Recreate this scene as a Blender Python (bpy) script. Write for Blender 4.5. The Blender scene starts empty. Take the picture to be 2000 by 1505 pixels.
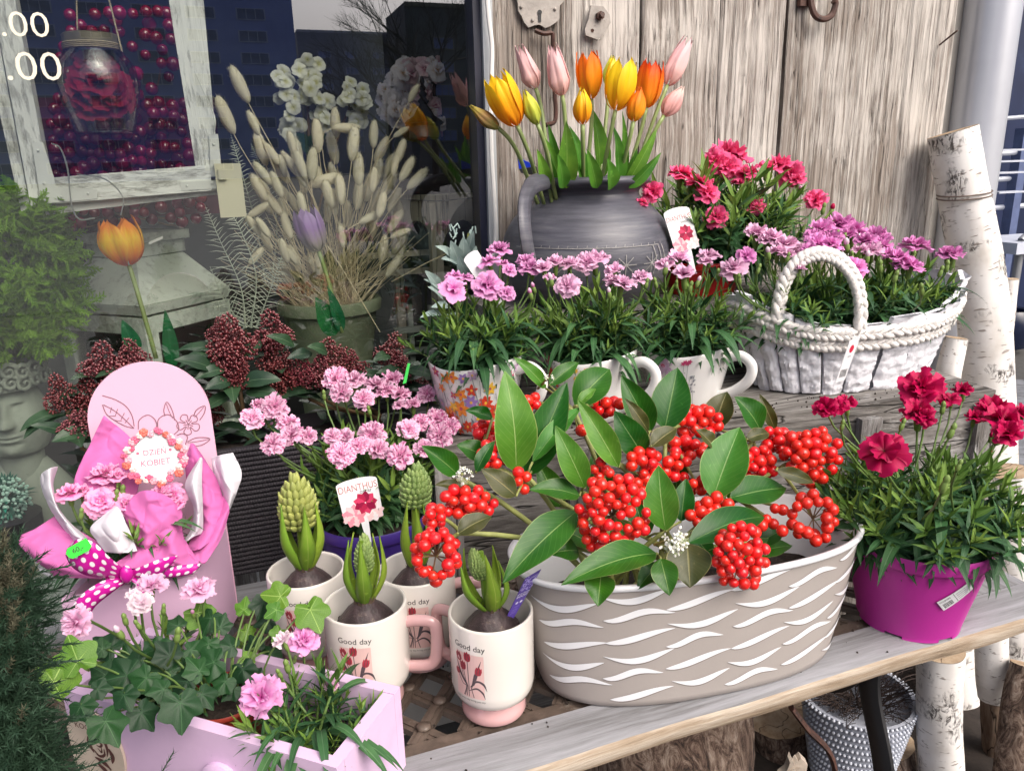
import bpy, math, random
import numpy as np
from mathutils import Vector, Matrix, noise as mn

random.seed(7)
SC = bpy.context.scene
COL = SC.collection
rad = math.radians
PI = math.pi

# ---------------------------------------------------------------- camera, sky, sun, exposure
YAW, PITCH, ROLL, FPX = 20.0, 16.0, 1.5, 1500.0
CAM = Vector((0, 0, .99))
_y, _p, _r = rad(YAW), rad(PITCH), rad(ROLL)
FW = Vector((math.sin(_y)*math.cos(_p), math.cos(_y)*math.cos(_p), -math.sin(_p)))
_rt = Vector((math.cos(_y), -math.sin(_y), 0))
_up = _rt.cross(FW)
RT = _rt*math.cos(_r) - _up*math.sin(_r)
UP = _rt*math.sin(_r) + _up*math.cos(_r)
cd = bpy.data.cameras.new('camera')
cam = bpy.data.objects.new('camera', cd)
COL.objects.link(cam)
cam.matrix_world = Matrix((
    (RT.x, UP.x, -FW.x, CAM.x), (RT.y, UP.y, -FW.y, CAM.y), (RT.z, UP.z, -FW.z, CAM.z), (0, 0, 0, 1)))
cd.sensor_width = 36.0
cd.lens = 36.0*FPX/2000.0
cd.clip_start = .05
cd.clip_end = 2000
SC.camera = cam

w = bpy.data.worlds.new('World')
SC.world = w
w.use_nodes = True
nt = w.node_tree
bg = nt.nodes['Background']
sky = nt.nodes.new('ShaderNodeTexSky')
sky.sky_type = 'NISHITA'
sky.sun_disc = False
SUN_EL, SUN_AZ = 46.0, 22.0      # sun: elevation, and degrees right of straight out from the shop front
sky.sun_elevation = rad(SUN_EL)
_sd = Vector((math.sin(rad(SUN_AZ))*math.cos(rad(SUN_EL)), -math.cos(rad(SUN_AZ))*math.cos(rad(SUN_EL)), math.sin(rad(SUN_EL))))
sky.sun_rotation = math.atan2(_sd.x, _sd.y)
sky.air_density = .6
sky.dust_density = 8.5
sky.ozone_density = 1.0
nt.links.new(sky.outputs[0], bg.inputs[0])
bg.inputs[1].default_value = .15
ld = bpy.data.lights.new('sun', 'SUN')
ld.energy = 1.2
ld.angle = rad(60)
ld.color = (1, .97, .92)
sun = bpy.data.objects.new('sun', ld)
COL.objects.link(sun)
sun.rotation_euler = _sd.to_track_quat('Z', 'Y').to_euler()
sun.location = (2, -3, 5)
SC.view_settings.view_transform = 'Standard'
SC.view_settings.look = 'None'
SC.view_settings.gamma = 1
SC.view_settings.use_curve_mapping = False
SC.view_settings.use_white_balance = True
SC.view_settings.white_balance_temperature = 6350
SC.view_settings.white_balance_tint = 8
SC.view_settings.exposure = .50
SC.cycles.max_bounces = 7
SC.cycles.transparent_max_bounces = 12
SC.cycles.use_denoising = True
SC.cycles.caustics_reflective = False
SC.cycles.caustics_refractive = False
SC.cycles.sample_clamp_indirect = 4

# ---------------------------------------------------------------- measuring helpers
def ray(px, py):
    return FW + RT*((px-1000)/FPX) + UP*((752.5-py)/FPX)
def onz(px, py, z):
    d = ray(px, py); return CAM + d*((z-CAM.z)/d.z)
def ony(px, py, y):
    d = ray(px, py); return CAM + d*((y-CAM.y)/d.y)
def proj(P):
    v = Vector(P)-CAM; z = v.dot(FW)
    return 1000+FPX*v.dot(RT)/z, 752.5-FPX*v.dot(UP)/z, z
def fit_h(P, py):
    """height above P whose image row is py"""
    lo, hi = 0, 1.0
    for _ in range(40):
        m = (lo+hi)/2
        if proj(P+Vector((0, 0, m)))[1] > py: lo = m
        else: hi = m
    return lo
def mpp(P): return proj(P)[2]/FPX
def V(*a): return Vector(a)
def lerp(a, b, t): return a+(b-a)*t
def U(a, b): return random.uniform(a, b)

# ---------------------------------------------------------------- materials
MATS = {}
class NT:
    def __init__(s, m):
        m.use_nodes = True
        s.t = m.node_tree; s.b = s.t.nodes['Principled BSDF']; s.out = s.t.nodes['Material Output']
    def n(s, ty, **k):
        x = s.t.nodes.new('ShaderNode'+ty)
        for a, v in k.items():
            if a.startswith('i_'):
                x.inputs[a[2:].replace('_', ' ')].default_value = v
            elif a.startswith('n_'):
                x.inputs[int(a[2:])].default_value = v
            else: setattr(x, a, v)
        return x
    def l(s, a, b): s.t.links.new(a, b)
    def ramp(s, fac, stops, interp='LINEAR'):
        r = s.n('ValToRGB'); r.color_ramp.interpolation = interp
        e = r.color_ramp.elements
        while len(e) > 1: e.remove(e[-1])
        e[0].position, e[0].color = stops[0][0], c4(stops[0][1])
        for p, c in stops[1:]:
            x = e.new(p); x.color = c4(c)
        s.l(fac, r.inputs[0]); return r.outputs[0]
    def noise(s, vec=None, scale=5, detail=3, rough=.55, dist=0):
        x = s.n('TexNoise'); x.inputs['Scale'].default_value = scale; x.inputs['Detail'].default_value = detail
        x.inputs['Roughness'].default_value = rough; x.inputs['Distortion'].default_value = dist
        if vec: s.l(vec, x.inputs['Vector'])
        return x.outputs['Fac']
    def map(s, vec, sc=(1, 1, 1), loc=(0, 0, 0), rot=(0, 0, 0)):
        x = s.n('Mapping'); x.inputs['Scale'].default_value = sc; x.inputs['Location'].default_value = loc
        x.inputs['Rotation'].default_value = rot
        s.l(vec, x.inputs['Vector']); return x.outputs[0]
    def mix(s, fac, a, b, mode='MIX'):
        x = s.n('Mix', data_type='RGBA', blend_type=mode)
        for i, v in ((0, fac), (6, a), (7, b)):
            if isinstance(v, (int, float)): x.inputs[i].default_value = v
            elif isinstance(v, (tuple, list)): x.inputs[i].default_value = c4(v)
            else: s.l(v, x.inputs[i])
        return x.outputs[2]
    def math(s, op, a, b=0.0, c=0.0):
        x = s.n('Math', operation=op)
        for i, v in enumerate((a, b, c)):
            if isinstance(v, (int, float)): x.inputs[i].default_value = v
            else: s.l(v, x.inputs[i])
        return x.outputs[0]
    def bump(s, h, strength=.3, dist=.002):
        x = s.n('Bump'); x.inputs['Strength'].default_value = strength; x.inputs['Distance'].default_value = dist
        s.l(h, x.inputs['Height']); s.l(x.outputs[0], s.b.inputs['Normal'])
    def sep(s, v):
        x = s.n('SeparateXYZ'); s.l(v, x.inputs[0]); return x.outputs
    def tc(s, k='Object'):
        return s.n('TexCoord').outputs[k]
def c4(c):
    return (*c, 1) if len(c) == 3 else tuple(c)
def newmat(name):
    m = bpy.data.materials.new(name); MATS[name] = m
    return m, NT(m)
def translucent(t, col_socket_or_col, amt):
    tr = t.n('BsdfTranslucent')
    if isinstance(col_socket_or_col, (tuple, list)): tr.inputs[0].default_value = c4(col_socket_or_col)
    else: t.l(col_socket_or_col, tr.inputs[0])
    mx = t.n('MixShader'); mx.inputs[0].default_value = amt
    t.l(t.b.outputs[0], mx.inputs[1]); t.l(tr.outputs[0], mx.inputs[2]); t.l(mx.outputs[0], t.out.inputs[0])
def plain(name, col, rough=.5, var=.12, scale=30, bump=0, bscale=60, metal=0, trans=0, rnd=0, dirt=None, spec=.5, coat=0):
    if name in MATS: return MATS[name]
    m, t = newmat(name)
    o = t.tc()
    nz = t.noise(o, scale, 4)
    a = tuple(max(0, x*(1-var)) for x in col); b = tuple(min(1, x*(1+var)) for x in col)
    c = t.ramp(nz, [(.3, a), (.7, b)])
    if dirt:
        d = t.ramp(t.noise(o, dirt[1], 5, .7), [(dirt[2], (0, 0, 0)), (dirt[2]+.12, (1, 1, 1))])
        c = t.mix(d, c, dirt[0])
    if rnd:
        oi = t.n('ObjectInfo'); hs = t.n('HueSaturation')
        t.l(t.math('MULTIPLY_ADD', oi.outputs['Random'], rnd*2, 1-rnd), hs.inputs['Value'])
        t.l(t.math('MULTIPLY_ADD', oi.outputs['Random'], -rnd*.12, .5+rnd*.06), hs.inputs['Hue'])
        t.l(c, hs.inputs['Color']); c = hs.outputs[0]
    t.l(c, t.b.inputs['Base Color'])
    t.b.inputs['Roughness'].default_value = rough
    t.b.inputs['Metallic'].default_value = metal
    t.b.inputs['Specular IOR Level'].default_value = spec
    if coat:
        t.b.inputs['Coat Weight'].default_value = coat; t.b.inputs['Coat Roughness'].default_value = .06
    if bump: t.bump(t.noise(o, bscale, 5, .6), bump, .002)
    if trans: translucent(t, c, trans)
    return m
def wood(name, axis, dark, mid, light, fine=90, long=3.0, paint=None, pamt=.5, bump=.6, crack=True):
    """grain runs along axis (0,1,2) in object space"""
    m, t = newmat(name)
    sc = [fine]*3; sc[axis] = long
    sc2 = [fine*.18]*3; sc2[axis] = long*.35
    o = t.tc()
    warp = t.n('VectorMath', operation='ADD')
    nn = t.n('TexNoise'); nn.inputs['Scale'].default_value = 3.5; nn.inputs['Detail'].default_value = 2
    t.l(o, nn.inputs['Vector'])
    vs = t.n('VectorMath', operation='SCALE'); vs.inputs['Scale'].default_value = .022
    t.l(nn.outputs['Color'], vs.inputs[0]); t.l(o, warp.inputs[0]); t.l(vs.outputs[0], warp.inputs[1])
    o2 = warp.outputs[0]
    g1 = t.noise(t.map(o2, sc), 1, 6, .7); g2 = t.noise(t.map(o2, sc2), 1, 3, .6)
    g = t.math('ADD', t.math('MULTIPLY', g1, .6), t.math('MULTIPLY', g2, .4))
    c = t.ramp(g, [(.34, dark), (.46, mid), (.62, light)])
    h = g
    if crack:
        sc3 = [fine*.4]*3; sc3[axis] = long*.3
        cr = t.noise(t.map(o2, sc3, (3, 1, 2)), 1, 2, .5)
        ck = t.ramp(t.math('ABSOLUTE', t.math('SUBTRACT', cr, .5)), [(.0, (0, 0, 0)), (.016, (1, 1, 1))])
        c = t.mix(ck, tuple(x*.32 for x in dark), c)
        h = t.math('MULTIPLY_ADD', ck, .5, g)
    if paint:
        sc4 = [fine*.6]*3; sc4[axis] = long*3
        pn = t.math('ADD', t.math('MULTIPLY', t.noise(t.map(o2, sc4, (5, 5, 5)), 1, 6, .75), .55), t.math('MULTIPLY', t.noise(o, 5, 3), .45))
        pf = t.ramp(pn, [(1-pamt-.04, (0, 0, 0)), (1-pamt+.05, (1, 1, 1))])
        c = t.mix(pf, c, paint)
        h = t.math('MULTIPLY_ADD', pf, .25, h)
    t.l(c, t.b.inputs['Base Color'])
    t.b.inputs['Roughness'].default_value = .8
    t.b.inputs['Specular IOR Level'].default_value = .25
    t.bump(h, bump, .004)
    return m
def leafmat(name, dark, light, rib, rough=.35, trans=.15, margin=None, ribw=.035, vein=.25, rnd=.15):
    """UV: u across, v along"""
    m, t = newmat(name)
    uv = t.tc('UV'); s = t.sep(uv)
    nz = t.noise(t.tc(), 40, 4)
    c = t.ramp(nz, [(.3, dark), (.75, light)])
    c = t.mix(t.math('MULTIPLY', t.ramp(t.noise(t.tc(), 160, 2, .5), [(.68, (0, 0, 0)), (.74, (1, 1, 1))]), .35), c, tuple(min(1, x*1.9+.03) for x in light))
    c = t.mix(t.math('MULTIPLY', t.noise(t.tc(), 13, 2), .55), c, tuple(x*.55 for x in dark))
    du = t.math('ABSOLUTE', t.math('SUBTRACT', s[0], .5))
    # side veins
    wv = t.math('SINE', t.math('MULTIPLY', t.math('SUBTRACT', s[1], t.math('MULTIPLY', du, .55)), 75))
    vf = t.ramp(wv, [(.93, (0, 0, 0)), (1, (1, 1, 1))])
    c = t.mix(t.math('MULTIPLY', vf, vein), c, rib)
    rf = t.ramp(du, [(0, (1, 1, 1)), (ribw*.5, (1, 1, 1)), (ribw, (0, 0, 0))])
    c = t.mix(t.math('MULTIPLY', rf, .8), c, rib)
    if margin:
        mf = t.math('MULTIPLY', t.ramp(du, [(.475, (0, 0, 0)), (.492, (1, 1, 1))]), .6)
        c = t.mix(mf, c, margin)
    oi = t.n('ObjectInfo'); hs = t.n('HueSaturation')
    t.l(t.math('MULTIPLY_ADD', oi.outputs['Random'], rnd*2, 1-rnd), hs.inputs['Value'])
    t.l(t.math('MULTIPLY_ADD', oi.outputs['Random'], -.03, .515), hs.inputs['Hue'])
    t.l(c, hs.inputs['Color']); c = hs.outputs[0]
    t.l(c, t.b.inputs['Base Color']); t.b.inputs['Roughness'].default_value = rough+.08; t.b.inputs['Specular IOR Level'].default_value = .32
    hh = t.math('SUBTRACT', t.math('MULTIPLY', nz, .3), t.math('MULTIPLY', rf, .5))
    t.bump(hh, .35, .0015)
    if trans: translucent(t, c, trans)
    return m
def petalmat(name, edge, mid, center, streak=.35, rough=.5, trans=.25, c0=.05, c1=.55, rnd=.12, stripe=None):
    m, t = newmat(name)
    s = t.sep(t.tc('UV'))
    cx = t.n('CombineXYZ'); oi = t.n('ObjectInfo')
    t.l(t.math('MULTIPLY', s[0], 7), cx.inputs[0]); t.l(t.math('MULTIPLY', s[1], 1.6), cx.inputs[1])
    t.l(t.math('MULTIPLY', oi.outputs['Random'], 40), cx.inputs[2])
    nz = t.noise(cx.outputs[0], 1.3, 3, .6)
    v = t.math('ADD', s[1], t.math('MULTIPLY', t.math('SUBTRACT', nz, .5), streak*2))
    c = t.ramp(v, [(c0, center), (c1, mid), (min(1, c1+.3), edge)])
    if stripe:
        f = t.ramp(nz, [(.53, (0, 0, 0)), (.58, (1, 1, 1))])
        c = t.mix(t.math('MULTIPLY', f, .85), c, stripe)
    hs = t.n('HueSaturation')
    t.l(t.math('MULTIPLY_ADD', oi.outputs['Random'], rnd*2, 1-rnd), hs.inputs['Value'])
    t.l(c, hs.inputs['Color']); c = hs.outputs[0]
    t.l(c, t.b.inputs['Base Color']); t.b.inputs['Roughness'].default_value = rough
    t.b.inputs['Specular IOR Level'].default_value = .25
    if trans: translucent(t, c, trans)
    return m

# ---------------------------------------------------------------- mesh building
WL = {}
class MB:
    def __init__(s): s.v = []; s.f = []; s.m = []; s.uv = []
    def add(s, vs, fs, mi=0, uvs=None):
        b = len(s.v)
        s.v += [tuple(x) for x in vs]
        s.uv += list(uvs) if uvs is not None else [(x[0], x[2]) for x in vs]
        for f in fs: s.f.append(tuple(i+b for i in f)); s.m.append(mi)
        return s
    def grid(s, fn, nu, nv, mi=0, flip=False):
        vs, uvs = [], []
        for j in range(nv+1):
            for i in range(nu+1):
                p, q = fn(i/nu, j/nv); vs.append(p); uvs.append(q)
        W = nu+1
        fs = []
        for j in range(nv):
            for i in range(nu):
                a = j*W+i; f = (a, a+1, a+1+W, a+W)
                fs.append(f[::-1] if flip else f)
        return s.add(vs, fs, mi, uvs)
    def box(s, c, d, mi=0, M=None):
        x, y, z = d[0]/2, d[1]/2, d[2]/2
        P = [(-x, -y, -z), (x, -y, -z), (x, y, -z), (-x, y, -z), (-x, -y, z), (x, -y, z), (x, y, z), (-x, y, z)]
        P = [Vector(p) for p in P]
        if M: P = [M @ p for p in P]
        P = [p+Vector(c) for p in P]
        return s.add(P, [(0, 3, 2, 1), (4, 5, 6, 7), (0, 1, 5, 4), (1, 2, 6, 5), (2, 3, 7, 6), (3, 0, 4, 7)], mi)
    def prism(s, poly, d, mi=0, side=None):
        """poly: list of 3D points (one face); d: extrusion vector"""
        n = len(poly); P = [Vector(p) for p in poly]; Q = [p+Vector(d) for p in P]
        fs = [tuple(range(n))[::-1], tuple(range(n, 2*n))]
        s.add(P+Q, fs, mi)
        b = len(s.v)-2*n
        for i in range(n):
            j = (i+1) % n
            s.f.append((b+i, b+j, b+n+j, b+n+i)); s.m.append(mi if side is None else side)
        return s
    def tube(s, pts, r, seg=8, mi=0, cap=True, flat=1.0, up=None):
        pts = [Vector(p) for p in pts]; n = len(pts)
        if not isinstance(r, (list, tuple)): r = [r]*n
        vs, uvs = [], []
        nrm = None; L = 0
        for i, p in enumerate(pts):
            t = (pts[min(i+1, n-1)]-pts[max(i-1, 0)])
            if t.length < 1e-9: t = Vector((0, 0, 1))
            t.normalize()
            if nrm is None:
                a = Vector(up) if up else (Vector((0, 0, 1)) if abs(t.z) < .9 else Vector((1, 0, 0)))
                nrm = (a - t*a.dot(t)).normalized()
            else:
                nrm = (nrm - t*nrm.dot(t))
                nrm = nrm.normalized() if nrm.length > 1e-6 else t.orthogonal().normalized()
            bn = t.cross(nrm)
            if i: L += (pts[i]-pts[i-1]).length
            for k in range(seg+1):
                a = 2*PI*k/seg
                vs.append(p + nrm*(math.cos(a)*r[i]*flat) + bn*(math.sin(a)*r[i]))
                uvs.append((k/seg, L))
        W = seg+1; fs = []
        for j in range(n-1):
            for k in range(seg):
                a = j*W+k; fs.append((a, a+1, a+1+W, a+W))
        if cap:
            fs.append(tuple(range(seg))[::-1]); fs.append(tuple((n-1)*W+k for k in range(seg)))
        return s.add(vs, fs, mi, uvs)
    def lathe(s, prof, seg=40, c=(0, 0, 0), mi=0, sx=1, sy=1, wob=None):
        """prof: list of (r, z) bottom-outside to top, normals outwards when z increases"""
        c = Vector(c); vs = []; uvs = []; L = 0
        for i, (r, z) in enumerate(prof):
            if i: L += math.hypot(r-prof[i-1][0], z-prof[i-1][1])
            for k in range(seg+1):
                a = 2*PI*k/seg
                rr = r*(wob(a, z) if wob else 1)
                vs.append(c+Vector((math.cos(a)*rr*sx, math.sin(a)*rr*sy, z))); uvs.append((k/seg, L))
        W = seg+1
        fs = [(j*W+k, j*W+k+1, j*W+k+1+W, j*W+k+W) for j in range(len(prof)-1) for k in range(seg)]
        return s.add(vs, fs, mi, uvs)
    def blob(s, c, r, seg=10, rings=7, mi=0, axis=None, wob=0):
        c = Vector(c); r = Vector(r) if not isinstance(r, (int, float)) else Vector((r, r, r))
        Mx = Vector(axis).to_track_quat('Z', 'Y').to_matrix() if axis is not None else None
        vs, uvs = [], []
        for j in range(rings+1):
            t = PI*j/rings
            for k in range(seg+1):
                a = 2*PI*k/seg
                p = Vector((math.sin(t)*math.cos(a)*r.x, math.sin(t)*math.sin(a)*r.y, -math.cos(t)*r.z))
                if wob: p *= 1+wob*mn.noise(p*(2.2/max(r)) + c*7)
                if Mx: p = Mx @ p
                vs.append(p+c); uvs.append((k/seg, j/rings))
        W = seg+1
        fs = [(j*W+k, j*W+k+1, j*W+k+1+W, j*W+k+W) for j in range(rings) for k in range(seg)]
        return s.add(vs, fs, mi, uvs)
    def xf(s, M):
        s.v = [tuple(M @ Vector(p)) for p in s.v]; return s
    def join(s, o, M=None, mi=None):
        b = len(s.v)
        s.v += [tuple(M @ Vector(p)) for p in o.v] if M else o.v
        s.uv += o.uv
        s.f += [tuple(i+b for i in f) for f in o.f]
        s.m += o.m if mi is None else [mi]*len(o.m)
        return s
    def mesh(s, name, mats, smooth=True, off=(0, 0, 0)):
        me = bpy.data.meshes.new(name)
        ox, oy, oz = off
        me.from_pydata([(x-ox, y-oy, z-oz) for x, y, z in s.v], [], s.f)
        if not isinstance(mats, (list, tuple)): mats = [mats]
        for m in mats: me.materials.append(m)
        if len(mats) > 1: me.polygons.foreach_set('material_index', s.m)
        uvl = me.uv_layers.new(name='UVMap')
        li = np.empty(len(me.loops), dtype=np.int32); me.loops.foreach_get('vertex_index', li)
        uvl.data.foreach_set('uv', np.array([(q[0], q[1]) for q in s.uv], dtype=np.float32)[li].ravel())
        if smooth is True: me.polygons.foreach_set('use_smooth', [True]*len(me.polygons))
        elif smooth:
            me.polygons.foreach_set('use_smooth', [True]*len(me.polygons))
            me.set_sharp_from_angle(angle=rad(smooth))
        me.update()
        return me
    def build(s, name, mats, parent=None, smooth=40, loc=None, **tags):
        off = WL[parent] if parent else (Vector(loc) if loc is not None else Vector((0, 0, 0)))
        me = s.mesh(name, mats, smooth, off)
        o = bpy.data.objects.new(name, me); COL.objects.link(o)
        if parent: o.parent = parent
        else: o.location = off
        WL[o] = Vector(off)
        for k, v in tags.items(): o[k] = v
        return o
def thing(name, label, cat, loc, group=None):
    o = bpy.data.objects.new(name, None); COL.objects.link(o)
    o.empty_display_size = .02
    o.location = loc; WL[o] = Vector(loc)
    o['label'] = label; o['category'] = cat
    if group: o['group'] = group
    return o
def inst(name, me, parent, M, **tags):
    o = bpy.data.objects.new(name, me); COL.objects.link(o)
    o.parent = parent
    o.matrix_basis = Matrix.Translation(-WL[parent]) @ M
    WL[o] = None
    for k, v in tags.items(): o[k] = v
    return o
def frame(pos, z, scale=1.0, spin=None, y=None):
    """matrix with +Z along z"""
    q = Vector(z).to_track_quat('Z', 'Y').to_matrix().to_4x4()
    if spin is None: spin = U(0, 2*PI)
    S = Matrix.Diagonal((*((scale,)*3 if isinstance(scale, (int, float)) else scale), 1))
    return Matrix.Translation(Vector(pos)) @ q @ Matrix.Rotation(spin, 4, 'Z') @ S
def basis(pos, x, z, scale=1.0):
    z = Vector(z).normalized(); x = Vector(x); x = (x-z*x.dot(z)).normalized(); y = z.cross(x)
    M = Matrix(((x.x, y.x, z.x, pos[0]), (x.y, y.y, z.y, pos[1]), (x.z, y.z, z.z, pos[2]), (0, 0, 0, 1)))
    return M @ Matrix.Diagonal((scale, scale, scale, 1))
def bez(a, b, c, d, n):
    a, b, c, d = map(Vector, (a, b, c, d)); out = []
    for i in range(n+1):
        t = i/n; u = 1-t
        out.append(a*u**3 + b*3*u*u*t + c*3*u*t*t + d*t**3)
    return out
def smooth_path(pts, n=6):
    """Catmull-Rom through pts"""
    P = [Vector(p) for p in pts]; P = [P[0]*2-P[1]] + P + [P[-1]*2-P[-2]]
    out = []
    for i in range(1, len(P)-2):
        for k in range(n):
            t = k/n
            out.append(.5*((2*P[i]) + (P[i+1]-P[i-1])*t + (2*P[i-1]-5*P[i]+4*P[i+1]-P[i+2])*t*t + (3*P[i]-P[i-1]-3*P[i+1]+P[i+2])*t**3))
    out.append(P[-2]); return out
_tx = {}
def text2d(txt, size, bold=0.0):
    """letter outlines as flat mesh data (x right, y up), size = cap height, centred in x"""
    key = (txt, bold)
    if key not in _tx:
        cu = bpy.data.curves.new('t', 'FONT'); cu.body = txt; cu.size = 1; cu.offset = bold; cu.resolution_u = 3
        cu.align_x = 'CENTER'
        ob = bpy.data.objects.new('t', cu); COL.objects.link(ob)
        dg = bpy.context.evaluated_depsgraph_get()
        me = bpy.data.meshes.new_from_object(ob.evaluated_get(dg))
        vs = [tuple(v.co[:2]) for v in me.vertices]; fs = [tuple(p.vertices) for p in me.polygons]
        bpy.data.objects.remove(ob); bpy.data.curves.remove(cu); bpy.data.meshes.remove(me)
        _tx[key] = (vs, fs)
    vs, fs = _tx[key]
    k = size/.72
    return [(x*k, y*k) for x, y in vs], fs
def stroke(pts, wd):
    """2D line of width wd (or list) -> verts, faces"""
    n = len(pts); vs = []
    if not isinstance(wd, (list, tuple)): wd = [wd]*n
    for i in range(n):
        a = pts[max(i-1, 0)]; b = pts[min(i+1, n-1)]
        dx, dy = b[0]-a[0], b[1]-a[1]; L = math.hypot(dx, dy) or 1
        nx, ny = -dy/L*wd[i]/2, dx/L*wd[i]/2
        vs += [(pts[i][0]+nx, pts[i][1]+ny), (pts[i][0]-nx, pts[i][1]-ny)]
    return vs, [(2*i, 2*i+1, 2*i+3, 2*i+2) for i in range(n-1)]
def leaf2d(base, tip, wd, n=6, bulge=.45):
    """simple pointed leaf / petal outline as a 2D strip"""
    bx, by = base; tx, ty = tip; P = []; W = []
    for i in range(n+1):
        t = i/n; P.append((lerp(bx, tx, t), lerp(by, ty, t)))
        W.append(max(wd*math.sin(PI*t**(.5/bulge if bulge > .5 else 1))**.8 if 0 < t < 1 else wd*.04, 1e-5))
    return stroke(P, W)
class Decal:
    """flat print on a curved or flat surface: fn(a, b) -> 3D point; parts collected per colour"""
    def __init__(s, fn): s.fn = fn; s.mb = MB(); s.cols = []; s.lift = 0
    def add(s, vf, mat):
        vs, fs = vf
        if mat not in s.cols: s.cols.append(mat)
        s.lift += 1
        s.mb.add([s.fn(a, b, s.lift % 40) for a, b in vs], fs, s.cols.index(mat))
    def build(s, name, parent, **k):
        if s.cols: return s.mb.build(name, s.cols, parent, smooth=False, **k)

# ================================================================ STRUCTURE
ZB, ZS, ZR = .45, .645, .765      # bench top, crate top, riser top
YW = 1.36                         # shop front
GZ = -.15                         # ground level

# ---- materials of the setting
grey_pave = plain('paver_grey', (.16, .165, .18), .85, .25, 25, .4, 120, rnd=.12)
ground_m = plain('ground_asphalt', (.05, .05, .05), .9, .3, 6, .5, 80)
road_m = plain('asphalt', (.06, .06, .062), .9, .25, 8, .4, 200)
door_wood = wood('weathered_door_wood', 2, (.07, .054, .044), (.215, .18, .152), (.41, .365, .325), 260, 1.8, (.56, .52, .475), .49, 1.0)
door_wood2 = wood('pale_door_wood', 2, (.085, .066, .054), (.25, .212, .183), (.45, .405, .37), 230, 1.4, (.58, .54, .495), .51, 1.0)
bench_wood = wood('silvered_bench_wood', 0, (.13, .125, .125), (.215, .215, .225), (.30, .30, .32), 150, 7, None, 0, .5, False)
bench_edge = wood('sawn_bench_edge', 0, (.16, .115, .075), (.34, .265, .19), (.52, .45, .37), 170, 9, None, 0, .8, False)
bench_wood_y = wood('silvered_end_wood', 1, (.13, .125, .125), (.215, .215, .225), (.30, .30, .32), 150, 7, None, 0, .5, False)
crate_wood = wood('old_crate_wood', 0, (.045, .04, .036), (.13, .12, .11), (.30, .285, .27), 90, 4, (.42, .41, .40), .40, .9)
crate_wood_z = wood('old_crate_wood_upright', 2, (.045, .04, .036), (.14, .13, .12), (.32, .30, .29), 90, 4, (.42, .41, .40), .45, .9)
iron = plain('painted_iron', (.10, .075, .06), .45, .35, 60, .35, 160, spec=.5, dirt=((.22, .19, .16), 40, .6))
black_iron = plain('black_iron', (.012, .012, .014), .45, .2, 30, .15, 90)
rust = plain('rusty_iron', (.075, .032, .022), .6, .4, 50, .6, 150, dirt=((.02, .012, .01), 60, .55))
pale_metal = plain('limed_metal', (.34, .31, .28), .6, .25, 35, .7, 90, dirt=((.12, .08, .055), 45, .58))
room_dark = plain('shop_wall_paint', (.06, .07, .065), .8, .3, 4)
room_floor = plain('shop_floor', (.05, .05, .045), .7, .3, 5)
frame_dark = plain('window_frame_dark', (.012, .014, .03), .35, .2, 20)
frame_grey = plain('window_frame_grey', (.42, .44, .46), .4, .08, 20)
cable_white = plain('white_cable', (.75, .74, .72), .4, .05)
render_m = plain('facade_render', (.36, .34, .31), .9, .12, 5, .3, 100)

def strip_plane(name, x0, x1, y0, y1, z, mat, nx=1, ny=1):
    mb = MB(); mb.grid(lambda u, v: ((lerp(x0, x1, u), lerp(y0, y1, v), z), (u, v)), nx, ny)
    o = mb.build(name, mat); o['kind'] = 'structure'; return o
strip_plane('ground', -300, 300, -400, 300, GZ-.02, ground_m)
strip_plane('road', -200, 200, -14, -5, GZ-.016, road_m)

# pavers beside the shop, herringbone-free running bond
pav = strip_plane('pavement', -4, 12, -4.9, 9, GZ-.012, plain('joint_sand', (.07, .068, .065), .95, .2, 60))
pm = MB(); pm.box((0, 0, 0), (.196, .096, .03)); paver_me = pm.mesh('paver', [grey_pave], False)
for j in range(19):
    for i in range(9):
        a = rad(-28)
        lx, ly = i*.2+(j % 2)*.1-.3, j*.1
        X = 2.35+lx*math.cos(a)-ly*math.sin(a); Y = 1.3+lx*math.sin(a)+ly*math.cos(a)
        if X < 1.9: continue
        M = Matrix.Translation((X, Y, GZ+.004+U(-.002, .002))) @ Matrix.Rotation(a, 4, 'Z')
        o = bpy.data.objects.new('paver', paver_me); COL.objects.link(o); o.parent = pav; o.matrix_basis = M
# pavers seen through the bench lattice and below it
for j in range(8):
    for i in range(6):
        M = Matrix.Translation((-.85+i*.2+(j % 2)*.1, .4+j*.1, GZ+.004+U(-.002, .002)))
        o = bpy.data.objects.new('paver', paver_me); COL.objects.link(o); o.parent = pav; o.matrix_basis = M

strip_plane('bench_shade_sheet', .38, 1.75, .35, 1.5, GZ-.0, plain('painted_bench_shade', (.022, .016, .013), .95, .5, 30, .8, 90))  # dark sheet added to stand for the shade under the bench
# ---- shop front: walls, room behind the window
GX = ony(926, 300, YW).x
shop = thing('shop_building', 'shop front wall with the display window, its dim room and dark window frame', 'building', (0, YW, 0))
mb = MB()
mb.box((-3.1, YW+.1, 1.4), (3.2, .2, 3.2)); mb.box((.95, YW+.10, 3.0), (5.0, .2, 1.2)); mb.box((-.5, YW+.1, -.01), (2.0, .2, .30))
mb.box((1.10, YW+.12, 1.12), (1.20, .15, 2.56))
mb.build('wall', render_m, shop)
mb = MB()
mb.box((-.5, 3.0, 1.3), (2.4, .05, 2.6)); mb.box((-1.62, 2.2, 1.3), (.05, 1.6, 2.6)); mb.box((.62, 2.2, 1.3), (.05, 1.3, 2.6)); mb.box((-.5, 2.2, 2.62), (2.4, 1.7, .05))
mb.build('room_wall', room_dark, shop)
MB().box((-.5, 2.2, .12), (2.2, 1.62, .05)).build('display_floor', room_floor, shop)
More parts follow.
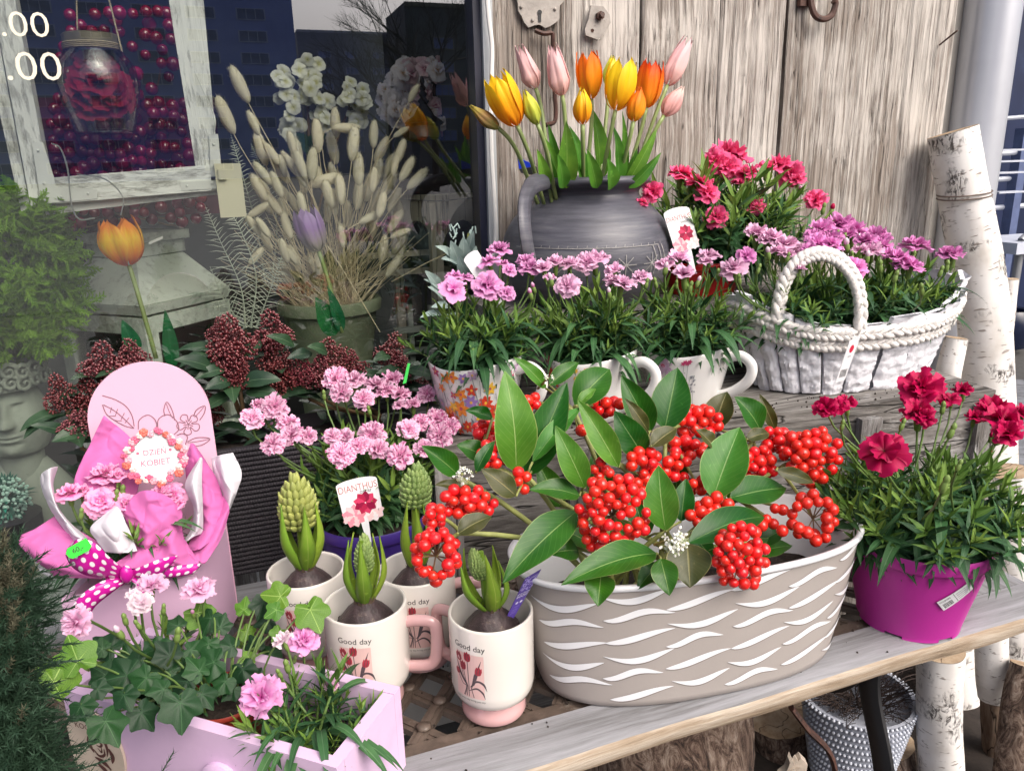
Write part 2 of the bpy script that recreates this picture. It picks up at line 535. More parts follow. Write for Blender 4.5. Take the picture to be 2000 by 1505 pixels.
# frame: dark gasket strip + grey profile
mb = MB(); mb.box((GX+.006, YW-.005, 1.2), (.013, .035, 2.2)); mb.build('window_frame', frame_dark, shop)
mb = MB(); mb.box((GX+.0225, YW-.008, 1.2), (.018, .045, 2.2)); mb.build('window_frame', frame_grey, shop)
mb = MB(); mb.box((-.55, YW-.004, 2.34), (1.98, .05, .08)); mb.box((-.55, YW-.004, .16), (1.98, .05, .06)); mb.build('window_frame', frame_dark, shop)
gm, t = newmat('window_glass')
tr = t.n('BsdfTransparent'); tr.inputs[0].default_value = (.97, 1, .97, 1)
gl = t.n('BsdfGlossy'); gl.inputs['Roughness'].default_value = 0.0; gl.inputs[0].default_value = (.92, .94, 1, 1)
mx = t.n('MixShader'); mx.inputs[0].default_value = .20
fr = t.n('LayerWeight'); fr.inputs[0].default_value = .25
t.l(t.math('MULTIPLY_ADD', fr.outputs['Fresnel'], .45, .22), mx.inputs[0])
t.l(tr.outputs[0], mx.inputs[1]); t.l(gl.outputs[0], mx.inputs[2]); t.l(mx.outputs[0], t.out.inputs[0])
MB().add([(-1.5, YW, .18), (GX, YW, .18), (GX, YW, 2.32), (-1.5, YW, 2.32)], [(0, 1, 2, 3)]).build('window_pane', gm, shop, smooth=False)
# cream opening hours on the glass
cream = plain('cream_vinyl', (.80, .74, .60), .5, .03)
for px, py, capz in ((58, 72, 47), (76, 157, 54)):
    P = ony(px, py, YW-.002); k = mpp(P)
    vs, fs = text2d('.00', capz*k*1.0, -.006)
    vs = [(x*1.12-.004, y) for x, y in vs]
    # lettering follows the sight line's slant only through perspective: flat on the pane
    MB().add([(P.x+x, YW-.002, P.z+y) for x, y in vs], fs).build('window_lettering', cream, shop, smooth=False)

# ---- weathered plank door
door = thing('plank_door', 'tall weathered grey brown plank door with peeling pale paint behind the jug', 'door', (1.0, YW, .02))
edges = [ony(x, 0, YW-.03).x for x in (950, 1095, 1256, 1412, 1542, 1783, 1878)]
for i in range(6):
    x0, x1 = edges[i]+.0015, edges[i+1]-.0015
    dy = (0, .004, .001, .003, -.003, .002)[i]
    ph = U(0, 50)
    mb = MB()
    def fn(u, v, x0=x0, x1=x1, dy=dy, ph=ph):
        x = lerp(x0, x1, u); z = lerp(-.13, 2.35, v)
        e = min(u, 1-u)*(x1-x0)
        n = mn.noise(Vector((x*55+ph, 0, z*1.6)))*.0034 + mn.noise(Vector((x*160+ph, 3, z*4)))*.0016
        return (x + (.0012*mn.noise(Vector((z*6, ph, 0))) if 0 < u < 1 else .0015*mn.noise(Vector((z*4, ph+u*9, 0)))), YW-.030+dy+n+max(0, .004-e)*1.2, z), (u, v)
    mb.grid(fn, 44, 120)
    mb.box(((x0+x1)/2, YW-.010+dy, 1.11), (x1-x0-.002, .026, 2.48))
    mb.build('plank', door_wood if i % 2 == 0 else door_wood2, door, smooth=60)
# lock plate, washer plate, hook
lp = thing('lock_plate', 'rusty round iron lock plate with keyhole and drop handle high on the plank door', 'lock plate', ony(1060, 20, YW-.036))
P = ony(1052, 0, YW-.036); k = mpp(P)
pts = []
for i in range(28):
    a = 2*PI*i/28; rr = (50+4*math.sin(a*5)+3*math.sin(a*9+1))*k
    pts.append((P.x+math.cos(a)*rr*1.0, YW-.036, P.z+math.sin(a)*rr*1.02))
MB().prism(pts, (0, -.004, 0)).build('plate', pale_metal, lp)
Q = ony(1054, 32, YW-.041)
MB().tube([Q+V(0, 0, .006), Q+V(0, -.001, .006)], .004, 10).box(Q+V(0, -.0005, -.002), (.005, .001, .014)).build('keyhole', black_iron, lp)
MB().tube(smooth_path([ony(1045, 60, YW-.045), ony(1062, 66, YW-.05), ony(1078, 66, YW-.05), ony(1080, 85, YW-.05), ony(1082, 160, YW-.045), ony(1085, 232, YW-.05), ony(1066, 245, YW-.055)]), .0055, 8, flat=.7).build('handle', rust, lp)
mb = MB()
for (x, y) in ((1018, 14), (1084, 18), (1040, 40)): mb.blob(ony(x, y, YW-.041), .003, 8, 5)
mb.build('rivet', pale_metal, lp)
wp = thing('washer_plate', 'small crooked metal plate with a rusty nut on the door above the orange tulip', 'metal plate', ony(1164, 44, YW-.036))
poly = [(1152, 12), (1176, 14), (1188, 30), (1190, 46), (1180, 62), (1166, 79), (1142, 70), (1140, 58), (1147, 40)]
MB().prism([ony(x, y, YW-.036) for x, y in poly][::-1], (0, -.005, 0)).build('plate', pale_metal, wp)
Q = ony(1170, 32, YW-.042)
MB().tube([Q, Q+V(0, -.008, 0)], .0075, 6).tube([Q+V(0, -.008, 0), Q+V(0, -.014, .001)], .0045, 8).build('nut', rust, wp)
MB().tube([ony(1157, 60, YW-.041), ony(1157, 60, YW-.0425)], .003, 8).build('nail', rust, wp)
hk = thing('iron_hook', 'curved rusty iron hook on the door at the top edge', 'hook', ony(1600, 5, YW-.04))
MB().tube(smooth_path([ony(1585, -30, YW-.045), ony(1584, 5, YW-.05), ony(1592, 30, YW-.055), ony(1608, 38, YW-.06), ony(1624, 30, YW-.06), ony(1632, 8, YW-.06), ony(1628, 2, YW-.06)]), [.0065]*30+[.005]*20 if 0 else .006, 8).build('hook', rust, hk)
MB().box(ony(1573, 2, YW-.040), (.03, .01, .02)).build('plate', rust, hk)
nl = MB().tube([ony(1835, 88, YW-.03), ony(1870, 60, YW-.075)], .002, 6)
nl.build('bent_nail', rust, None, loc=ony(1835, 88, YW-.03), label='thin bent nail sticking out of the plank door beside the pipe', category='nail')
# cable down the frame
pts = [(948, -40), (955, 40), (961, 100), (958, 200), (960, 300), (966, 400), (968, 470), (955, 520)]
MB().tube(smooth_path([ony(x, y, YW-.045) for x, y in pts], 8), .0042, 8).build('cable', cable_white, None, loc=ony(960, 300, YW-.045), label='white cable running down beside the dark window frame', category='cable')

# ---- white drain pipe
white_pipe = plain('pipe_paint', (.60, .62, .68), .28, .06, 8, .08, 14, metal=.35, dirt=((.5, .5, .52), 30, .72))
P = ony(1905, 253, YW+.02)
pr = mpp(P)*51
pm = MB(); prof = [(pr*1.0, GZ), (pr, .8), (pr*1.001, 1.0), (pr, 1.3), (pr, 2.6)]
pm.lathe(prof, 40, (P.x, P.y, 0))
pipe = thing('drain_pipe', 'thick pale grey drain pipe beside the plank door', 'drain pipe', (P.x, P.y, 0))
pm.build('tube', white_pipe, pipe)
MB().lathe([(pr*1.05, .30), (pr*1.05, .36)], 40, (P.x, P.y, 0)).build('bracket', frame_grey, pipe)

# ---- bench
bench = thing('garden_bench', 'low garden bench with silvery wooden rim and brown iron lattice seat', 'bench', (.3, .75, 0))
BX0, BX1, BY0, BY1 = -.34, .90, .553, .955
def plank(mb, poly, z0, z1, mi=0, seed=0):
    """slightly uneven plank from a top outline"""
    mb.prism([(x, y, z0) for x, y in poly], (0, 0, z1-z0), mi)
def wavy_front():
    mb = MB(); n = 60
    rows = [(.608, ZB), (.585, ZB+.001), (.562, ZB), (.5545, ZB-.003), (.5525, ZB-.007), (.5525, ZB-.017), (.555, ZB-.0245), (.60, ZB-.026)]
    vs, uvs = [], []
    for y, z in rows:
        for i in range(n+1):
            x = lerp(BX0, BX1+.0, i/n)
            e = mn.noise(Vector((x*7, y*40, z*40)))*.0022 + mn.noise(Vector((x*30, y*90, z*90)))*.0007
            yy = y + (e if y < .59 else 0)
            if x > BX1-.055 and y > .59: pass
            vs.append((x + (.0 if y < .56 else 0), yy, z + (e*.5 if y < .6 else 0))); uvs.append((x, y))
    W = n+1
    fs = [(j*W+i+1, j*W+i, (j+1)*W+i, (j+1)*W+i+1) for j in range(len(rows)-1) for i in range(n)]
    fs = [f[::-1] for f in fs]
    mi0 = len(fs)
    mb.add(vs, fs, 0, uvs)
    for k in range(len(fs)): mb.m[k] = 0 if k < n*3 else 1
    # end caps
    mb.f.append(tuple(j*W for j in range(len(rows)))); mb.m.append(1)
    mb.f.append(tuple(j*W+n for j in range(len(rows)))[::-1]); mb.m.append(1)
    return mb
wavy_front().build('front_rail', [bench_wood, bench_edge], bench, smooth=50)
mb = MB(); plank(mb, [(BX1-.062, .6105), (BX1+.03, .6105), (BX1+.03, BY1), (BX1-.062, BY1)], ZB-.030, ZB-.0015)
mb.build('end_rail', bench_wood_y, bench)
mb = MB(); plank(mb, [(BX0, .6105), (BX0+.05, .6105), (BX0+.05, BY1), (BX0, BY1)], ZB-.030, ZB-.0015); mb.build('end_rail', bench_wood_y, bench)
mb = MB(); plank(mb, [(BX0, BY1+.002), (BX1+.03, BY1+.002), (BX1+.03, BY1+.05), (BX0, BY1+.05)], ZB-.030, ZB); mb.build('back_rail', bench_wood, bench)
# front corner wedge where the end rail meets the front
mb = MB(); plank(mb, [(BX1+.0015, .5535), (BX1+.03, .572), (BX1+.03, .609), (BX1+.0015, .609)], ZB-.030, ZB-.001); mb.build('corner_piece', bench_wood, bench)
# lattice
lx0, lx1, ly0, ly1 = BX0+.055, BX1-.068, .614, BY1-.004
mb = MB(); zt = ZB-.008
mb.box(((lx0+lx1)/2, ly0+.008, zt-.004), (lx1-lx0, .016, .012)); mb.box(((lx0+lx1)/2, ly1-.008, zt-.004), (lx1-lx0, .016, .012))
mb.box((lx0+.008, (ly0+ly1)/2, zt-.004), (.016, ly1-ly0-.033, .012)); mb.box((lx1-.008, (ly0+ly1)/2, zt-.004), (.016, ly1-ly0-.033, .012))
mb.build('lattice_frame', iron, bench)
SP = .052
def clipseg(p, d):
    t0, t1 = -9, 9
    for a, lo, hi in ((0, lx0+.016, lx1-.016), (1, ly0+.016, ly1-.016)):
        if abs(d[a]) < 1e-9: continue
        q = sorted(((lo-p[a])/d[a], (hi-p[a])/d[a])); t0 = max(t0, q[0]); t1 = min(t1, q[1])
    return (t0, t1) if t1 > t0+.012 else None
for sgn in (1, -1):
    ang = rad(52)*sgn; d = (math.cos(ang), math.sin(ang))
    k = -40
    for k in range(-14, 44):
        p = (lx0+k*SP, (ly0+ly1)/2)
        r = clipseg(p, d)
        if not r: continue
        a = V(p[0]+d[0]*r[0], p[1]+d[1]*r[0], 0); b = V(p[0]+d[0]*r[1], p[1]+d[1]*r[1], 0)
        zz = zt-.003-(.0025 if sgn < 0 else 0)
        mb = MB(); L = (b-a).length
        mb.box(((a.x+b.x)/2, (a.y+b.y)/2, zz), (L, .0145, .007), 0, Matrix.Rotation(ang, 4, 'Z'))
        mb.box(((a.x+b.x)/2, (a.y+b.y)/2, zz+.0042), (L, .005, .0018), 0, Matrix.Rotation(ang, 4, 'Z'))
        mb.build('lattice_bar', iron, bench, smooth=False)
# little rosettes on the crossings
mb = MB()
rm = MB().blob((0, 0, 0), (.0085, .0085, .003), 8, 4).mesh('rosette', [iron], True)
for i in range(-2, 46):
    for j in range(-8, 9):
        x = lx0+i*SP/2; y = (ly0+ly1)/2+j*SP/2*math.tan(rad(52))
        if (i+j) % 2 == 0 and lx0+.02 < x < lx1-.02 and ly0+.02 < y < ly1-.02:
            inst('rosette', rm, bench, Matrix.Translation((x, y, zt+.003)))
# legs
def leg_path(x, pts, wd, name='leg'):
    mb = MB(); mb.tube(smooth_path([V(x, y, z) for y, z in pts], 8), wd, 10, flat=.45, up=(1, 0, 0)); return mb
for x in (BX1-.19, BX0+.1):
    mb = leg_path(x, [(.61, ZB-.027), (.635, .39), (.635, .33), (.60, .24), (.57, .12), (.575, .0), (.60, GZ)], .017); mb.build('leg', black_iron, bench)
    mb = leg_path(x, [(.92, ZB-.03), (.90, .33), (.93, .2), (.99, .02), (1.0, GZ)], .022); mb.build('leg', black_iron, bench)
    mb = leg_path(x, [(.645, .36), (.69, .30), (.76, .27), (.84, .30), (.90, .36)], .012); mb.build('scroll_brace', black_iron, bench)

# ---- wooden crate (first tier) and riser (second tier) behind the bench seat
ca = rad(-7.5)
def crate_xy(u, v):   # u along the front, v into depth
    return (.215+u*math.cos(ca)-v*math.sin(ca), .905+u*math.sin(ca)+v*math.cos(ca))
crate = thing('wooden_crate', 'old grey plank crate on the bench carrying the flower cups and basket', 'crate', (*crate_xy(.3, .1), ZB))
CL = .86
Rz = Matrix.Rotation(ca, 4, 'Z')
for k, (v0, v1) in enumerate(((0, .062), (.066, .13), (.134, .2))):
    x, y = crate_xy(CL/2, (v0+v1)/2)
    mb = MB()
    L = CL
    def fn(u, v):
        return None
    mb.box((x, y, ZS-.009), (L, v1-v0, .017), 0, Rz); mb.build('plank', crate_wood, crate)
u = 0
z0 = ZB+.002
hs = [(0, .052), (.055, .115), (.118, ZS-.018-z0)]
for a, b in hs:
    x, y = crate_xy(CL/2, .008)
    MB().box((x, y, z0+(a+b)/2), (CL-.004, .014, b-a), 0, Rz).build('front_board', crate_wood, crate)
for uu in (.02, .20, .42, .64, CL-.02):
    x, y = crate_xy(uu, -.007)
    MB().box((x, y, (z0+ZS-.020)/2), (.034, .013, ZS-.021-z0), 0, Rz).build('upright', crate_wood_z, crate)
for uu in (.008, CL-.008):
    x, y = crate_xy(uu, .108)
    MB().box((x, y, (z0+ZS-.018)/2), (.014, .184, ZS-.019-z0), 0, Rz).build('side_board', crate_wood, crate)
riser = thing('wooden_riser', 'dark plank shelf box behind the cups under the grey jug', 'shelf', (.75, 1.2, 0))
MB().box((.74, 1.19, ZR-.01), (.70, .27, .02)).build('top_board', crate_wood, riser)
MB().box((.74, 1.065, (ZR-.021+GZ)/2), (.68, .016, ZR-.021-GZ)).build('front_board', crate_wood, riser)
for x in (.40, 1.08): MB().box((x, 1.195, (ZR-.021+GZ)/2), (.016, .24, ZR-.021-GZ)).build('side_board', crate_wood_z, riser)

# ---- across the street (seen mirrored in the window)
def refl(px, py, D):
    P = ony(px, py, D); return V(P.x, 2*YW-P.y, P.z)
def building(name, label, px0, px1, ytop, D, col, wcol, frame_col, fh=3.2, ww=4.4, wh=1.7, wgap=7.4, z0=0):
    A = refl(px0, 200, D); B = refl(px1, 200, D)
    top = refl((px0+px1)/2, ytop, D).z
    yf = A.y; x0, x1 = A.x, B.x
    o = thing(name, label, 'building', ((x0+x1)/2, yf, z0))
    MB().box(((x0+x1)/2, yf-6, (z0+top)/2), (x1-x0, 12, top-z0)).build('wall', col, o)
    fm = MB().box((0, .06, 0), (ww, .12, wh)); me_f = fm.mesh('window', [frame_col], False)
    pmn = MB(); 
    for s in (-1, 0, 1): pmn.box((s*ww*.31, .125, 0), (ww*.28, .02, wh*.84))
    me_p = pmn.mesh('pane', [wcol], False)
    n = int((x1-x0-1)//wgap); m = int((top-z0-1.5)//fh)
    for j in range(m):
        for i in range(n):
            X = x0+(x1-x0)/2+(i-(n-1)/2)*wgap; Z = z0+2.2+j*fh
            if X < refl(-40, 200, D).x: continue
            if proj((X, 2*YW-yf, Z))[1] < -60: continue
            wdo = inst('window', me_f, o, Matrix.Translation((X, yf, Z)))
            WL[wdo] = V(X, yf, Z); inst('pane', me_p, wdo, Matrix.Translation((X, yf, Z)))
            if j % 1 == 0: pass
    MB().box(((x0+x1)/2, yf+.15, top-.2), (x1-x0, .3, .5)).build('cornice', frame_col, o)
    return o
blue_wall = plain('blue_facade', (.42, .48, .98), .8, .15, .3)
pale_frame = plain('pale_window_frame', (.62, .64, .85), .6, .1, 1)
win_dark = plain('window_dark', (.22, .25, .44), .4, .3, .5)
grey_wall = plain('grey_facade', (.20, .20, .24), .8, .15, .3)
building('apartment_building', 'tall blue apartment block mirrored in the shop window', -500, 588, -330, 137, blue_wall, win_dark, pale_frame)
building('apartment_building', 'long grey flat roofed block mirrored in the window behind the dried grass', 592, 790, 62, 190, grey_wall, win_dark, plain('frame_w', (.4, .4, .42), .6, .1, 1), 3.4, 3, 1.6, 6)
building('apartment_building', 'grey corner block mirrored in the window beside the plank door', 800, 1010, 10, 110, plain('grey_facade_b', (.16, .16, .155), .8, .2, .3), win_dark, plain('frame_g', (.3, .27, .18), .6, .1, 1), 3.0, 3, 1.6, 5.5)
bark_dark = plain('tree_bark', (.05, .042, .035), .9, .3, 2)
def bare_tree(px, D, h, label, seed):
    random.seed(seed)
    B = refl(px, 330, D); B.z = 0
    t = thing('bare_tree', label, 'tree', B, 'bare street trees mirrored in the window')
    MB().tube([B, B+V(.1, 0, h*.35), B+V(0, .1, h*.55)], [.16, .12, .08], 8).build('trunk', bark_dark, t)
    mb = MB()
    def br(p, d, L, r, n):
        q = p+d*L; m = p+d*L*.5+V(U(-1, 1), U(-1, 1), U(-.5, 1))*L*.08
        mb.tube([p, m, q], [r, r*.8, r*.55], 4, cap=False)
        if n > 0:
            for k in range(3 if n > 1 else 4):
                dd = (d+V(U(-1, 1), U(-1, 1), U(-.35, .9))*.75).normalized()
                br(lerp(p, q, U(.5, 1)), dd, L*U(.55, .8), r*.55, n-1)
    for k in range(9):
        a = U(0, 2*PI); br(B+V(0, 0, h*U(.28, .5)), V(math.cos(a), math.sin(a), U(.5, 1.6)).normalized(), h*U(.16, .26), .05, 4)
    mb.build('crown', bark_dark, t, smooth=False, kind='stuff')
bare_tree(760, 38, 8.5, 'bare branched tree mirrored in the window, nearer the dried grass', 3)
bare_tree(850, 32, 9.5, 'bare branched tree mirrored in the window, nearer the plank door', 5)
random.seed(11)

# ---- beyond the pipe, right edge
navy = plain('navy_panel', (.012, .02, .06), .35, .3, 3, dirt=((.03, .05, .12), 2.5, .6))
rack_white = plain('rack_white', (.55, .58, .66), .4, .06, 10)
pn = MB(); A = ony(1880, 200, 3.2)
pn.box((A.x+1.0, 3.25, .9), (2.2, .05, 2.1))
pn.build('shop_hoarding', navy, None, loc=(A.x+1, 3.25, -.2), label='dark navy shop panel in shade beyond the drain pipe', category='hoarding')
rack = thing('slatted_rack', 'white metal rack of slatted shelves beyond the drain pipe', 'rack', (*ony(1960, 500, 2.9).xy, 0))
for y in (232, 300, 350, 405, 470, 488):
    a = ony(1890, y+5, 2.95); b = ony(2090, y-10, 2.75)
    mb = MB(); mb.tube([a, b], .010 if y in (232,) else .013, 8); mb.build('rail', rack_white, rack)
for i, y in enumerate((290, 312, 334, 372)):
    a = ony(1925, y, 2.6); b = ony(2010, y+6, 2.6)
    MB().box((a+b)/2, ((b-a).length*.6, .05, .008)).build('slat', rack_white, rack)
a = ony(1992, 300, 2.85)
MB().box((a.x, a.y, .475), (.05, .05, 1.25)).build('post', plain('post_navy', (.10, .13, .25), .5), rack)
a = ony(1960, 478, 2.6); MB().box((a.x+.1, a.y, a.z), (.42, .3, .05)).build('shelf', rack_white, rack)
a = ony(1995, 470, 2.5)
lg = MB().tube([V(a.x, a.y, GZ), V(a.x, a.y, a.z)], .018, 12); lg.tube([V(a.x, a.y, a.z), V(a.x+.03, a.y, a.z+.02), V(a.x+.12, a.y, a.z+.02)], .018, 12)
lg.build('metal_post', plain('galvanised', (.42, .43, .45), .35, .1, 12, metal=.6), None, loc=(a.x, a.y, 0), label='bent galvanised tube post on the pavers at the right edge', category='post')
a = onz(1988, 690, GZ)
mb = MB().lathe([(.05, 0), (.12, .03), (.15, .12), (.14, .22), (.12, .25)], 32, (a.x, a.y+.1, GZ)); mb.lathe([(.12, .25), (.11, .24), (.11, .1), (.0, .1)], 32, (a.x, a.y+.1, GZ))
mb.build('navy_pot', plain('navy_glaze', (.01, .015, .04), .25), None, loc=(a.x, a.y+.1, 0), label='round navy pot on the pavers at the right edge', category='pot')

# ================================================================ VESSELS AND BOXES
ceramic_cream = plain('cream_glaze', (.74, .70, .65), .12, .03, 8, coat=.6)
ceramic_pink = plain('pink_glaze', (.60, .36, .36), .12, .04, 8, coat=.6)
ceramic_white = plain('white_glaze', (.80, .79, .77), .08, .02, 8, coat=.8)
soil_m = plain('potting_soil', (.022, .015, .011), .95, .6, 160, .9, 260, dirt=((.09, .06, .04), 220, .68))
ink_black = plain('ink_black', (.05, .045, .045), .5)
ink_red = plain('ink_tulip_red', (.36, .03, .05), .4, .25, 200)
ink_dark = plain('ink_stem', (.08, .06, .07), .5)
ink_pinkbox = plain('ink_blush', (.70, .48, .45), .3, .04)
def disc_soil(parent, c, r, z, name='soil', sx=1, sy=1):
    mb = MB()
    def fn(u, v):
        a = 2*PI*u; rr = r*v
        x, y = math.cos(a)*rr*sx, math.sin(a)*rr*sy
        return (c[0]+x, c[1]+y, z + .004*mn.noise(Vector((x*90, y*90, z*5))) + .003*mn.noise(Vector((x*260, y*260, 1)))), (u, v)
    mb.grid(fn, 36, 12, flip=True)
    return mb.build(name, soil_m, parent)
def cam_az(P): return math.atan2(CAM.y-P[1], CAM.x-P[0])
def poly_decal(pts): return pts, [tuple(range(len(pts)))]
def ell(cx, cy, rx, ry, rot=0, n=14, wob=0, k=5):
    out = []
    for i in range(n):
        a = 2*PI*i/n; q = 1+wob*math.cos(a*k)
        x, y = math.cos(a)*rx*q, math.sin(a)*ry*q
        out.append((cx+x*math.cos(rot)-y*math.sin(rot), cy+x*math.sin(rot)+y*math.cos(rot)))
    return poly_decal(out)
def tulip_print(d, x, y, s, rot):
    def T(pts): return [(x+(a*math.cos(rot)-b*math.sin(rot))*s, y+(a*math.sin(rot)+b*math.cos(rot))*s) for a, b in pts]
    d.add(poly_decal(T([(-.45, .1), (-.5, .6), (-.38, 1.15), (-.2, 1.0), (0, 1.3), (.2, 1.0), (.38, 1.15), (.5, .6), (.42, .1), (.2, -.1), (-.2, -.1)])), ink_red)
    d.add(stroke(T([(-.15, 0), (-.22, .5), (-.1, 1.0)]), .08*s), ink_dark)
    d.add(stroke(T([(.18, 0), (.22, .5), (.12, 1.0)]), .08*s), ink_dark)
mugs = []
def mug(px, py, phi, hphi, label):
    P = onz(px, py, .563); P.z = ZB-.002
    t = thing('footed_mug', label, 'mug', P, 'cream footed mugs with a tulip print')
    R = .0428; Hh = .115
    prof = [(.026, 0), (.0325, .0008), (.0338, .004), (.0325, .010), (.0300, .0155), (.0292, .0185)]
    MB().lathe(prof, 48, P).build('foot', ceramic_pink, t)
    prof = [(.0290, .0180), (.0340, .0205), (.0390, .0255), (.0418, .032), (R, .040), (R, .080), (R, Hh-.002), (R-.0006, Hh-.0004), (R-.0018, Hh), (R-.0030, Hh-.0006), (R-.0036, Hh-.003), (R-.004, .06), (.036, .05), (0, .048)]
    MB().lathe(prof, 64, P).build('body', ceramic_cream, t, smooth=60)
    a = cam_az(P)+rad(hphi); d = V(math.cos(a), math.sin(a), 0)
    def hp(r, z): return P+d*r+V(0, 0, z)
    path = smooth_path([hp(R-.001, .092), hp(R+.010, .0935), hp(R+.024, .092), hp(R+.0295, .084), hp(R+.029, .060), hp(R+.026, .046), hp(R+.018, .040), hp(R-.001, .039)], 6)
    MB().tube(path, .0052, 12, flat=1.25).build('handle', ceramic_pink, t)
    a0 = cam_az(P)+rad(phi)
    fn = lambda x, y, l: (P.x+math.cos(a0+x/R)*(R+.0001+l*6e-6), P.y+math.sin(a0+x/R)*(R+.0001+l*6e-6), P.z+y)
    D = Decal(fn)
    n = 10
    vs = [(-.016+.032*i/n, y) for i in range(n+1) for y in (.040, .089)]
    D.add((vs, [(2*i, 2*i+2, 2*i+3, 2*i+1) for i in range(n)]), ink_pinkbox)
    vs, fs = text2d('Good day', .0062, .004); D.add(([(x*1.02, y+.0935) for x, y in vs], fs), ink_black)
    # letter feet give the print its book face
    vs, fs = text2d('may every day bring you joy', .0019, .0); D.add(([(x*1.1, y+.0365) for x, y in vs], fs), ink_black)
    heads = [(-.011, .079, .0062, .35), (-.0015, .081, .0066, 0), (-.0065, .0705, .006, .1), (.0095, .068, .006, -.2), (-.0135, .063, .0045, .3)]
    for hx, hy, s, r in heads:
        D.add(stroke(smooth2([(hx, hy), (hx*.6, lerp(hy, .045, .5)), (hx*.25, .052), (hx*.5, .041)]), .0008), ink_dark)
    for (pts, wd) in (([(.002, .05), (.007, .066), (.0135, .084)], [.0006, .0035, .0002]), ([(.001, .052), (.008, .060), (.015, .058), (.0185, .050)], [.0006, .0022, .0025, .0002]),
                      ([(-.002, .052), (-.010, .064), (-.016, .080)], [.0006, .0028, .0002]), ([(0, .048), (.008, .052), (.014, .048), (.0165, .041)], [.0006, .002, .002, .0002])):
        q = smooth2(pts, 5); m = len(q)
        D.add(stroke(q, [np.interp(i/(m-1), np.linspace(0, 1, len(wd)), wd) for i in range(m)]), ink_dark)
    for hx, hy, s, r in heads: tulip_print(D, hx, hy, s*1.22, r)
    D.build('print', t)
    disc_soil(t, P, .0388, P.z+.082)
    mugs.append((t, P)); return t, P
def smooth2(pts, n=5):
    return [(p.x, p.y) for p in smooth_path([(a, b, 0) for a, b in pts], n)]
mug(958, 1188, -33, -127, 'cream footed mug at the front with a purple plant stick, nearest the grey planter')
mug(712, 1174, -19, 74, 'cream footed mug behind the lilac drawer box with its pink handle to the right')
mug(813, 1106, -8, 84, 'cream footed mug at the back under the hanging red berries, before the purple pot')
mug(597, 1110, -15, 178, 'cream footed mug at the back left, behind the ivy and beside the pink arched box')

# ---- floral cups
def cup(px, pyb, pyt, wt, wb, label, hphi, design, seed, tz=0, sq=.05):
    P = onz(px, pyb, ZS+.001); h = fit_h(P, pyt); k = mpp(P+V(0, 0, h)); rt = wt/2*k; rb = wb/2*k
    t = thing('flower_cup', label, 'cup', P, 'large white cups printed with flowers')
    def rr(z): q = min(1, max(0, z/h)); return lerp(rb, rt, q**.75)
    prof = [(rb*.7, 0), (rb*.95, .001)] + [(rr(z*h/10), .002+z*(h-.002)/10) for z in range(0, 11)] + [(rt-.0012, h+.0012), (rt-.003, h)] + [(rr(z*h/10)-.004, z*h/10) for z in range(9, 2, -1)] + [(0, h*.3)]
    a = cam_az(P)+rad(hphi)
    def wob(th, z): return 1
    mb = MB().lathe(prof, 64, P)
    # the lip rises gently towards the handle
    vs = []
    for x, y, z in mb.v:
        q = max(0, (z-P.z)/h); th = math.atan2(y-P.y, x-P.x)
        vs.append((x, y, z+.010*q**4*(math.cos(2*(th-a))*.5+.3)))
    mb.v = vs
    mb.build('body', ceramic_white, t, smooth=60)
    d = V(math.cos(a), math.sin(a), 0)
    def hp(r, z): return P+d*r+V(0, 0, z*h)
    MB().tube(smooth_path([hp(rr(.9*h)-.003, .90), hp(rt+.016, .97), hp(rt+.032, .84), hp(rt+.030, .60), hp(rt+.010, .36), hp(rr(.22*h)-.003, .20)], 7), [.0062]*36 if 0 else .0058, 12, flat=1.3).build('handle', ceramic_white, t)
    a0 = cam_az(P)
    fn = lambda x, y, l: (P.x+math.cos(a0+x/rt)*(rr(y*h)+.0012+l*1e-5), P.y+math.sin(a0+x/rt)*(rr(y*h)+.0012+l*1e-5), P.z+.002+y*h+.010*y**4*(math.cos(2*(a0+x/rt-a))*.5+.3))
    D = Decal(fn); design(D, h, rt); D.build('print', t)
    disc_soil(t, P, rt-.006, P.z+h-.012)
    return t, P, h, rt
C_or = plain('print_orange', (.80, .26, .04), .3, .25, 300); C_rd = plain('print_red', (.66, .06, .03), .3, .25, 300); C_ye = plain('print_yellow', (.85, .50, .06), .3, .15, 300)
C_vi = plain('print_violet', (.33, .20, .50), .3, .2, 300); C_gy = plain('print_grey', (.20, .21, .24), .4, .2, 300); C_mg = plain('print_magenta', (.50, .06, .16), .3, .2, 300); C_li = plain('print_lilac', (.55, .38, .55), .3, .2, 300)
def blossom(D, x, y, s, col, n=5, rot=0, ctr=None, h=1, wd=.6):
    for k in range(n):
        a = rot+2*PI*k/n
        vs, fs = leaf2d((x, y), (x+math.cos(a)*s, y+math.sin(a)*s/h), s*wd, 4)
        # leaf2d works in metres along x and cup-height fractions along y
        P = []
        L = 4
        for i in range(L+1):
            q = i/L; w2 = s*wd*.5*math.sin(PI*min(1, q*.9+.05))
            cx, cy = x+math.cos(a)*s*q, y+math.sin(a)*s*q/h
            P.append((cx-math.sin(a)*w2, cy+math.cos(a)*w2/h)); P.append((cx+math.sin(a)*w2, cy-math.cos(a)*w2/h))
        D.add((P, [(2*i, 2*i+1, 2*i+3, 2*i+2) for i in range(L)]), col)
    if ctr: D.add(ell(x, y, s*.2, s*.2/h, n=8), ctr)
def stem_print(D, pts, wd, col, h):
    q = smooth2(pts, 5)
    vs = []
    for i in range(len(q)):
        vs += [(q[i][0]-wd/2, q[i][1]), (q[i][0]+wd/2, q[i][1]+.004)]
    D.add((vs, [(2*i, 2*i+1, 2*i+3, 2*i+2) for i in range(len(q)-1)]), col)
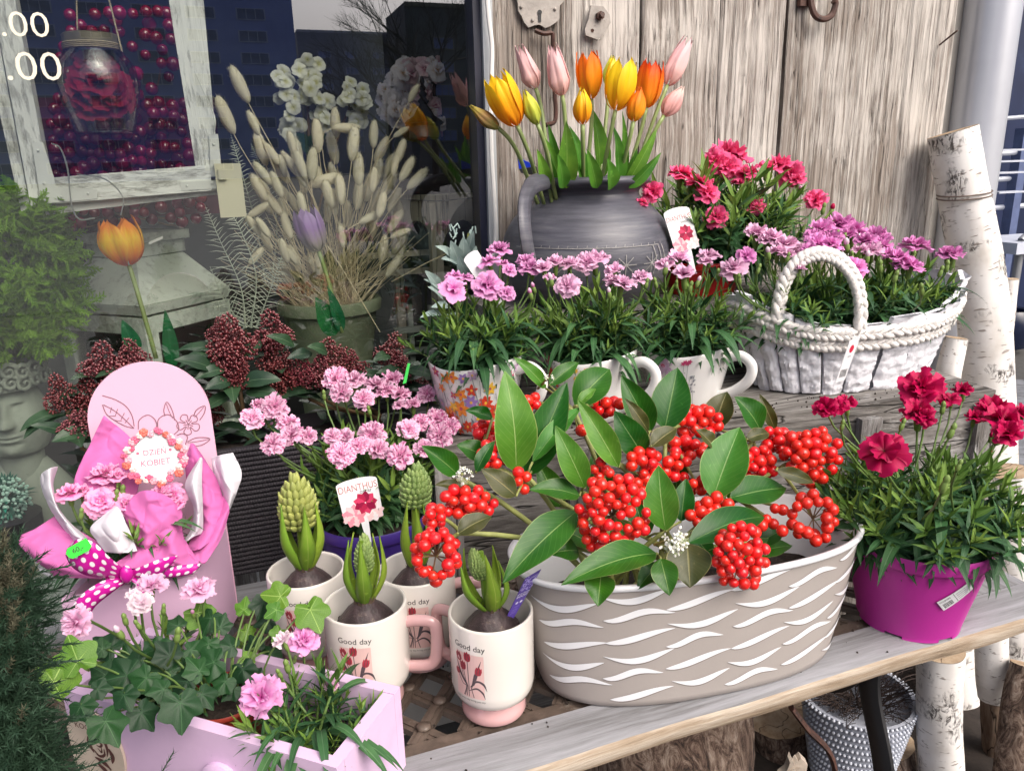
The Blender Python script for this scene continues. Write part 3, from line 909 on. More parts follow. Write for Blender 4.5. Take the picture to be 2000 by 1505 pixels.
def leafp(D, x, y, dx, dy, w_, col, h):
    P = []; L = 5; ln = math.hypot(dx, dy*h)
    nx, ny = -dy*h/ln, dx/ln
    for i in range(L+1):
        q = i/L; ww = w_*.5*math.sin(PI*min(.98, q*.92+.04)); cx = x+dx*q; cy = y+dy*q
        P += [(cx+nx*ww, cy+ny*ww/h), (cx-nx*ww, cy-ny*ww/h)]
    D.add((P, [(2*i, 2*i+1, 2*i+3, 2*i+2) for i in range(L)]), col)
def design1(D, h, R):
    rnd = random.Random(4)
    for k in range(30):
        x = -.078+.16*k/29+rnd.uniform(-.003, .003); y0 = rnd.uniform(.02, .08); y1 = rnd.uniform(.4, .95)
        stem_print(D, [(x, y0), (x+rnd.uniform(-.006, .006), (y0+y1)/2), (x+rnd.uniform(-.01, .01), y1)], .0007, C_gy, h)
        if k % 2 == 0: leafp(D, x, y0, rnd.uniform(-.018, .018), rnd.uniform(.12, .3), .0045, C_gy if k % 4 else C_li, h)
    for x, y, s, c, n in ((-.062, .93, .008, C_mg, 5), (-.046, .86, .009, C_or, 4), (-.034, .90, .010, C_or, 5), (-.056, .70, .007, C_or, 5), (-.036, .62, .006, C_mg, 4), (-.024, .64, .010, C_or, 5),
                          (-.018, .88, .008, C_vi, 6), (-.006, .92, .008, C_li, 6), (-.008, .70, .009, C_rd, 5), (-.010, .52, .011, C_vi, 7), (-.027, .42, .013, C_or, 6), (-.040, .44, .008, C_ye, 5),
                          (-.050, .26, .017, C_or, 9), (-.047, .23, .012, C_rd, 7), (.012, .50, .011, C_rd, 8), (.018, .70, .009, C_ye, 6), (.006, .30, .011, C_ye, 7), (.028, .35, .013, C_rd, 8),
                          (.046, .74, .013, C_mg, 11), (.055, .40, .011, C_vi, 7), (-.020, .14, .010, C_rd, 7), (.0, .10, .009, C_or, 6), (.040, .16, .012, C_or, 8), (-.038, .08, .009, C_rd, 5), (.066, .2, .01, C_rd, 6), (-.066, .45, .007, C_li, 5), (.062, .88, .007, C_li, 5)):
        blossom(D, x, y, s, c, n, rnd.uniform(0, 6), C_mg if c is C_or or c is C_ye else C_ye, h, .55)
def design2(D, h, R):
    rnd = random.Random(9)
    for k in range(14):
        x = -.07+.10*k/13; y1 = rnd.uniform(.5, .95)
        stem_print(D, [(x, .1), (x+rnd.uniform(-.005, .005), .5), (x+rnd.uniform(-.008, .008), y1)], .0006, C_gy, h)
    for x, y, s, c, n in ((-.064, .70, .016, C_rd, 8), (-.068, .98, .010, C_mg, 6), (-.020, .90, .0045, C_ye, 8), (-.019, .76, .0045, C_ye, 8), (-.030, .85, .0035, C_ye, 7), (-.005, .9, .004, C_rd, 6), (-.045, .84, .005, C_gy, 5), (-.058, .45, .010, C_or, 6), (-.02, .5, .007, C_li, 6)):
        blossom(D, x, y, s, c, n, rnd.uniform(0, 6), C_mg, h, .6)
    for i in range(5):
        stem_print(D, [(.012+i*.003, .30+i*.05), (.016+i*.003, .40+i*.05), (.012+i*.004, .46+i*.05)], .0008, C_gy, h)
def design3(D, h, R):
    rnd = random.Random(2)
    for x, y1 in ((-.056, .8), (-.048, .95), (-.028, .7), (-.022, .86), (-.004, .93), (.002, .9), (.006, .6), (.012, .5)):
        stem_print(D, [(x+.004, .12), (x, .4), (x+rnd.uniform(-.003, .003), y1)], .0005, C_gy, h)
    blossom(D, -.033, .82, .016, C_li, 9, .3, C_mg, h, .42)
    blossom(D, -.062, .50, .010, C_mg, 6, .3, C_ye, h)
    for k in range(4): blossom(D, -.003+k*.003, .88+.03*(k % 2), .0035, C_mg, 5, 0, None, h)
    for k in range(22): blossom(D, .010+rnd.uniform(-.006, .006), .32+rnd.uniform(0, .33), .0016, C_gy, 4, k, None, h)
    for k in range(10): leafp(D, -.05+k*.005, .15+rnd.uniform(0, .1), rnd.uniform(-.008, .008), .15, .003, C_li, h)
cups = [cup(935, 832, 700, 192, 118, 'white cup printed all over with orange flowers, left of the three', 58, design1, 1),
        cup(1152, 812, 690, 184, 118, 'white cup with sparse red and yellow flower print, middle of the three', 62, design2, 2),
        cup(1336, 786, 678, 176, 118, 'white cup with a single lilac flower print, right of the three', 66, design3, 3)]

# ---- plastic pots
def pot(P, h, rt, rb, mat, name, label, rimh=.012, rimw=.004, cut=0, seg=64, soilz=.008):
    t = thing(name, label, 'pot', P)
    ri = rt-rimw
    prof = [(rb*.6, 0), (rb, .0005), (rb*1.005, .003)] + [(lerp(rb, ri, q), lerp(.004, h-rimh, q)) for q in (.3, .6, .8, .8001, 1)]
    mb = MB()
    if cut:   # notched foot
        def wob(a, z): return 1
    mb.lathe(prof, seg, P); mb.build('body', mat, t, smooth=50)
    MB().lathe([(ri-.001, h-rimh-.001), (rt-.001, h-rimh), (rt, h-rimh+.002), (rt, h-.002), (rt-.0012, h), (rt-.003, h-.001), (rt-.004, h-.006), (lerp(rb, ri, .75)-.003, h*.75), (0, h*.75)], seg, P).build('rim', mat, t, smooth=60)
    disc_soil(t, P, rt-.005, P.z+h-soilz)
    return t
purple_pl = plain('violet_plastic', (.06, .03, .24), .35, .08, 12)
magenta_pl = plain('magenta_plastic', (.50, .03, .32), .42, .06, 12, .08, 300, dirt=((.42, .05, .26), 22, .64))
red_pl = plain('red_plastic', (.62, .02, .02), .35, .06, 12)
Pp = V(.118, .905, ZB); 
Pq = ony(725, 1000, .905); vph = Pq.z-ZB
Pp.x = Pq.x
pot(Pp, vph, 108*mpp(Pq), 80*mpp(Pq), purple_pl, 'violet_pot', 'dark violet plastic pot behind the mugs with a plant label in it', .016)
Pm = onz(1772, 1196, ZB+.004); hm = fit_h(Pm, 1035); rtm = 138*mpp(Pm+V(0, 0, hm)); rbm = 92*mpp(Pm)
tm = pot(Pm, hm, rtm, rbm, magenta_pl, 'magenta_pot', 'bright magenta plastic pot on the right end of the bench', .016, .005)
mb = MB(); mb.lathe([(rbm*1.05*1, hm*.55), (rbm*1.06, hm*.56)], 10, Pm) if 0 else None
# feet under the magenta pot
a0 = cam_az(Pm)
for k in range(6):
    a = a0+rad(18+60*k); n = 10; mbf = MB()
    for (i) in range(1):
        out = [(Pm.x+math.cos(a+rad(q))*rbm*.995, Pm.y+math.sin(a+rad(q))*rbm*.995, ZB+.0005) for q in np.linspace(-20, 20, n)]
        inn = [(Pm.x+math.cos(a+rad(q))*rbm*.8, Pm.y+math.sin(a+rad(q))*rbm*.8, ZB+.0005) for q in np.linspace(20, -20, n)]
        mbf.prism(out+inn, (0, 0, .0045))
    mbf.build('foot', magenta_pl, tm)
white_paper = plain('label_paper', (.78, .78, .80), .35, .02)
# bar-code sticker
af = a0+rad(38); 
def potfn(P, h, rb, rt, ang):
    def fn(x, y, l):
        r = lerp(rb, rt, min(1, y/h/.9))+.0022+l*1e-5; a = ang+x/r
        return (P.x+math.cos(a)*r, P.y+math.sin(a)*r, P.z+y)
    return fn
fn = potfn(Pm, hm, rbm, rtm-.005, af)
rot = rad(42)
def rp(pts, cx, cy, r=rot): return [(cx+x*math.cos(r)-y*math.sin(r), cy+x*math.sin(r)+y*math.cos(r)) for x, y in pts]
st = thing('price_sticker', 'white bar code sticker peeling off the magenta pot', 'sticker', fn(0, hm*.6, 0))
D = Decal(fn); D.lift = 60
cy = hm*.60
n = 8
vs = rp([(-.020+.040*i/n, y) for i in range(n+1) for y in (-.008, .008)], 0, cy); D.add((vs, [(2*i, 2*i+2, 2*i+3, 2*i+1) for i in range(n)]), white_paper)
for k in range(9):
    x = -.017+k*.0013; D.add((rp([(x, -.006), (x+.0006 if k % 3 else x+.0009, -.006), (x+.0006, .001), (x, .001)], 0, cy), [(0, 1, 2, 3)]), ink_black)
vs, fs = text2d('TOLBORE', .0022); D.add((rp([(x-.012, y+.0035) for x, y in vs], 0, cy), fs), ink_black)
D.add((rp([(-.0015, -.007), (-.001, -.007), (-.001, .007), (-.0015, .007)], 0, cy), [(0, 1, 2, 3)]), ink_black)
for k in range(4): D.add((rp([(.001, -.005+k*.003), (.013+.002*(k % 2), -.005+k*.003), (.013, -.0045+k*.003), (.001, -.0045+k*.003)], 0, cy), [(0, 1, 2, 3)]), C_gy)
D.build('print', st)
st.name = 'price_sticker'

# red pot behind
Pr = ony(1372, 500, 1.16); Pr.z = ZR
hr = ony(1372, 505, 1.16).z-ZR
pot(Pr, max(.05, hr), 85*mpp(V(Pr.x, Pr.y, ZR+.06)), 62*mpp(V(Pr.x, Pr.y, ZR)), red_pl, 'red_pot', 'bright red plastic pot beside the grey jug', .012)

# ---- oval planter with white wave slots
taupe = plain('taupe_plastic', (.37, .335, .315), .5, .05, 10, .08, 200, dirt=((.30, .265, .24), 9, .62))
white_pl = plain('white_plastic', (.80, .81, .84), .3, .02, 10)
slot_shade = plain('slot_edge_shade', (.20, .175, .16), .6, .05)  # shade painted round the surface waves so they look recessed
zt_ = .596
PL = onz(1040, 1112, zt_); PRr = onz(1679, 1045, zt_)
pcx, pcy, pa, prot = .439, .652, .198, -.114
planter = thing('oval_planter', 'long taupe oval planter with white wave slots full of red berry branches', 'planter', (pcx, pcy, ZB))
PH = zt_-ZB; PB_a, PB_b = pa*.86, .083; PT_a, PT_b = pa, .087
def se(a, b, th, n=2.55):
    c, s = math.cos(th), math.sin(th)
    return (a*math.copysign(abs(c)**(2/n), c), b*math.copysign(abs(s)**(2/n), s))
def plan(q, th, off=0):
    e = q**.8
    x, y = se(lerp(PB_a, PT_a, e)+off, lerp(PB_b, PT_b, e)+off, th)
    return pcx+x*math.cos(prot)-y*math.sin(prot), pcy+x*math.sin(prot)+y*math.cos(prot)
ptilt = lambda x: 0.0
mb = MB(); rows = [(0, -.012), (0, -.004), (.015, 0)] + [(q, 0) for q in (.06, .2, .4, .6, .8, .95)] + [(.97, .0)]
def fnp(u, v):
    i = v*(len(rows)-1); a = rows[int(round(i))]
    x, y = plan(a[0], 2*PI*u, a[1]); return (x, y, ZB+.0005+a[0]*PH), (u, v)
mb.grid(fnp, 120, len(rows)-1); mb.build('outer_shell', taupe, planter, smooth=60)
rows2 = [(.955, .0018), (.965, .0035), (.985, .0038), (.997, .0028), (1.0, .0005), (.997, -.002), (.97, -.0035), (.7, -.005), (.45, -.006), (.45, -.03)]
mb = MB()
def fnp2(u, v):
    a = rows2[int(round(v*(len(rows2)-1)))]
    x, y = plan(a[0], 2*PI*u, a[1]); return (x, y, ZB+.0005+a[0]*PH), (u, v)
mb.grid(fnp2, 120, len(rows2)-1); mb.build('inner_liner', white_pl, planter, smooth=60)
mb = MB()
def fnp3(u, v):
    x, y = plan(.62, 2*PI*u, -.006); x = lerp(pcx, x, v); y = lerp(pcy, y, v)
    return (x, y, ZB+PH*(.50)+.010*mn.noise(Vector((x*30, y*30, 0)))), (u, v)
mb.grid(fnp3, 60, 10, flip=True); mb.build('soil', soil_m, planter)
# arc length table on the front
ths = np.linspace(PI, 2*PI, 400); pp = [plan(.5, th) for th in ths]; sl = [0]
for i in range(1, 400): sl.append(sl[-1]+math.hypot(pp[i][0]-pp[i-1][0], pp[i][1]-pp[i-1][1]))
sl = np.array(sl); Ltot = sl[-1]
def wave_pt(s, hq, off):
    th = float(np.interp(s, sl, ths)); x, y = plan(hq, th, off); return (x, y, ZB+.0005+hq*PH)
cs = .066; c = 0; s0 = -.03
wv_rnd = random.Random(3)
while s0 < Ltot+.03:
    for r in range(6):
        hq = .12+r*.158+(c % 2)*.078
        if hq > .92: continue
        L = .066*wv_rnd.uniform(.9, 1.12); typ = (c*2+r) % 3
        x0 = s0+wv_rnd.uniform(-.004, .004); n = 16
        def wave(ex, dy, off):
            vs = []
            for i in range(n+1):
                q = i/n; th_ = (.0078+ex)*max(.02, math.sin(PI*q**(.8 if typ else 1.2)))**.75
                if typ == 0: cy_ = -.006*math.sin(PI*q*1.25)*1.0+.001
                elif typ == 1: cy_ = .0055*-math.cos(PI*q)*1.1
                else: cy_ = .0035*math.sin(2*PI*q-2.2)+.004*q
                ss = min(max(x0+L*q, .001), Ltot-.001)
                for sg in (-1, 1):
                    vs.append(wave_pt(ss, min(.945, max(.03, hq+(cy_+sg*th_/2+dy)/PH)), off))
            return vs, [(2*i, 2*i+2, 2*i+3, 2*i+1) for i in range(n)]
        if x0 < -.02 or x0+L > Ltot+.02: continue
        mb = MB(); a_, b_ = wave(.0016, -.0007, .0005); mb.add(a_, b_, 0); a_, b_ = wave(0, 0, .0009); mb.add(a_, b_, 1)
        mb.build('wave_slot', [slot_shade, white_pl], planter, smooth=False)
    s0 += cs; c += 1

# ---- white bark basket
bark_white = plain('whitewashed_bark', (.76, .76, .81), .85, .06, 60, 1.0, 70, dirt=((.40, .38, .38), 70, .68))
braid_m = plain('whitewashed_braid', (.76, .73, .70), .8, .12, 90, .8, 120, dirt=((.25, .18, .14), 45, .66))
bkt_c = V(*crate_xy(.70, .095), ZS+.001)
bkt_c = V(.905, .945, ZS+.001)
basket = thing('bark_basket', 'whitewashed bark basket with braided rim and handles, full of lilac carnations', 'basket', bkt_c)
BKL, BKW, BKH = .190, .098, .108
ba = rad(-4)
def bpt(th, q, off=0):
    e = q
    a_ = lerp(BKL*.74, BKL, e)+off; b_ = lerp(BKW*.72, BKW, e)+off
    x, y = a_*math.copysign(abs(math.cos(th))**.85, math.cos(th)), b_*math.copysign(abs(math.sin(th))**.9, math.sin(th))
    z = q*BKH+.040*q*(abs(math.cos(th))**3)+.006*q*math.cos(th)
    return bkt_c+V(x*math.cos(ba)-y*math.sin(ba), x*math.sin(ba)+y*math.cos(ba), z)
NS = 24
for k in range(NS):
    t0 = 2*PI*k/NS+.008; t1 = 2*PI*(k+1)/NS-.008; ph = U(0, 99); top = 1.02+U(-.03, .09); lo = U(-.02, .015); pr_ = U(0, .004)
    mb = MB()
    def fs_(u, v):
        th = lerp(t0, t1, u); q = lerp(lo, top, v)
        arch = math.sin(PI*min(1, max(0, u)))**.4*.006
        n = mn.noise(Vector((u*2+ph, q*9, 1)))*.0045+abs(mn.noise(Vector((u*5+ph, q*16, 5))))*.0045+mn.noise(Vector((u*12+ph, q*44, 5)))*.0016
        return bpt(th, q, arch+n+pr_), (u, v)
    mb.grid(fs_, 14, 40)
    def fb_(u, v):
        th = lerp(t1, t0, u); q = lerp(lo, top, v); return bpt(th, q, -.004), (u, v)
    mb.grid(fb_, 4, 4)
    for v_ in (lo, top):
        mb.add([bpt(t0, v_, .003), bpt(t1, v_, .003), bpt(t1, v_, -.004), bpt(t0, v_, -.004)], [(0, 1, 2, 3)])
    mb.build('bark_slat', bark_white, basket, smooth=60)
def braid(fn, n, r, amp, freq, strands=3, seg=6, step=420):
    mb = MB()
    for s in range(strands):
        pts = []
        for i in range(step+1):
            t_ = i/step; p, nx, bx = fn(t_); ph_ = 2*PI*freq*t_+2*PI*s/strands
            pts.append(p+bx*math.sin(ph_)*amp+nx*math.sin(2*ph_)*amp*.35)
        mb.tube(pts, r, seg, cap=True, flat=.8)
    return mb
for q, off in ((.90, .010), (.74, .009)):
    def rf(t_):
        th = 2*PI*t_; p = bpt(th, q, off); p2 = bpt(th+.01, q, off); tg = (p2-p).normalized(); nx = (p-bkt_c); nx.z = 0; nx = (nx-tg*nx.dot(tg)).normalized()
        return p, nx, tg.cross(nx)
    braid(rf, 0, .0052, .0062, 26, strands=4, step=800).build('braided_rim', braid_m, basket, smooth=True)
for sgn in (-1, 1):
    tx = (1518, 1668) if sgn < 0 else (1566, 1700)
    cand = [bpt(rad(sgn*90+q), 1.0, 0) for q in range(-75, 76)]
    A, B = [min(cand, key=lambda p: abs(proj(p)[0]-x_)) for x_ in tx]
    ctr = (A+B)/2; half = (B-A)/2; hh = .126 if sgn < 0 else .146
    outw = V(0, sgn*1.0, 0)
    def hf(t_):
        a = PI*t_; p = ctr-half*math.cos(a)*1.06+V(0, 0, -.010+(hh-.02)*math.sin(a)**.75)+outw*.006
        p2 = ctr-half*math.cos(a+.01)*1.06+V(0, 0, -.010+(hh-.02)*math.sin(min(PI, a+.01))**.75)+outw*.006
        tg = (p2-p); tg = tg.normalized() if tg.length > 1e-7 else V(0, 0, -1)
        nx = outw; nx = (nx-tg*nx.dot(tg)).normalized(); return p, nx, tg.cross(nx)
    braid(hf, 0, .0064, .0060, 6, strands=4, step=220).build('handle', braid_m, basket, smooth=True)
# basket lining / soil
mb = MB()
def fbl(u, v):
    p = bpt(2*PI*u, .86, -.006); q = lerp(1, 0, v); return (bkt_c.x+(p.x-bkt_c.x)*q, bkt_c.y+(p.y-bkt_c.y)*q, bkt_c.z+BKH*.82), (u, v)
mb.grid(fbl, 40, 6); mb.build('soil', soil_m, basket)
# hang tag on the basket
tgp = ony(1656, 700, bpt(rad(-90), .5, .02).y-.006)
def planefn(O, ux, uy, nrm):
    O, ux, uy, nrm = Vector(O), Vector(ux).normalized(), Vector(uy).normalized(), Vector(nrm).normalized()
    return lambda x, y, l: tuple(O+ux*x+uy*y+nrm*(l*1.2e-5+.0004))
tg = thing('hang_tag', 'white hang tag with a red dot and bar code tied to the bark basket', 'price tag', tgp)
k = mpp(tgp); fn = planefn(tgp, (1, -.1, 0.12), (.18, -.1, 1), (-.1, -1, 0))
mb = MB(); c4_ = [fn(-12*k, -48*k, 0), fn(9*k, -46*k, 0), fn(13*k, 47*k, 0), fn(-10*k, 38*k, 0)]; mb.prism(c4_, (0, .0006, 0)); mb.build('card', white_paper, tg)
D = Decal(fn); D.lift = 10; D.add(ell(1*k, 20*k, 4.5*k, 8*k, n=16), plain('print_dot_red', (.6, .02, .06), .4))
for i in range(8): D.add(([((-8+i*1.9)*k, -38*k), ((-7+i*1.9)*k, -38*k), ((-7+i*1.9)*k, -22*k), ((-8+i*1.9)*k, -22*k)], [(0, 1, 2, 3)]), ink_black)
vs, fs = text2d('695', 3.4*k); D.add(([(x+1*k, y+3*k) for x, y in vs], fs), C_gy)
D.build('print', tg)
MB().tube([fn(2*k, 42*k, 0), tgp+V(.004, -.0, 52*k), tgp+V(.003, .02, 62*k)], .0006, 5).build('string', white_paper, tg)

# ---- grey jug
clay = plain('smoked_clay', (.085, .085, .10), .42, .25, 9, .25, 60, dirt=((.19, .18, .18), 5, .55), spec=.5)
clay, t = newmat('brushed_clay')
_o = t.tc(); nb1 = t.noise(t.map(_o, (14, 14, 150)), 1, 5, .65); nb2 = t.noise(_o, 7, 3)
nb_ = t.math('ADD', t.math('MULTIPLY', nb1, .55), t.math('MULTIPLY', nb2, .45))
t.l(t.ramp(nb_, [(.34, (.045, .045, .058)), (.50, (.085, .085, .105)), (.60, (.125, .125, .14)), (.74, (.21, .205, .205))]), t.b.inputs['Base Color'])
t.b.inputs['Roughness'].default_value = .42; t.bump(nb1, .35, .002)
JP = ony(1146, 490, 1.19); kj = mpp(JP); JP.z = ZR
zj = lambda py: ony(1146, py, 1.19).z
jug = thing('clay_jug', 'big round dark grey clay jug with incised stars, full of tulips', 'jug', JP)
R_ = lambda px: px*kj
prof = [(R_(100), ZR), (R_(118), ZR+.003)] + [(R_(r), zj(y)) for r, y in ((150, 548), (163, 515), (166, 490), (161, 462), (149, 435), (134, 415), (117, 398), (104, 388), (98, 379), (100, 371), (108, 364), (117, 358), (119, 352), (116, 346), (110, 344), (103, 350), (96, 366), (94, 380), (112, 405))]
pz = sorted([p for p in prof[:1]], key=lambda p: p[1])
sm = smooth_path([(a, 0, b) for a, b in prof], 4)
MB().lathe([(max(0.001, p.x), p.z) for p in sm], 72, (JP.x, JP.y, 0), wob=lambda a, z: 1+.006*math.sin(a*2+z*9)+.0012*math.sin(z*900)).build('body', clay, jug, smooth=60)
jr = lambda z: float(np.interp(z, [p.z for p in sm[:40]], [p.x for p in sm[:40]]))
az = cam_az(JP)
def jfn(x, y, l):
    r = jr(y)+.0010+l*1e-5; a = az+x/R_(166); return (JP.x+math.cos(a)*r, JP.y+math.sin(a)*r, y)
D = Decal(jfn); inc = plain('incised_line', (.30, .29, .28), .7, .3, 200)
zz = zj(468)
ring = [(-.13+.26*i/40, zz) for i in range(41)]; D.add(stroke(ring, .0009), inc)
for sx_ in (-.035, .062, -.105, .012+.1):
    for a in range(4):
        aa = PI*a/4; L = .018
        D.add(stroke([(sx_-math.cos(aa)*L, zj(500)-math.sin(aa)*L*.9), (sx_, zj(500)), (sx_+math.cos(aa)*L, zj(500)+math.sin(aa)*L*.9)], .0012), inc)
for i in range(18):
    x = -.12+.015*i; D.add(stroke([(x, zz+.0), (x+.001, zz+.004)], .0008), inc)
for s_ in (.115, .128, .138): D.add(stroke(smooth2([(s_, zz), (s_+.006, zz-.02), (s_+.004, zz-.045)]), .0016), inc)
D.build('incised_pattern', jug)
# strap handle
hpts = [(1066, 352, -.085), (1040, 362, -.105), (1026, 390, -.135), (1024, 430, -.155), (1029, 475, -.16), (1036, 510, -.150), (1044, 530, -.135)]
MB().tube(smooth_path([ony(x, y, 1.19+o) for x, y, o in hpts], 6), [.0125]*3+[.0135]*40 if 0 else .0135, 12, flat=.5, up=(0, -1, .2)).build('handle', clay, jug)

# ---- lilac drawer box, front left
lilac = plain('lilac_paint', (.68, .49, .69), .5, .05, 9, .12, 120, dirt=((.62, .43, .63), 4, .6))
lilac_in = lilac
ZD = .537
FL = onz(120, 1345, ZD); BRp = onz(781, 1340, ZD)
BRp = V(BRp.x, BRp.y, ZD)
u_ = rad(-41); ud = V(math.cos(u_), math.sin(u_), 0); vd = V(-math.sin(u_), math.cos(u_), 0)
dW = (BRp-FL).dot(ud); dD = (BRp-FL).dot(vd)
FL = V(FL.x, FL.y, ZB)
drawer = thing('drawer_box', 'open lilac drawer box with a round knob and a rose disc, lower left', 'box', FL)
def dp(u, v, z): return FL+ud*u+vd*v+V(0, 0, z)
TH = .011; dH = ZD-ZB
Rd = Matrix.Rotation(u_, 4, 'Z')
def dbox(name, u0, u1, v0, v1, z0, z1, mat=lilac):
    c_ = dp((u0+u1)/2, (v0+v1)/2, (z0+z1)/2)
    mb = MB().box(c_, (u1-u0, v1-v0, z1-z0), 0, Rd)
    return mb.build(name, mat, drawer)
dbox('front_panel', 0, dW, 0, TH, 0, dH); dbox('back_panel', 0, dW, dD-TH, dD, 0, dH)
dbox('side_panel', 0, TH, TH+.0003, dD-TH-.0003, 0, dH-.0006); dbox('side_panel', dW-TH, dW, TH+.0003, dD-TH-.0003, 0, dH-.0006)
dbox('bottom_panel', TH, dW-TH, TH, dD-TH, .001, .006, plain('lilac_painted_shade', (.25, .15, .3), .6))  # drawer floor: the shade inside is put into a darker lilac
K = dp(dW*.60, 0, dH*.42)
Mk = Matrix.Translation(K) @ Matrix.Rotation(u_, 4, 'Z') @ Matrix.Rotation(rad(90), 4, 'X')
MB().lathe([(.021, 0), (.021, .004), (.018, .0055), (.009, .007), (.009, .014), (.016, .019), (.0185, .026), (.016, .032), (.008, .0345), (0, .035)], 36).xf(Mk).build('knob', lilac, drawer, smooth=60)
# wooden disc with burnt rose
plyw = plain('pale_plywood', (.60, .50, .40), .6, .1, 30); burnt = plain('burnt_brown', (.10, .035, .03), .7, .2, 90)
fnd = planefn(dp(0, 0, 0), ud, (0, 0, 1), -vd)
disc = thing('rose_disc', 'pale plywood disc with a burnt rose on the front of the lilac drawer', 'ornament', dp(.03, 0, .04))
cxd, czd, rd_ = .030, .030, .038
dpts = []
for i in range(48):
    a = 2*PI*i/48; dpts.append((cxd+math.cos(a)*rd_*.95, czd+math.sin(a)*rd_*1.15))
dpts = [(max(.0005, a), min(dH-.002, max(.0005, b))) for a, b in dpts]
MB().prism([fnd(a, b, 0) for a, b in dpts], tuple(-vd*.0025)).build('disc', [plyw], disc)
D = Decal(planefn(dp(0, 0, 0)-vd*.0028, ud, (0, 0, 1), -vd))
vs, fs = text2d('KOCH', .006); D.add(([(x+.024, y+.052) for x, y in vs], fs), burnt)
rc = (.040, .034)
for (pts, wd) in (([(-.012, .014), (-.014, .004), (-.010, -.006)], .004), ([(-.008, .014), (-.002, .017), (.005, .013), (.008, .003), (.006, -.006)], .0035), ([(-.006, .006), (-.002, .009), (.002, .006), (-.001, .003), (-.005, .004)], .0022),
                  ([(-.010, -.002), (-.004, -.008), (.003, -.005), (.004, .002)], .0026), ([(.010, .004), (.013, -.004), (.011, -.012)], .0045), ([(-.010, -.011), (0, -.014), (.008, -.020)], .0045), ([(-.009, -.017), (-.001, -.022), (.004, -.026)], .0045), ([(.006, -.020), (.012, -.026), (.016, -.033)], .002), ([(-.004, .001), (0, -.003), (.001, .004)], .0016)):
    q = smooth2(pts, 4); m_ = len(q); D.add(stroke([(rc[0]+a, rc[1]+b) for a, b in q], [wd*(.25+.9*math.sin(PI*i/(m_-1))) for i in range(m_)]), burnt)
D.build('burnt_rose', disc)
# red inner pot in the drawer
rp_ = onz(425, 1372, ZD-.012)
pot(V(rp_.x+.006, rp_.y+.015, ZB+.006), .066, .036, .026, plain('terracotta_red', (.33, .04, .025), .4), 'inner_pot', 'small red pot standing inside the lilac drawer under the ivy', .006, .002)

# ---- pink arched gift box
pinkp = plain('pink_paint', (.76, .46, .60), .45, .03, 6, .06, 100)
pinkb = plain('mauve_paint', (.66, .43, .60), .5, .05, 7, .08, 100)
YB = .93
xl = ony(176, 850, YB).x; xr = ony(445, 900, YB).x; zc = ony(310, 705, YB).z
xr = onz(468, 1215, ZB).x
kk = (xr-xl)
gb = thing('arched_gift_box', 'pink wooden gift box with a tall arched back engraved with flowers', 'gift box', ((xl+xr)/2, YB, ZB))
pts = [(xl, YB, ZB), (xr, YB, ZB)]; rc_ = kk/2; zarc = zc-rc_*1.02
for i in range(33):
    a = PI*i/32; pts.append(((xl+xr)/2+math.cos(a)*rc_, YB, zarc+math.sin(a)*rc_*1.02))
MB().prism(pts, (0, .006, 0)).build('back_board', pinkp, gb)
eng = plain('engraved_line', (.24, .13, .17), .6)
D = Decal(lambda x, y, l: tuple(ony(0, 0, 1) if 0 else (x, YB-.0003-l*1e-5, y)))
def W2(px, py): p = ony(px, py, YB); return (p.x, p.z)
def ln(pts, wd=.0011, n=5): D.add(stroke(smooth2([W2(*p) for p in pts], n), wd), eng)
# leaf far left, two small leaves, blossoms
ln([(200, 772), (225, 780), (246, 793), (258, 812), (262, 832)]); ln([(200, 790), (208, 808), (226, 822), (246, 832), (262, 836)]); ln([(202, 790), (228, 805), (262, 836)])
for a in ((215, 806, 218, 795), (225, 812, 230, 798), (236, 820, 243, 806), (244, 826, 252, 815), (212, 812, 226, 812), (224, 820, 238, 822)): ln([(a[0], a[1]), ((a[0]+a[2])/2, (a[1]+a[3])/2), (a[2], a[3])], .0008, 2)
ln([(322, 812), (320, 800), (325, 785), (332, 792), (338, 806), (341, 820)]); ln([(325, 788), (330, 802), (337, 816)], .0008)
ln([(270, 838), (272, 820), (288, 810), (302, 818), (306, 832), (300, 842)]); ln([(308, 836), (310, 818), (328, 809), (345, 822), (349, 838), (340, 848)])
for ca_, sa in ((0, 0),):
    cx_, cy_ = 368, 828
    for k in range(5):
        a = 2*PI*k/5+.4; bx, by = cx_+math.cos(a)*15, cy_+math.sin(a)*13
        ln([(cx_+math.cos(a-.5)*6, cy_+math.sin(a-.5)*6), (bx+math.cos(a-1.2)*8, by+math.sin(a-1.2)*8), (bx+math.cos(a)*8, by+math.sin(a)*8), (bx+math.cos(a+1.2)*8, by+math.sin(a+1.2)*8), (cx_+math.cos(a+.5)*6, cy_+math.sin(a+.5)*6)], .0010)
        ln([(cx_, cy_), (cx_+math.cos(a)*5, cy_+math.sin(a)*5), (cx_+math.cos(a)*10, cy_+math.sin(a)*10)], .0009, 2)
ln([(378, 812), (384, 800), (400, 792), (399, 806), (390, 820)]); ln([(380, 814), (390, 804), (398, 794)], .0008)
ln([(366, 862), (385, 854), (410, 856), (395, 868), (370, 872)]); ln([(366, 864), (388, 861), (408, 857)], .0008); ln([(345, 850), (356, 846), (366, 852), (362, 868)])
D.build('engraving', gb)
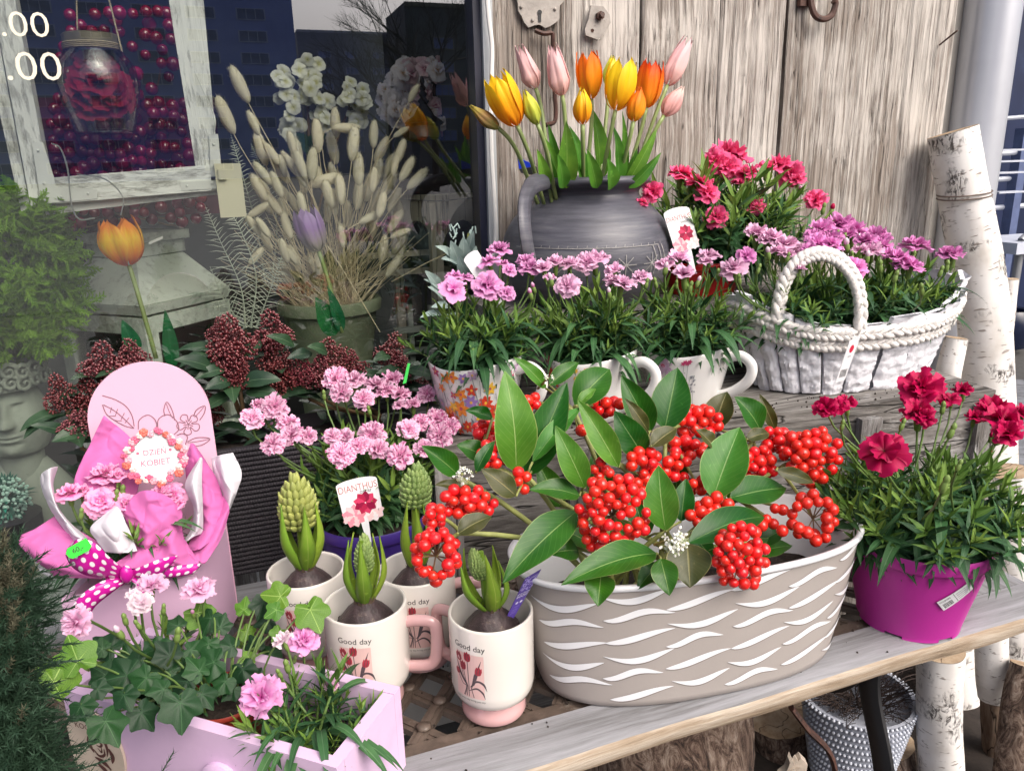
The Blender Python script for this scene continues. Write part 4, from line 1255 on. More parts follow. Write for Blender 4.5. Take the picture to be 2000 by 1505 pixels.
# box in front of the board
bz0, yb0 = ZB, YB-.105
Pf = ony(376, 1125, yb0); zf = Pf.z; Pfl = ony(113, 1142, yb0)
xl2, xr2 = Pfl.x, onz(468, 1215, ZB).x-.006
xr2 = ony(385, 1130, yb0).x+.0
MB().prism([(xl2, yb0, ZB), (xr2, yb0, ZB), (xr2, yb0, zf), (xl2, yb0, zf)], (0, .008, 0)).build('front_panel', pinkb, gb)
zs = ony(462, 1035, YB-.01).z
for x, y1x in ((xr2, xr-.001), (xl2, xl+.001)):
    sgn = -1 if x == xr2 else 1
    a = [(x, yb0+.0085, ZB), (y1x, YB-.0005, ZB), (y1x, YB-.0005, zs), (x, yb0+.0085, zf)]
    MB().prism(a, (.008*sgn, 0, 0)).build('side_panel', pinkb, gb)
MB().prism([(xl2, yb0+.01, ZB+.003), (xr2, yb0+.01, ZB+.003), (xr-.01, YB-.002, ZB+.003), (xl+.01, YB-.002, ZB+.003)], (0, 0, .005)).build('bottom_panel', pinkb, gb)

# ---- paper wrap and bow of the bouquet
pp_pink = plain('pink_wrap_paper', (.62, .16, .42), .8, .04, 6, .15, 90, trans=.18, spec=.2)
pp_pink_d = pp_pink
pp_white = plain('white_wrap_paper', (.72, .70, .75), .8, .02, 6, .12, 90, trans=.15, spec=.2)
wrap = thing('paper_wrap', 'pink and white paper wrapped round the small bouquet in the pink box', 'wrapping paper', ((xl+xr)/2, .85, zf-.03))
def sheet(rows, mat, crinkle=.002, nu=22, nv=22, th=.0003):
    """rows: control rows of (px, py, Y); smooth surface through them"""
    R_c = [[ony(*p) for p in r] for r in rows]
    dense = [smooth_path(r, nu) for r in R_c]
    ncol = len(dense[0]); seed = U(0, 50)
    cols = [smooth_path([dense[j][i] for j in range(len(dense))], nv) if len(dense) > 2 else [dense[0][i].lerp(dense[1][i], k/nv) for k in range(nv+1)] for i in range(ncol)]
    mb = MB(); nr = len(cols[0])
    vs = []; uvs = []
    for j in range(nr):
        for i in range(ncol):
            p = cols[i][j]; q = p*18; 
            vs.append(p+V(0, -1, .2)*((crinkle+.0012)*(mn.noise(q+V(seed, 0, 0))-1.6*abs(mn.noise(q*1.5+V(0, seed, 0)))-.8*abs(mn.noise(q*3.4+V(seed, seed, 0)))) + .0028*(1-abs(mn.noise(q*1.1+V(seed, 3, seed))))**9 - .002*(1-abs(mn.noise(q*1.9+V(9, seed, seed))))**12)); uvs.append((i/ncol, j/nr))
    fs = [(j*ncol+i, j*ncol+i+1, (j+1)*ncol+i+1, (j+1)*ncol+i) for j in range(nr-1) for i in range(ncol-1)]
    mb.add(vs, fs, 0, uvs)
    o = mb.build('paper_sheet', mat, wrap, smooth=True)
    md = o.modifiers.new('s', 'SOLIDIFY'); md.thickness = th
    return o
# back left peak (pink)
sheet([[(203, 811, .905), (204, 812, .905), (206, 813, .905)], [(176, 865, .90), (215, 870, .895), (268, 873, .90)], [(150, 920, .885), (205, 930, .87), (272, 935, .89)], [(138, 965, .87), (195, 985, .855), (262, 985, .88)]], pp_pink, .003)
# white curl at the left
sheet([[(114, 910, .875), (98, 914, .85), (80, 926, .86), (79, 945, .868)], [(104, 950, .87), (100, 955, .845), (90, 960, .85), (84, 965, .862)], [(120, 1000, .86), (118, 1003, .835), (112, 1006, .84), (106, 1008, .855)], [(172, 1052, .845), (168, 1058, .825), (160, 1062, .825), (150, 1066, .84)]], pp_white, .0008)
# big pink flap front left
sheet([[(110, 1006, .865), (150, 1035, .85), (205, 1068, .835)], [(72, 1030, .855), (120, 1062, .83), (200, 1095, .82)], [(36, 1058, .85), (95, 1100, .815), (190, 1122, .812)], [(105, 1125, .83), (140, 1128, .815), (200, 1130, .810)]], pp_pink, .0025)
sheet([[(35, 1058, .856), (60, 1085, .852)], [(80, 1118, .85), (112, 1135, .845)]], pp_white, .001)
# white fold in front
sheet([[(226, 988, .835), (229, 990, .833), (232, 992, .835)], [(178, 1028, .83), (212, 1020, .815), (245, 1018, .825)], [(190, 1055, .825), (225, 1052, .808), (258, 1050, .82)], [(205, 1078, .82), (235, 1080, .806), (268, 1076, .815)]], pp_white, .0008)
# centre pink sheet, rounded top
sheet([[(238, 1000, .845), (262, 968, .84), (290, 958, .838), (330, 972, .838), (356, 1000, .845)], [(250, 1030, .835), (275, 1015, .828), (305, 1010, .822), (335, 1020, .826), (358, 1045, .835)], [(262, 1070, .824), (285, 1068, .812), (310, 1066, .816), (338, 1072, .806), (378, 1082, .82)], [(215, 1106, .812), (250, 1112, .80), (300, 1108, .795), (345, 1108, .80), (392, 1104, .812)]], pp_pink, .006)
# right: pink behind, white roll, outer white
sheet([[(372, 866, .90), (376, 866, .899), (380, 868, .90)], [(362, 905, .89), (390, 905, .875), (420, 930, .885)], [(368, 960, .88), (400, 965, .86), (435, 970, .875)], [(385, 1020, .87), (410, 1025, .845), (444, 1005, .86)], [(360, 1078, .835), (392, 1070, .825), (420, 1050, .84)]], pp_pink, .004)
sheet([[(391, 893, .87), (393, 893, .869), (395, 896, .87)], [(362, 945, .862), (378, 940, .842), (394, 945, .852)], [(378, 990, .855), (386, 990, .838), (396, 992, .848)], [(374, 1030, .85), (384, 1034, .835), (395, 1038, .845)], [(358, 1058, .84), (366, 1056, .832), (380, 1046, .84)]], pp_white, .0008)
sheet([[(413, 893, .895), (432, 888, .885), (455, 884, .88)], [(420, 940, .89), (440, 935, .865), (472, 925, .87)], [(432, 975, .885), (448, 970, .86), (462, 962, .866)], [(438, 1003, .88), (444, 1000, .862), (450, 992, .87)]], pp_white, .002)
sheet([[(432, 962, .885), (446, 985, .86), (448, 1000, .855)], [(400, 1030, .86), (420, 1045, .838), (432, 1050, .84)], [(352, 1085, .83), (380, 1095, .818), (400, 1100, .82)]], pp_pink, .004)

# dotted ribbon
rbm_, t = newmat('dotted_ribbon')
uv = t.tc('UV'); mp = t.map(uv, (1, 1, 1)); vo = t.n('TexVoronoi'); vo.feature = 'F1'; vo.inputs['Scale'].default_value = 1.0; vo.inputs['Randomness'].default_value = .12
t.l(mp, vo.inputs['Vector'])
cdot = t.ramp(vo.outputs['Distance'], [(.25, (.80, .72, .78)), (.31, (.48, .01, .27))])
t.l(cdot, t.b.inputs['Base Color']); t.b.inputs['Roughness'].default_value = .22
bow = thing('ribbon_bow', 'shiny magenta ribbon bow with white dots on the bouquet', 'ribbon', ony(246, 1122, .80))
def ribbon(name, rows, du, dv, th=.0006):
    R_c = [smooth_path([ony(*p) for p in r], 8) for r in rows]
    a, b = R_c; n = len(a); mb = MB(); m_ = 4
    for j in range(m_+1): pass
    vs, uvs = [], []
    for i in range(n):
        for j in range(m_+1):
            p = a[i].lerp(b[i], j/m_); vs.append(p+V(0, -.0025*math.sin(PI*j/m_), 0)); uvs.append((i/(n-1)*du, j/m_*dv))
    fs = [(i*(m_+1)+j, (i+1)*(m_+1)+j, (i+1)*(m_+1)+j+1, i*(m_+1)+j+1) for i in range(n-1) for j in range(m_)]
    mb.add(vs, fs, 0, uvs); o = mb.build(name, rbm_, bow, smooth=True)
    md = o.modifiers.new('s', 'SOLIDIFY'); md.thickness = th
ribbon('loop', [[(244, 1112, .795), (215, 1088, .775), (185, 1060, .77), (152, 1052, .775), (130, 1072, .785)], [(242, 1130, .795), (200, 1128, .78), (165, 1122, .772), (140, 1106, .776), (128, 1086, .785)]], 7, 3.6)
ribbon('loop', [[(252, 1115, .795), (280, 1104, .782), (310, 1092, .778), (346, 1084, .79)], [(252, 1128, .795), (285, 1128, .785), (315, 1120, .78), (338, 1098, .79)]], 5, 2)
ribbon('tail', [[(240, 1122, .795), (200, 1134, .782), (160, 1160, .776), (132, 1196, .775)], [(254, 1132, .795), (228, 1150, .783), (190, 1180, .778), (176, 1200, .777)]], 6, 2.6)
ribbon('tail', [[(322, 1112, .80), (350, 1104, .80), (392, 1100, .806)], [(318, 1128, .80), (345, 1126, .798), (376, 1120, .802)]], 4, 1.6)
ribbon('tail', [[(246, 1126, .79), (262, 1140, .785), (276, 1158, .782)], [(256, 1122, .79), (275, 1136, .786), (285, 1156, .783)]], 2.2, 1)
kp = ony(247, 1121, .786)
MB().blob(kp, (.0065, .006, .0095), 12, 8).build('knot', rbm_, bow)
# green price label on the ribbon
neon = plain('neon_green_paper', (.06, .80, .06), .5, .03)
pl_ = thing('price_label', 'neon green price label reading 60 stuck on the dotted bow', 'price label', ony(150, 1070, .766))
O = ony(152, 1071, .766); k = mpp(O); fnl = planefn(O, (.93, .05, .28), (-.2, .1, .95), (0, -1, .1))
poly = [(-20, -9), (-14, -14), (17, -12), (24, -6), (22, 6), (20, 13), (-16, 9), (-22, 1)]
MB().prism([fnl(a*k, b*k, 0) for a, b in poly], (0, .0005, 0)).build('card', neon, pl_)
D = Decal(fnl); D.lift = 8; vs, fs = text2d('60,-', 10*k, .02); D.add(([(x*1.0, y-5*k) for x, y in vs], fs), ink_black); D.build('print', pl_)
# round wreath tag
rt_ = thing('round_tag', 'round white tag in a pink flower wreath reading DZIEN KOBIET', 'tag', ony(303, 893, .865))
rt_['label'] = 'round white tag in a pink flower wreath above the bouquet'
O = ony(303, 892, .865); k = mpp(O); fnt = planefn(O, (1, 0, -.02), (0.05, .15, 1), (0, -1, .15))
pts = [fnt(math.cos(a)*50*k*(1+.05*math.sin(a*9)), math.sin(a)*50*k*(1+.05*math.sin(a*9)), 0) for a in np.linspace(0, 2*PI, 50)[:-1]]
MB().prism(pts, (0, .001, 0)).build('card', white_paper, rt_)
D = Decal(fnt); D.lift = 90
ink_pk = plain('ink_pink_text', (.55, .16, .25), .5)
for tx_, yy, s_ in (('DZIEŃ', 5, 11), ('KOBIET', -16, 12)):
    vs, fs = text2d(tx_, s_*k, .008); D.add(([(x*.95, y+yy*k) for x, y in vs], fs), ink_pk)
for sx_ in (-30, 28): D.add(ell(sx_*k, 11*k, 3*k, 3*k, n=8), ink_pk)
D.build('print', rt_)
wcol = [plain('wreath_rose', (.66, .12, .22), .5, .2, 200), plain('wreath_pink', (.78, .36, .42), .5, .2, 200), plain('wreath_coral', (.70, .16, .12), .5, .2, 200), plain('wreath_blush', (.80, .62, .58), .5, .1, 200)]
mw = []
for ci, c_ in enumerate(wcol):
    mb = MB()
    for q in range(6):
        a = 2*PI*q/6+ci; mb.blob((math.cos(a)*.5, math.sin(a)*.5, .1*(q % 2)), (.42, .42, .16), 8, 4)
    mb.blob((0, 0, .15), (.35, .35, .2), 8, 4); mw.append(mb.mesh('paper_flower', [c_], True))
for i in range(34):
    a = 2*PI*i/34+U(-.05, .05); r = (50+U(-5, 5))*k
    if i % 5 == 4: r *= .9
    p = Vector(fnt(math.cos(a)*r, math.sin(a)*r, 0))+V(0, -.002, 0)
    inst('paper_flower', mw[i % 4 if i % 7 else 0], rt_, frame(p, (U(-.3, .3), -1, U(-.1, .4)), U(7, 10.5)*k))

# ---- plant labels
def dianthus_art(D, k, sc=1):
    rnd = random.Random(5)
    def ruffle(cx, cy, r, cols):
        for L in range(3):
            rr = r*(1-.3*L); n = 9-L
            for q in range(n):
                a = 2*PI*q/n+L*.4
                D.add(ell((cx+math.cos(a)*rr*.6)*k, (cy+math.sin(a)*rr*.6)*k, rr*.45*k, rr*.36*k, a, 9, .12, 4), cols[(q+L) % len(cols)])
    return ruffle
c_cr = [plain('art_crimson', (.42, .01, .06), .4), plain('art_crimson_l', (.60, .04, .12), .4), plain('art_crimson_d', (.26, .0, .04), .4)]
c_pk = [plain('art_pink', (.78, .25, .32), .4), plain('art_pink_l', (.85, .50, .52), .4)]
c_wh = [plain('art_blush', (.85, .60, .60), .4), plain('art_white', (.85, .78, .78), .4)]
ink_dr = plain('art_text', (.42, .10, .10), .5)
def plant_label(cx, cy, Y, ux, uy, wpx, hpx, label, txt=True, crimson=(10, -12, 17), others=True, blank=False):
    O = ony(cx, cy, Y); k = mpp(O); t_ = thing('plant_label', label, 'plant label', O)
    nrm = Vector(uy).cross(Vector(ux)); nrm = nrm if nrm.y < 0 else -nrm
    fn = planefn(O, ux, uy, nrm)
    w2, h2 = wpx/2, hpx/2
    top = [(w2*math.cos(a), h2*.80+h2*.2*math.sin(a)) for a in np.linspace(0, PI, 14)]
    poly = [(-w2*.95, -h2), (w2*.95, -h2)]+top
    MB().prism([fn(a*k, b*k, 0) for a, b in poly], tuple(-nrm.normalized()*.0006)).build('card', white_paper, t_)
    MB().prism([fn(a*k, b*k, 0) for a, b in [(-4, -h2-50), (4, -h2-50), (8, -h2), (-8, -h2)]], tuple(-nrm.normalized()*.0006)).build('stake', white_paper, t_)
    if blank: return t_
    D = Decal(fn); D.lift = 14
    vs, fs = text2d('DIANTHUS', wpx*.175*k, -.004); D.add(([(x*.80, y+h2*.42*k) for x, y in vs], fs), ink_dr)
    vs, fs = text2d('oscar', wpx*.10*k); D.add(([(x+w2*.35*k, y+h2*.26*k) for x, y in vs], fs), ink_black)
    rf_ = dianthus_art(D, k)
    if others: rf_(-w2*.45, -h2*.72, wpx*.27, c_pk); rf_(w2*.5, -h2*.68, wpx*.26, c_wh)
    rf_(w2*.22, -h2*.22, wpx*.27, c_cr)
    D.build('print', t_); return t_
plant_label(703, 974, .832, (1, .02, .06), (-.10, .18, 1), 80, 84, 'white DIANTHUS label with red carnation stuck in the violet pot')
plant_label(1331, 447, 1.075, (.96, 0, .16), (-.30, .1, .95), 58, 86, 'white DIANTHUS label leaning beside the grey jug in the red pot')
plant_label(1662, 1000, .70, (.95, .0, -.12), (-.0, .1, 1), 62, 76, 'white DIANTHUS label half hidden between the planter and the magenta pot')
plant_label(935, 524, .985, (.8, .0, .5), (-.5, .05, .85), 34, 70, 'blank white plant label leaning behind the left flower cup', blank=True)
# purple stick label in the front mug
O = ony(1018, 1162, .634); k = mpp(O)
vl = plain('violet_print', (.10, .06, .33), .4, .2, 60); vl2 = plain('violet_print_pale', (.40, .34, .70), .4, .4, 150)
hs_ = thing('hyacinth_label', 'purple stick label with white print standing in the front mug', 'plant label', O)
ux, uy = V(.93, .02, .22), V(.40, -.14, .92)
fnh = planefn(O, ux, uy, (0, -1, .1))
MB().prism([fnh(a*k, b*k, 0) for a, b in [(-12, -70), (9, -66), (20, 52), (-12, 46)]], (0, .0007, 0)).build('card', vl, hs_)
D = Decal(fnh); D.lift = 14
for i in range(60):
    a, b = U(-10, 17), U(12, 46); D.add(ell(a*k, b*k, 2.2*k, 1.6*k, U(0, 3), 6), vl2)
vs, fs = text2d('HYACINTH', 4*k, .004); D.add(([(x+2*k, y+4*k) for x, y in vs], fs), white_paper)
vs, fs = text2d('BOOST', 5.4*k, .012); D.add(([(x+2*k, y-3*k) for x, y in vs], fs), white_paper)
for a in (-3, 6): D.add(ell(a*k, -16*k, 3*k, 3*k, n=8), white_paper)
for b in (-26, -30, -34, -38, -42): D.add(stroke([(-6*k, b*k), (0, b*k), (6*k, b*k)], .5*k), vl2)
D.build('print', hs_)
# white and navy stick in the second mug
O = ony(744, 1165, .752); k = mpp(O); fnh = planefn(O, (1, 0, 0), (.25, .1, 1), (0, -1, .1))
MB().prism([fnh(a*k, b*k, 0) for a, b in [(-4, -24), (5, -24), (-4, 28), (-7, 28)]], (0, .0007, 0)).build('stick_label', vl, None, loc=O, label='narrow dark stick label beside the bulb in the mug with the right handle', category='plant label')
O = ony(793, 727, .93); k = mpp(O); fnh = planefn(O, (1, 0, .2), (.25, .1, 1), (0, -1, .1))
MB().prism([fnh(a*k, b*k, 0) for a, b in [(-3, -22), (4, -22), (6, 16), (0, 18)]], (0, .0007, 0)).build('green_stick', plain('green_stick_m', (.05, .5, .08), .4), None, loc=O, label='thin bright green stick label among the pale pink carnations', category='plant label')

# ================================================================ PLANTS
stem_g = plain('stem_green', (.10, .17, .04), .5, .2, 60)
calyx_g = plain('calyx_green', (.17, .26, .06), .5, .2, 60, trans=.1)
dleaf_d = leafmat('dianthus_leaf', (.026, .088, .030), (.062, .165, .055), (.10, .19, .09), .42, .12, None, .06, 0, .3)
dleaf_l = leafmat('dianthus_new_leaf', (.10, .20, .03), (.20, .33, .06), (.24, .36, .09), .45, .2, None, .06, 0, .25)
pet_lilac = petalmat('petal_lilac', (.74, .36, .62), (.66, .24, .52), (.42, .03, .24), .35)
pet_lilac2 = petalmat('petal_pale_lilac', (.80, .50, .68), (.76, .42, .62), (.50, .06, .30), .4, stripe=None)
pet_orchid = petalmat('petal_orchid', (.72, .28, .58), (.64, .18, .48), (.42, .04, .26), .3)
pet_pale = petalmat('petal_pale_streaked', (.84, .54, .70), (.80, .44, .62), (.60, .14, .36), .45, stripe=(.42, .04, .20))
pet_coral = petalmat('petal_hot_coral', (.84, .13, .30), (.74, .05, .20), (.46, .0, .08), .25)
pet_crim = petalmat('petal_crimson', (.50, .004, .085), (.42, .0, .06), (.18, .0, .02), .3)
pet_white = petalmat('petal_blush_white', (.84, .70, .76), (.80, .62, .72), (.70, .45, .60), .2)
pet_hot = petalmat('petal_hot_pink', (.84, .40, .62), (.68, .08, .36), (.82, .50, .60), .3, c0=.15, c1=.45)

def carnation(seed, layers, ruffle=.10, jag=.10, calyx=True, openness=1.0):
    r_ = random.Random(seed); mb = MB()
    for li, (n, R, el, z0) in enumerate(layers):
        off = r_.uniform(0, 6)
        for k in range(n):
            a = off+2*PI*k/n+r_.uniform(-.15, .15); e = rad(el)+r_.uniform(-.2, .2); RR = R*r_.uniform(.88, 1.1)
            W = RR*1.45*r_.uniform(.9, 1.1); ph = r_.uniform(0, 6); fq = r_.uniform(7, 11); tw = r_.uniform(-.25, .25)
            ca_, sa_ = math.cos(a), math.sin(a); jg = [r_.uniform(-jag, jag*.6) for _ in range(14)]
            def fn(s, t):
                rr = RR*(.06+.94*t)
                if t > .9: rr += RR*(jg[int(s*12)] + (.05 if int(round(s*12)) % 2 else -.03))
                rr *= 1-.26*(2*s-1)**4*t
                lat = (s-.5)*W*(.10+.9*t**.9)
                curl = e - .75*t*t*(1 if li == 0 else .5)
                x = rr*math.cos(curl*.9); z = z0+R*.0+rr*math.sin(e)*(1-.25*t)-(.18*t*t*RR if li == 0 else 0)
                z += ruffle*t*t*math.sin(s*fq+ph)*(1+.6*li)+tw*lat
                x = rr*math.cos(e)
                return (x*ca_-lat*sa_, x*sa_+lat*ca_, z), (s, t)
            mb.grid(fn, 12 if li < 2 else 8, 4, 0)
    if calyx:
        mb.lathe([(.05, -1.05), (.17, -.95), (.20, -.55), (.20, -.25), (.16, -.05), (.12, .02)], 9, (0, 0, 0), 1)
        for k in range(5):
            a = 2*PI*k/5; mb.tube([(math.cos(a)*.16, math.sin(a)*.16, -.2), (math.cos(a)*.22, math.sin(a)*.22, -.02), (math.cos(a)*.34, math.sin(a)*.34, .08)], [.06, .05, .01], 4, 1)
    return mb
FULL = [(6, 1.0, 8, .0), (6, .82, 24, .06), (5, .60, 44, .10), (4, .38, 62, .12)]
SINGLE = [(5, 1.0, 6, 0), (5, .62, 30, .05)]
HALF = [(6, .92, 30, 0), (5, .8, 48, .05), (4, .55, 62, .08)]
def mk(mat, tag, specs):
    return [carnation(hash_(tag)+i*13, L, ru, jg).mesh('flower_head', [mat, calyx_g], True) for i, (L, ru, jg) in enumerate(specs)]
def hash_(s): return sum(ord(c)*(i+1) for i, c in enumerate(s))
F_lilac = mk(pet_lilac, 'a', [(FULL, .09, .10), (FULL, .11, .12), (HALF, .09, .1), (SINGLE, .1, .1)])
F_lilac2 = mk(pet_lilac2, 'b', [(FULL, .09, .10), (HALF, .10, .12), (FULL, .12, .12)])
F_orchid = mk(pet_orchid, 'c', [(FULL, .10, .10), (HALF, .12, .12), (FULL, .12, .10)])
F_pale = mk(pet_pale, 'd', [(FULL, .12, .10), (FULL, .14, .12), (HALF, .12, .12), (FULL, .10, .08)])
F_coral = mk(pet_coral, 'e', [(FULL, .10, .08), (FULL, .12, .10), (HALF, .10, .1)])
F_crim = mk(pet_crim, 'f', [(FULL, .11, .10), (SINGLE, .12, .10), (HALF, .12, .12)])
F_white = mk(pet_white, 'g', [(HALF, .1, .06)])
F_hot = mk(pet_hot, 'h', [(FULL, .07, .04), (FULL, .08, .05)])
def bud_mesh(mat):
    mb = MB(); mb.lathe([(.05, 0), (.26, .15), (.34, .6), (.30, 1.0), (.20, 1.25)], 9, (0, 0, 0), 1)
    mb.lathe([(.22, 1.1), (.30, 1.35), (.28, 1.6), (.12, 1.85), (0, 1.9)], 9, (0, 0, 0), 0)
    return mb.mesh('bud', [mat, calyx_g], True)
B_lilac, B_white, B_crim, B_green = bud_mesh(pet_lilac2), bud_mesh(pet_white), bud_mesh(pet_crim), bud_mesh(calyx_g)

def blade(mb, base, d, up, L, W, droop, mi, n=6, fold=.25, twist=0):
    """narrow leaf from base heading d, drooping"""
    base = Vector(base); d = Vector(d).normalized(); side = d.cross(Vector((0, 0, 1)))
    side = side.normalized() if side.length > 1e-3 else Vector((1, 0, 0))
    p = base.copy(); ang = 0; vs, uvs = [], []
    for i in range(n+1):
        t = i/n; w_ = W*(.55+.45*math.sin(PI*min(1, t*1.1)))*(1-t**4)*(1 if i < n else .02)*.5
        nn = side.cross(d).normalized(); sd = side*math.cos(twist*t)+nn*math.sin(twist*t)
        vs += [p-sd*w_+nn*w_*fold, p.copy(), p+sd*w_+nn*w_*fold]; uvs += [(0, t), (.5, t), (1, t)]
        d = (d+Vector((0, 0, -1))*droop/n).normalized(); p = p+d*(L/n)
    fs = []
    for i in range(n):
        a = i*3; fs += [(a, a+1, a+4, a+3), (a+1, a+2, a+5, a+4)]
    mb.add(vs, fs, mi, uvs)
def shoot_mesh(seed, L=.10, pairs=6, lw=.0058, ll=.046, tiplight=.5):
    r_ = random.Random(seed); mb = MB()
    bend = V(r_.uniform(-.25, .25), r_.uniform(-.25, .25), 1)
    pts = bez((0, 0, 0), (0, 0, L*.35), (bend.x*L*.5, bend.y*L*.5, L*.7), (bend.x*L, bend.y*L, L), 6)
    mb.tube(pts, [.0016]*4+[.0013, .001, .0008], 5, 2, cap=False)
    for k in range(pairs):
        t = .12+.84*k/(pairs-1); i = int(t*6); p = pts[i].lerp(pts[min(6, i+1)], t*6-i)
        a = k*1.35+r_.uniform(-.3, .3); n = 2
        for j in range(n):
            aa = a+PI*j+r_.uniform(-.3, .3); el = lerp(.25, 1.2, t**1.5)+r_.uniform(-.15, .2)
            d = V(math.cos(aa)*math.cos(el), math.sin(aa)*math.cos(el), math.sin(el))
            blade(mb, p, d, None, ll*lerp(1.1, .55, t**2)*r_.uniform(.8, 1.15), lw*lerp(1.1, .6, t)*r_.uniform(.85, 1.1), lerp(1.5, .25, t)*r_.uniform(.6, 1.2), 1 if t > 1-tiplight*r_.uniform(.4, 1) else 0, 6, .3, r_.uniform(-.5, .5))
    return mb.mesh('leafy_shoot', [dleaf_d, dleaf_l, stem_g], True)
SH = [shoot_mesh(i, .095, 10, .0092, .046, .38) for i in range(7)]
SHF = [shoot_mesh(20+i, .085, 11, .0074, .038, .5) for i in range(4)]
SHX = [shoot_mesh(40+i, .085, 9, .0030, .040, .95) for i in range(3)]
BL = []
for i in range(5):
    mb = MB(); r_ = random.Random(70+i)
    blade(mb, (0, 0, 0), (1, 0, .9), None, .076, .0100, 1.7+r_.uniform(-.3, .6), 0, 9, .25, r_.uniform(-.6, .6)); BL.append(mb.mesh('leaf', [dleaf_d], True))
gcount = [0]
def dianthus(label, C, Rx, Ry, Hf, flowers, mesh_set, ns, nb, ysp=(0, 0), name='carnation_plant', group='potted carnations', buds=(), bud=B_lilac, yrange=None, sh=None, lean=1.0, rot=0, seed=None, shscale=1.0, facing=.62):
    """C soil centre; flowers: (px, py, width px, view) with view f(ace) / s(ide)"""
    rr = random.Random(seed if seed is not None else len(label)*7+int(C[0]*1000))
    t = thing(name, label, 'plant', C, group)
    sh = sh or SH
    ys = [f[1] for f in flowers]; ylo, yhi = min(ys), max(ys)
    yr = yrange or (C[1]+Ry*.9, C[1]-Ry*1.0)
    def pos(px, py): return ony(px, py, lerp(yr[0], yr[1], (py-ylo)/(max(1, yhi-ylo)))+rr.uniform(-.006, .006))
    cr, sr = math.cos(rot), math.sin(rot)
    def loc(x, y): return V(C[0]+x*cr-y*sr, C[1]+x*sr+y*cr, C[2])
    for f in flowers:
        px, py, wpx, view = f[:4]; ms = f[4] if len(f) > 4 else mesh_set
        P = pos(px, py); s = wpx/2*mpp(P)*(1.08)
        tc = (CAM-P).normalized()
        if view == 'f': n = tc*facing+V(rr.uniform(-.25, .25), 0, .42+rr.uniform(-.1, .15))
        elif view == 's': n = tc*.14+V(rr.uniform(-.25, .25), 0, 1)
        else: n = V(*view)
        n = n.normalized()
        inst('flower_head', rr.choice(ms), t, frame(P, n, s, rr.uniform(0, 6.28)))
        B = loc(rr.uniform(-.4, .4)*Rx, rr.uniform(-.4, .4)*Ry)
        e = P-n*s*1.0
        mb = MB().tube(bez(B, B+V(0, 0, .3*(e.z-B.z)), e-n*.03-V(0, 0, .02), e, 7), .0013, 5, cap=False); mb.build('stem', stem_g, t, smooth=True)
        if rr.random() < .35 and wpx > 30:
            q = P-n*s*1.3+V(rr.uniform(-1, 1)*s*.9, -.004, rr.uniform(-.8, .2)*s)
            inst('bud', rr.choice([bud, B_green]), t, frame(q, n+V(rr.uniform(-.6, .6), -.2, .3), s*.38))
    for px, py, wpx, *k in buds:
        P = pos(px, py)+V(0, -.004, 0); s = wpx*mpp(P)*1.1
        B = loc(rr.uniform(-.4, .4)*Rx, rr.uniform(-.4, .4)*Ry)
        n = V(rr.uniform(-.35, .35), -.1, 1).normalized()
        inst('bud', k[0] if k else bud, t, frame(P-n*s*.9, n, s))
        MB().tube(bez(B, B+V(0, 0, .3*(P.z-B.z)), P-n*(s+.03), P-n*s*.9, 6), .0012, 5, cap=False).build('stem', stem_g, t, smooth=True)
    for i in range(int(ns*1.3)):
        a = rr.uniform(0, 2*PI); q = math.sqrt(rr.random()); x, y = math.cos(a)*q*Rx*.8, math.sin(a)*q*Ry*.8
        out = V(x/max(Rx, .01), y/max(Ry, .01), 0)*.75*lean
        out = V(out.x*cr-out.y*sr, out.x*sr+out.y*cr, 0)
        d = (out+V(rr.uniform(-.3, .3), rr.uniform(-.3, .3), 1)).normalized()
        s = Hf/.095*rr.uniform(.62, 1.12)*(1-.25*q)*shscale
        inst('leafy_shoot', rr.choice(sh), t, frame(loc(x, y)-V(0, 0, .006), d, (s*1.0, s*1.0, s)))
    for i in range(nb):
        a = rr.uniform(0, 2*PI); 
        if rr.random() < .6: a = rad(-90)+rr.uniform(-1.2, 1.2)
        p = loc(math.cos(a)*Rx*.55, math.sin(a)*Ry*.55)+V(0, 0, rr.uniform(0, Hf*.55))
        s = rr.uniform(.75, 1.25)*max(.7, min(1.1, Hf/.09))
        inst('leaf', rr.choice(BL), t, Matrix.Translation(p) @ Matrix.Rotation(a+rot+rr.uniform(-.3, .3), 4, 'Z') @ Matrix.Rotation(rr.uniform(-.4, .3), 4, 'Y') @ Matrix.Diagonal((s, s, s, 1)))
    return t
# three cup plants
t_, P, h, rt = cups[0]
dianthus('lilac pink carnation growing in the cup with orange flowers', P+V(0, 0, h-.012), rt*.85, rt*.85, .100,
    [(977, 488, 48, 's'), (955, 510, 44, 's'), (1037, 522, 46, 's'), (1028, 512, 46, 's'), (996, 527, 26, 'f'), (985, 515, 30, 's'), (885, 563, 52, 'f'), (889, 538, 36, 's'), (910, 542, 32, 's'), (952, 558, 60, 'f'), (990, 572, 32, 'f')],
    F_lilac, 46, 26, buds=((1034, 574, 13), (1040, 562, 12)))
t_, P, h, rt = cups[1]
dianthus('pale pink carnation growing in the middle flower cup', P+V(0, 0, h-.012), rt*.85, rt*.85, .100,
    [(1062, 526, 46, 's'), (1085, 515, 44, 's'), (1112, 516, 40, 's'), (1160, 508, 58, 's'), (1145, 512, 40, 'f'), (1108, 558, 46, 'f'), (1200, 530, 42, 's'), (1214, 554, 52, 's'), (1195, 545, 30, 's'), (1253, 541, 36, 's'), (1073, 545, 30, 's')],
    F_lilac2, 46, 26, buds=((1074, 548, 14, B_white), (1187, 572, 12, B_white), (1260, 553, 11, B_green), (1277, 552, 12, B_green)))
t_, P, h, rt = cups[2]
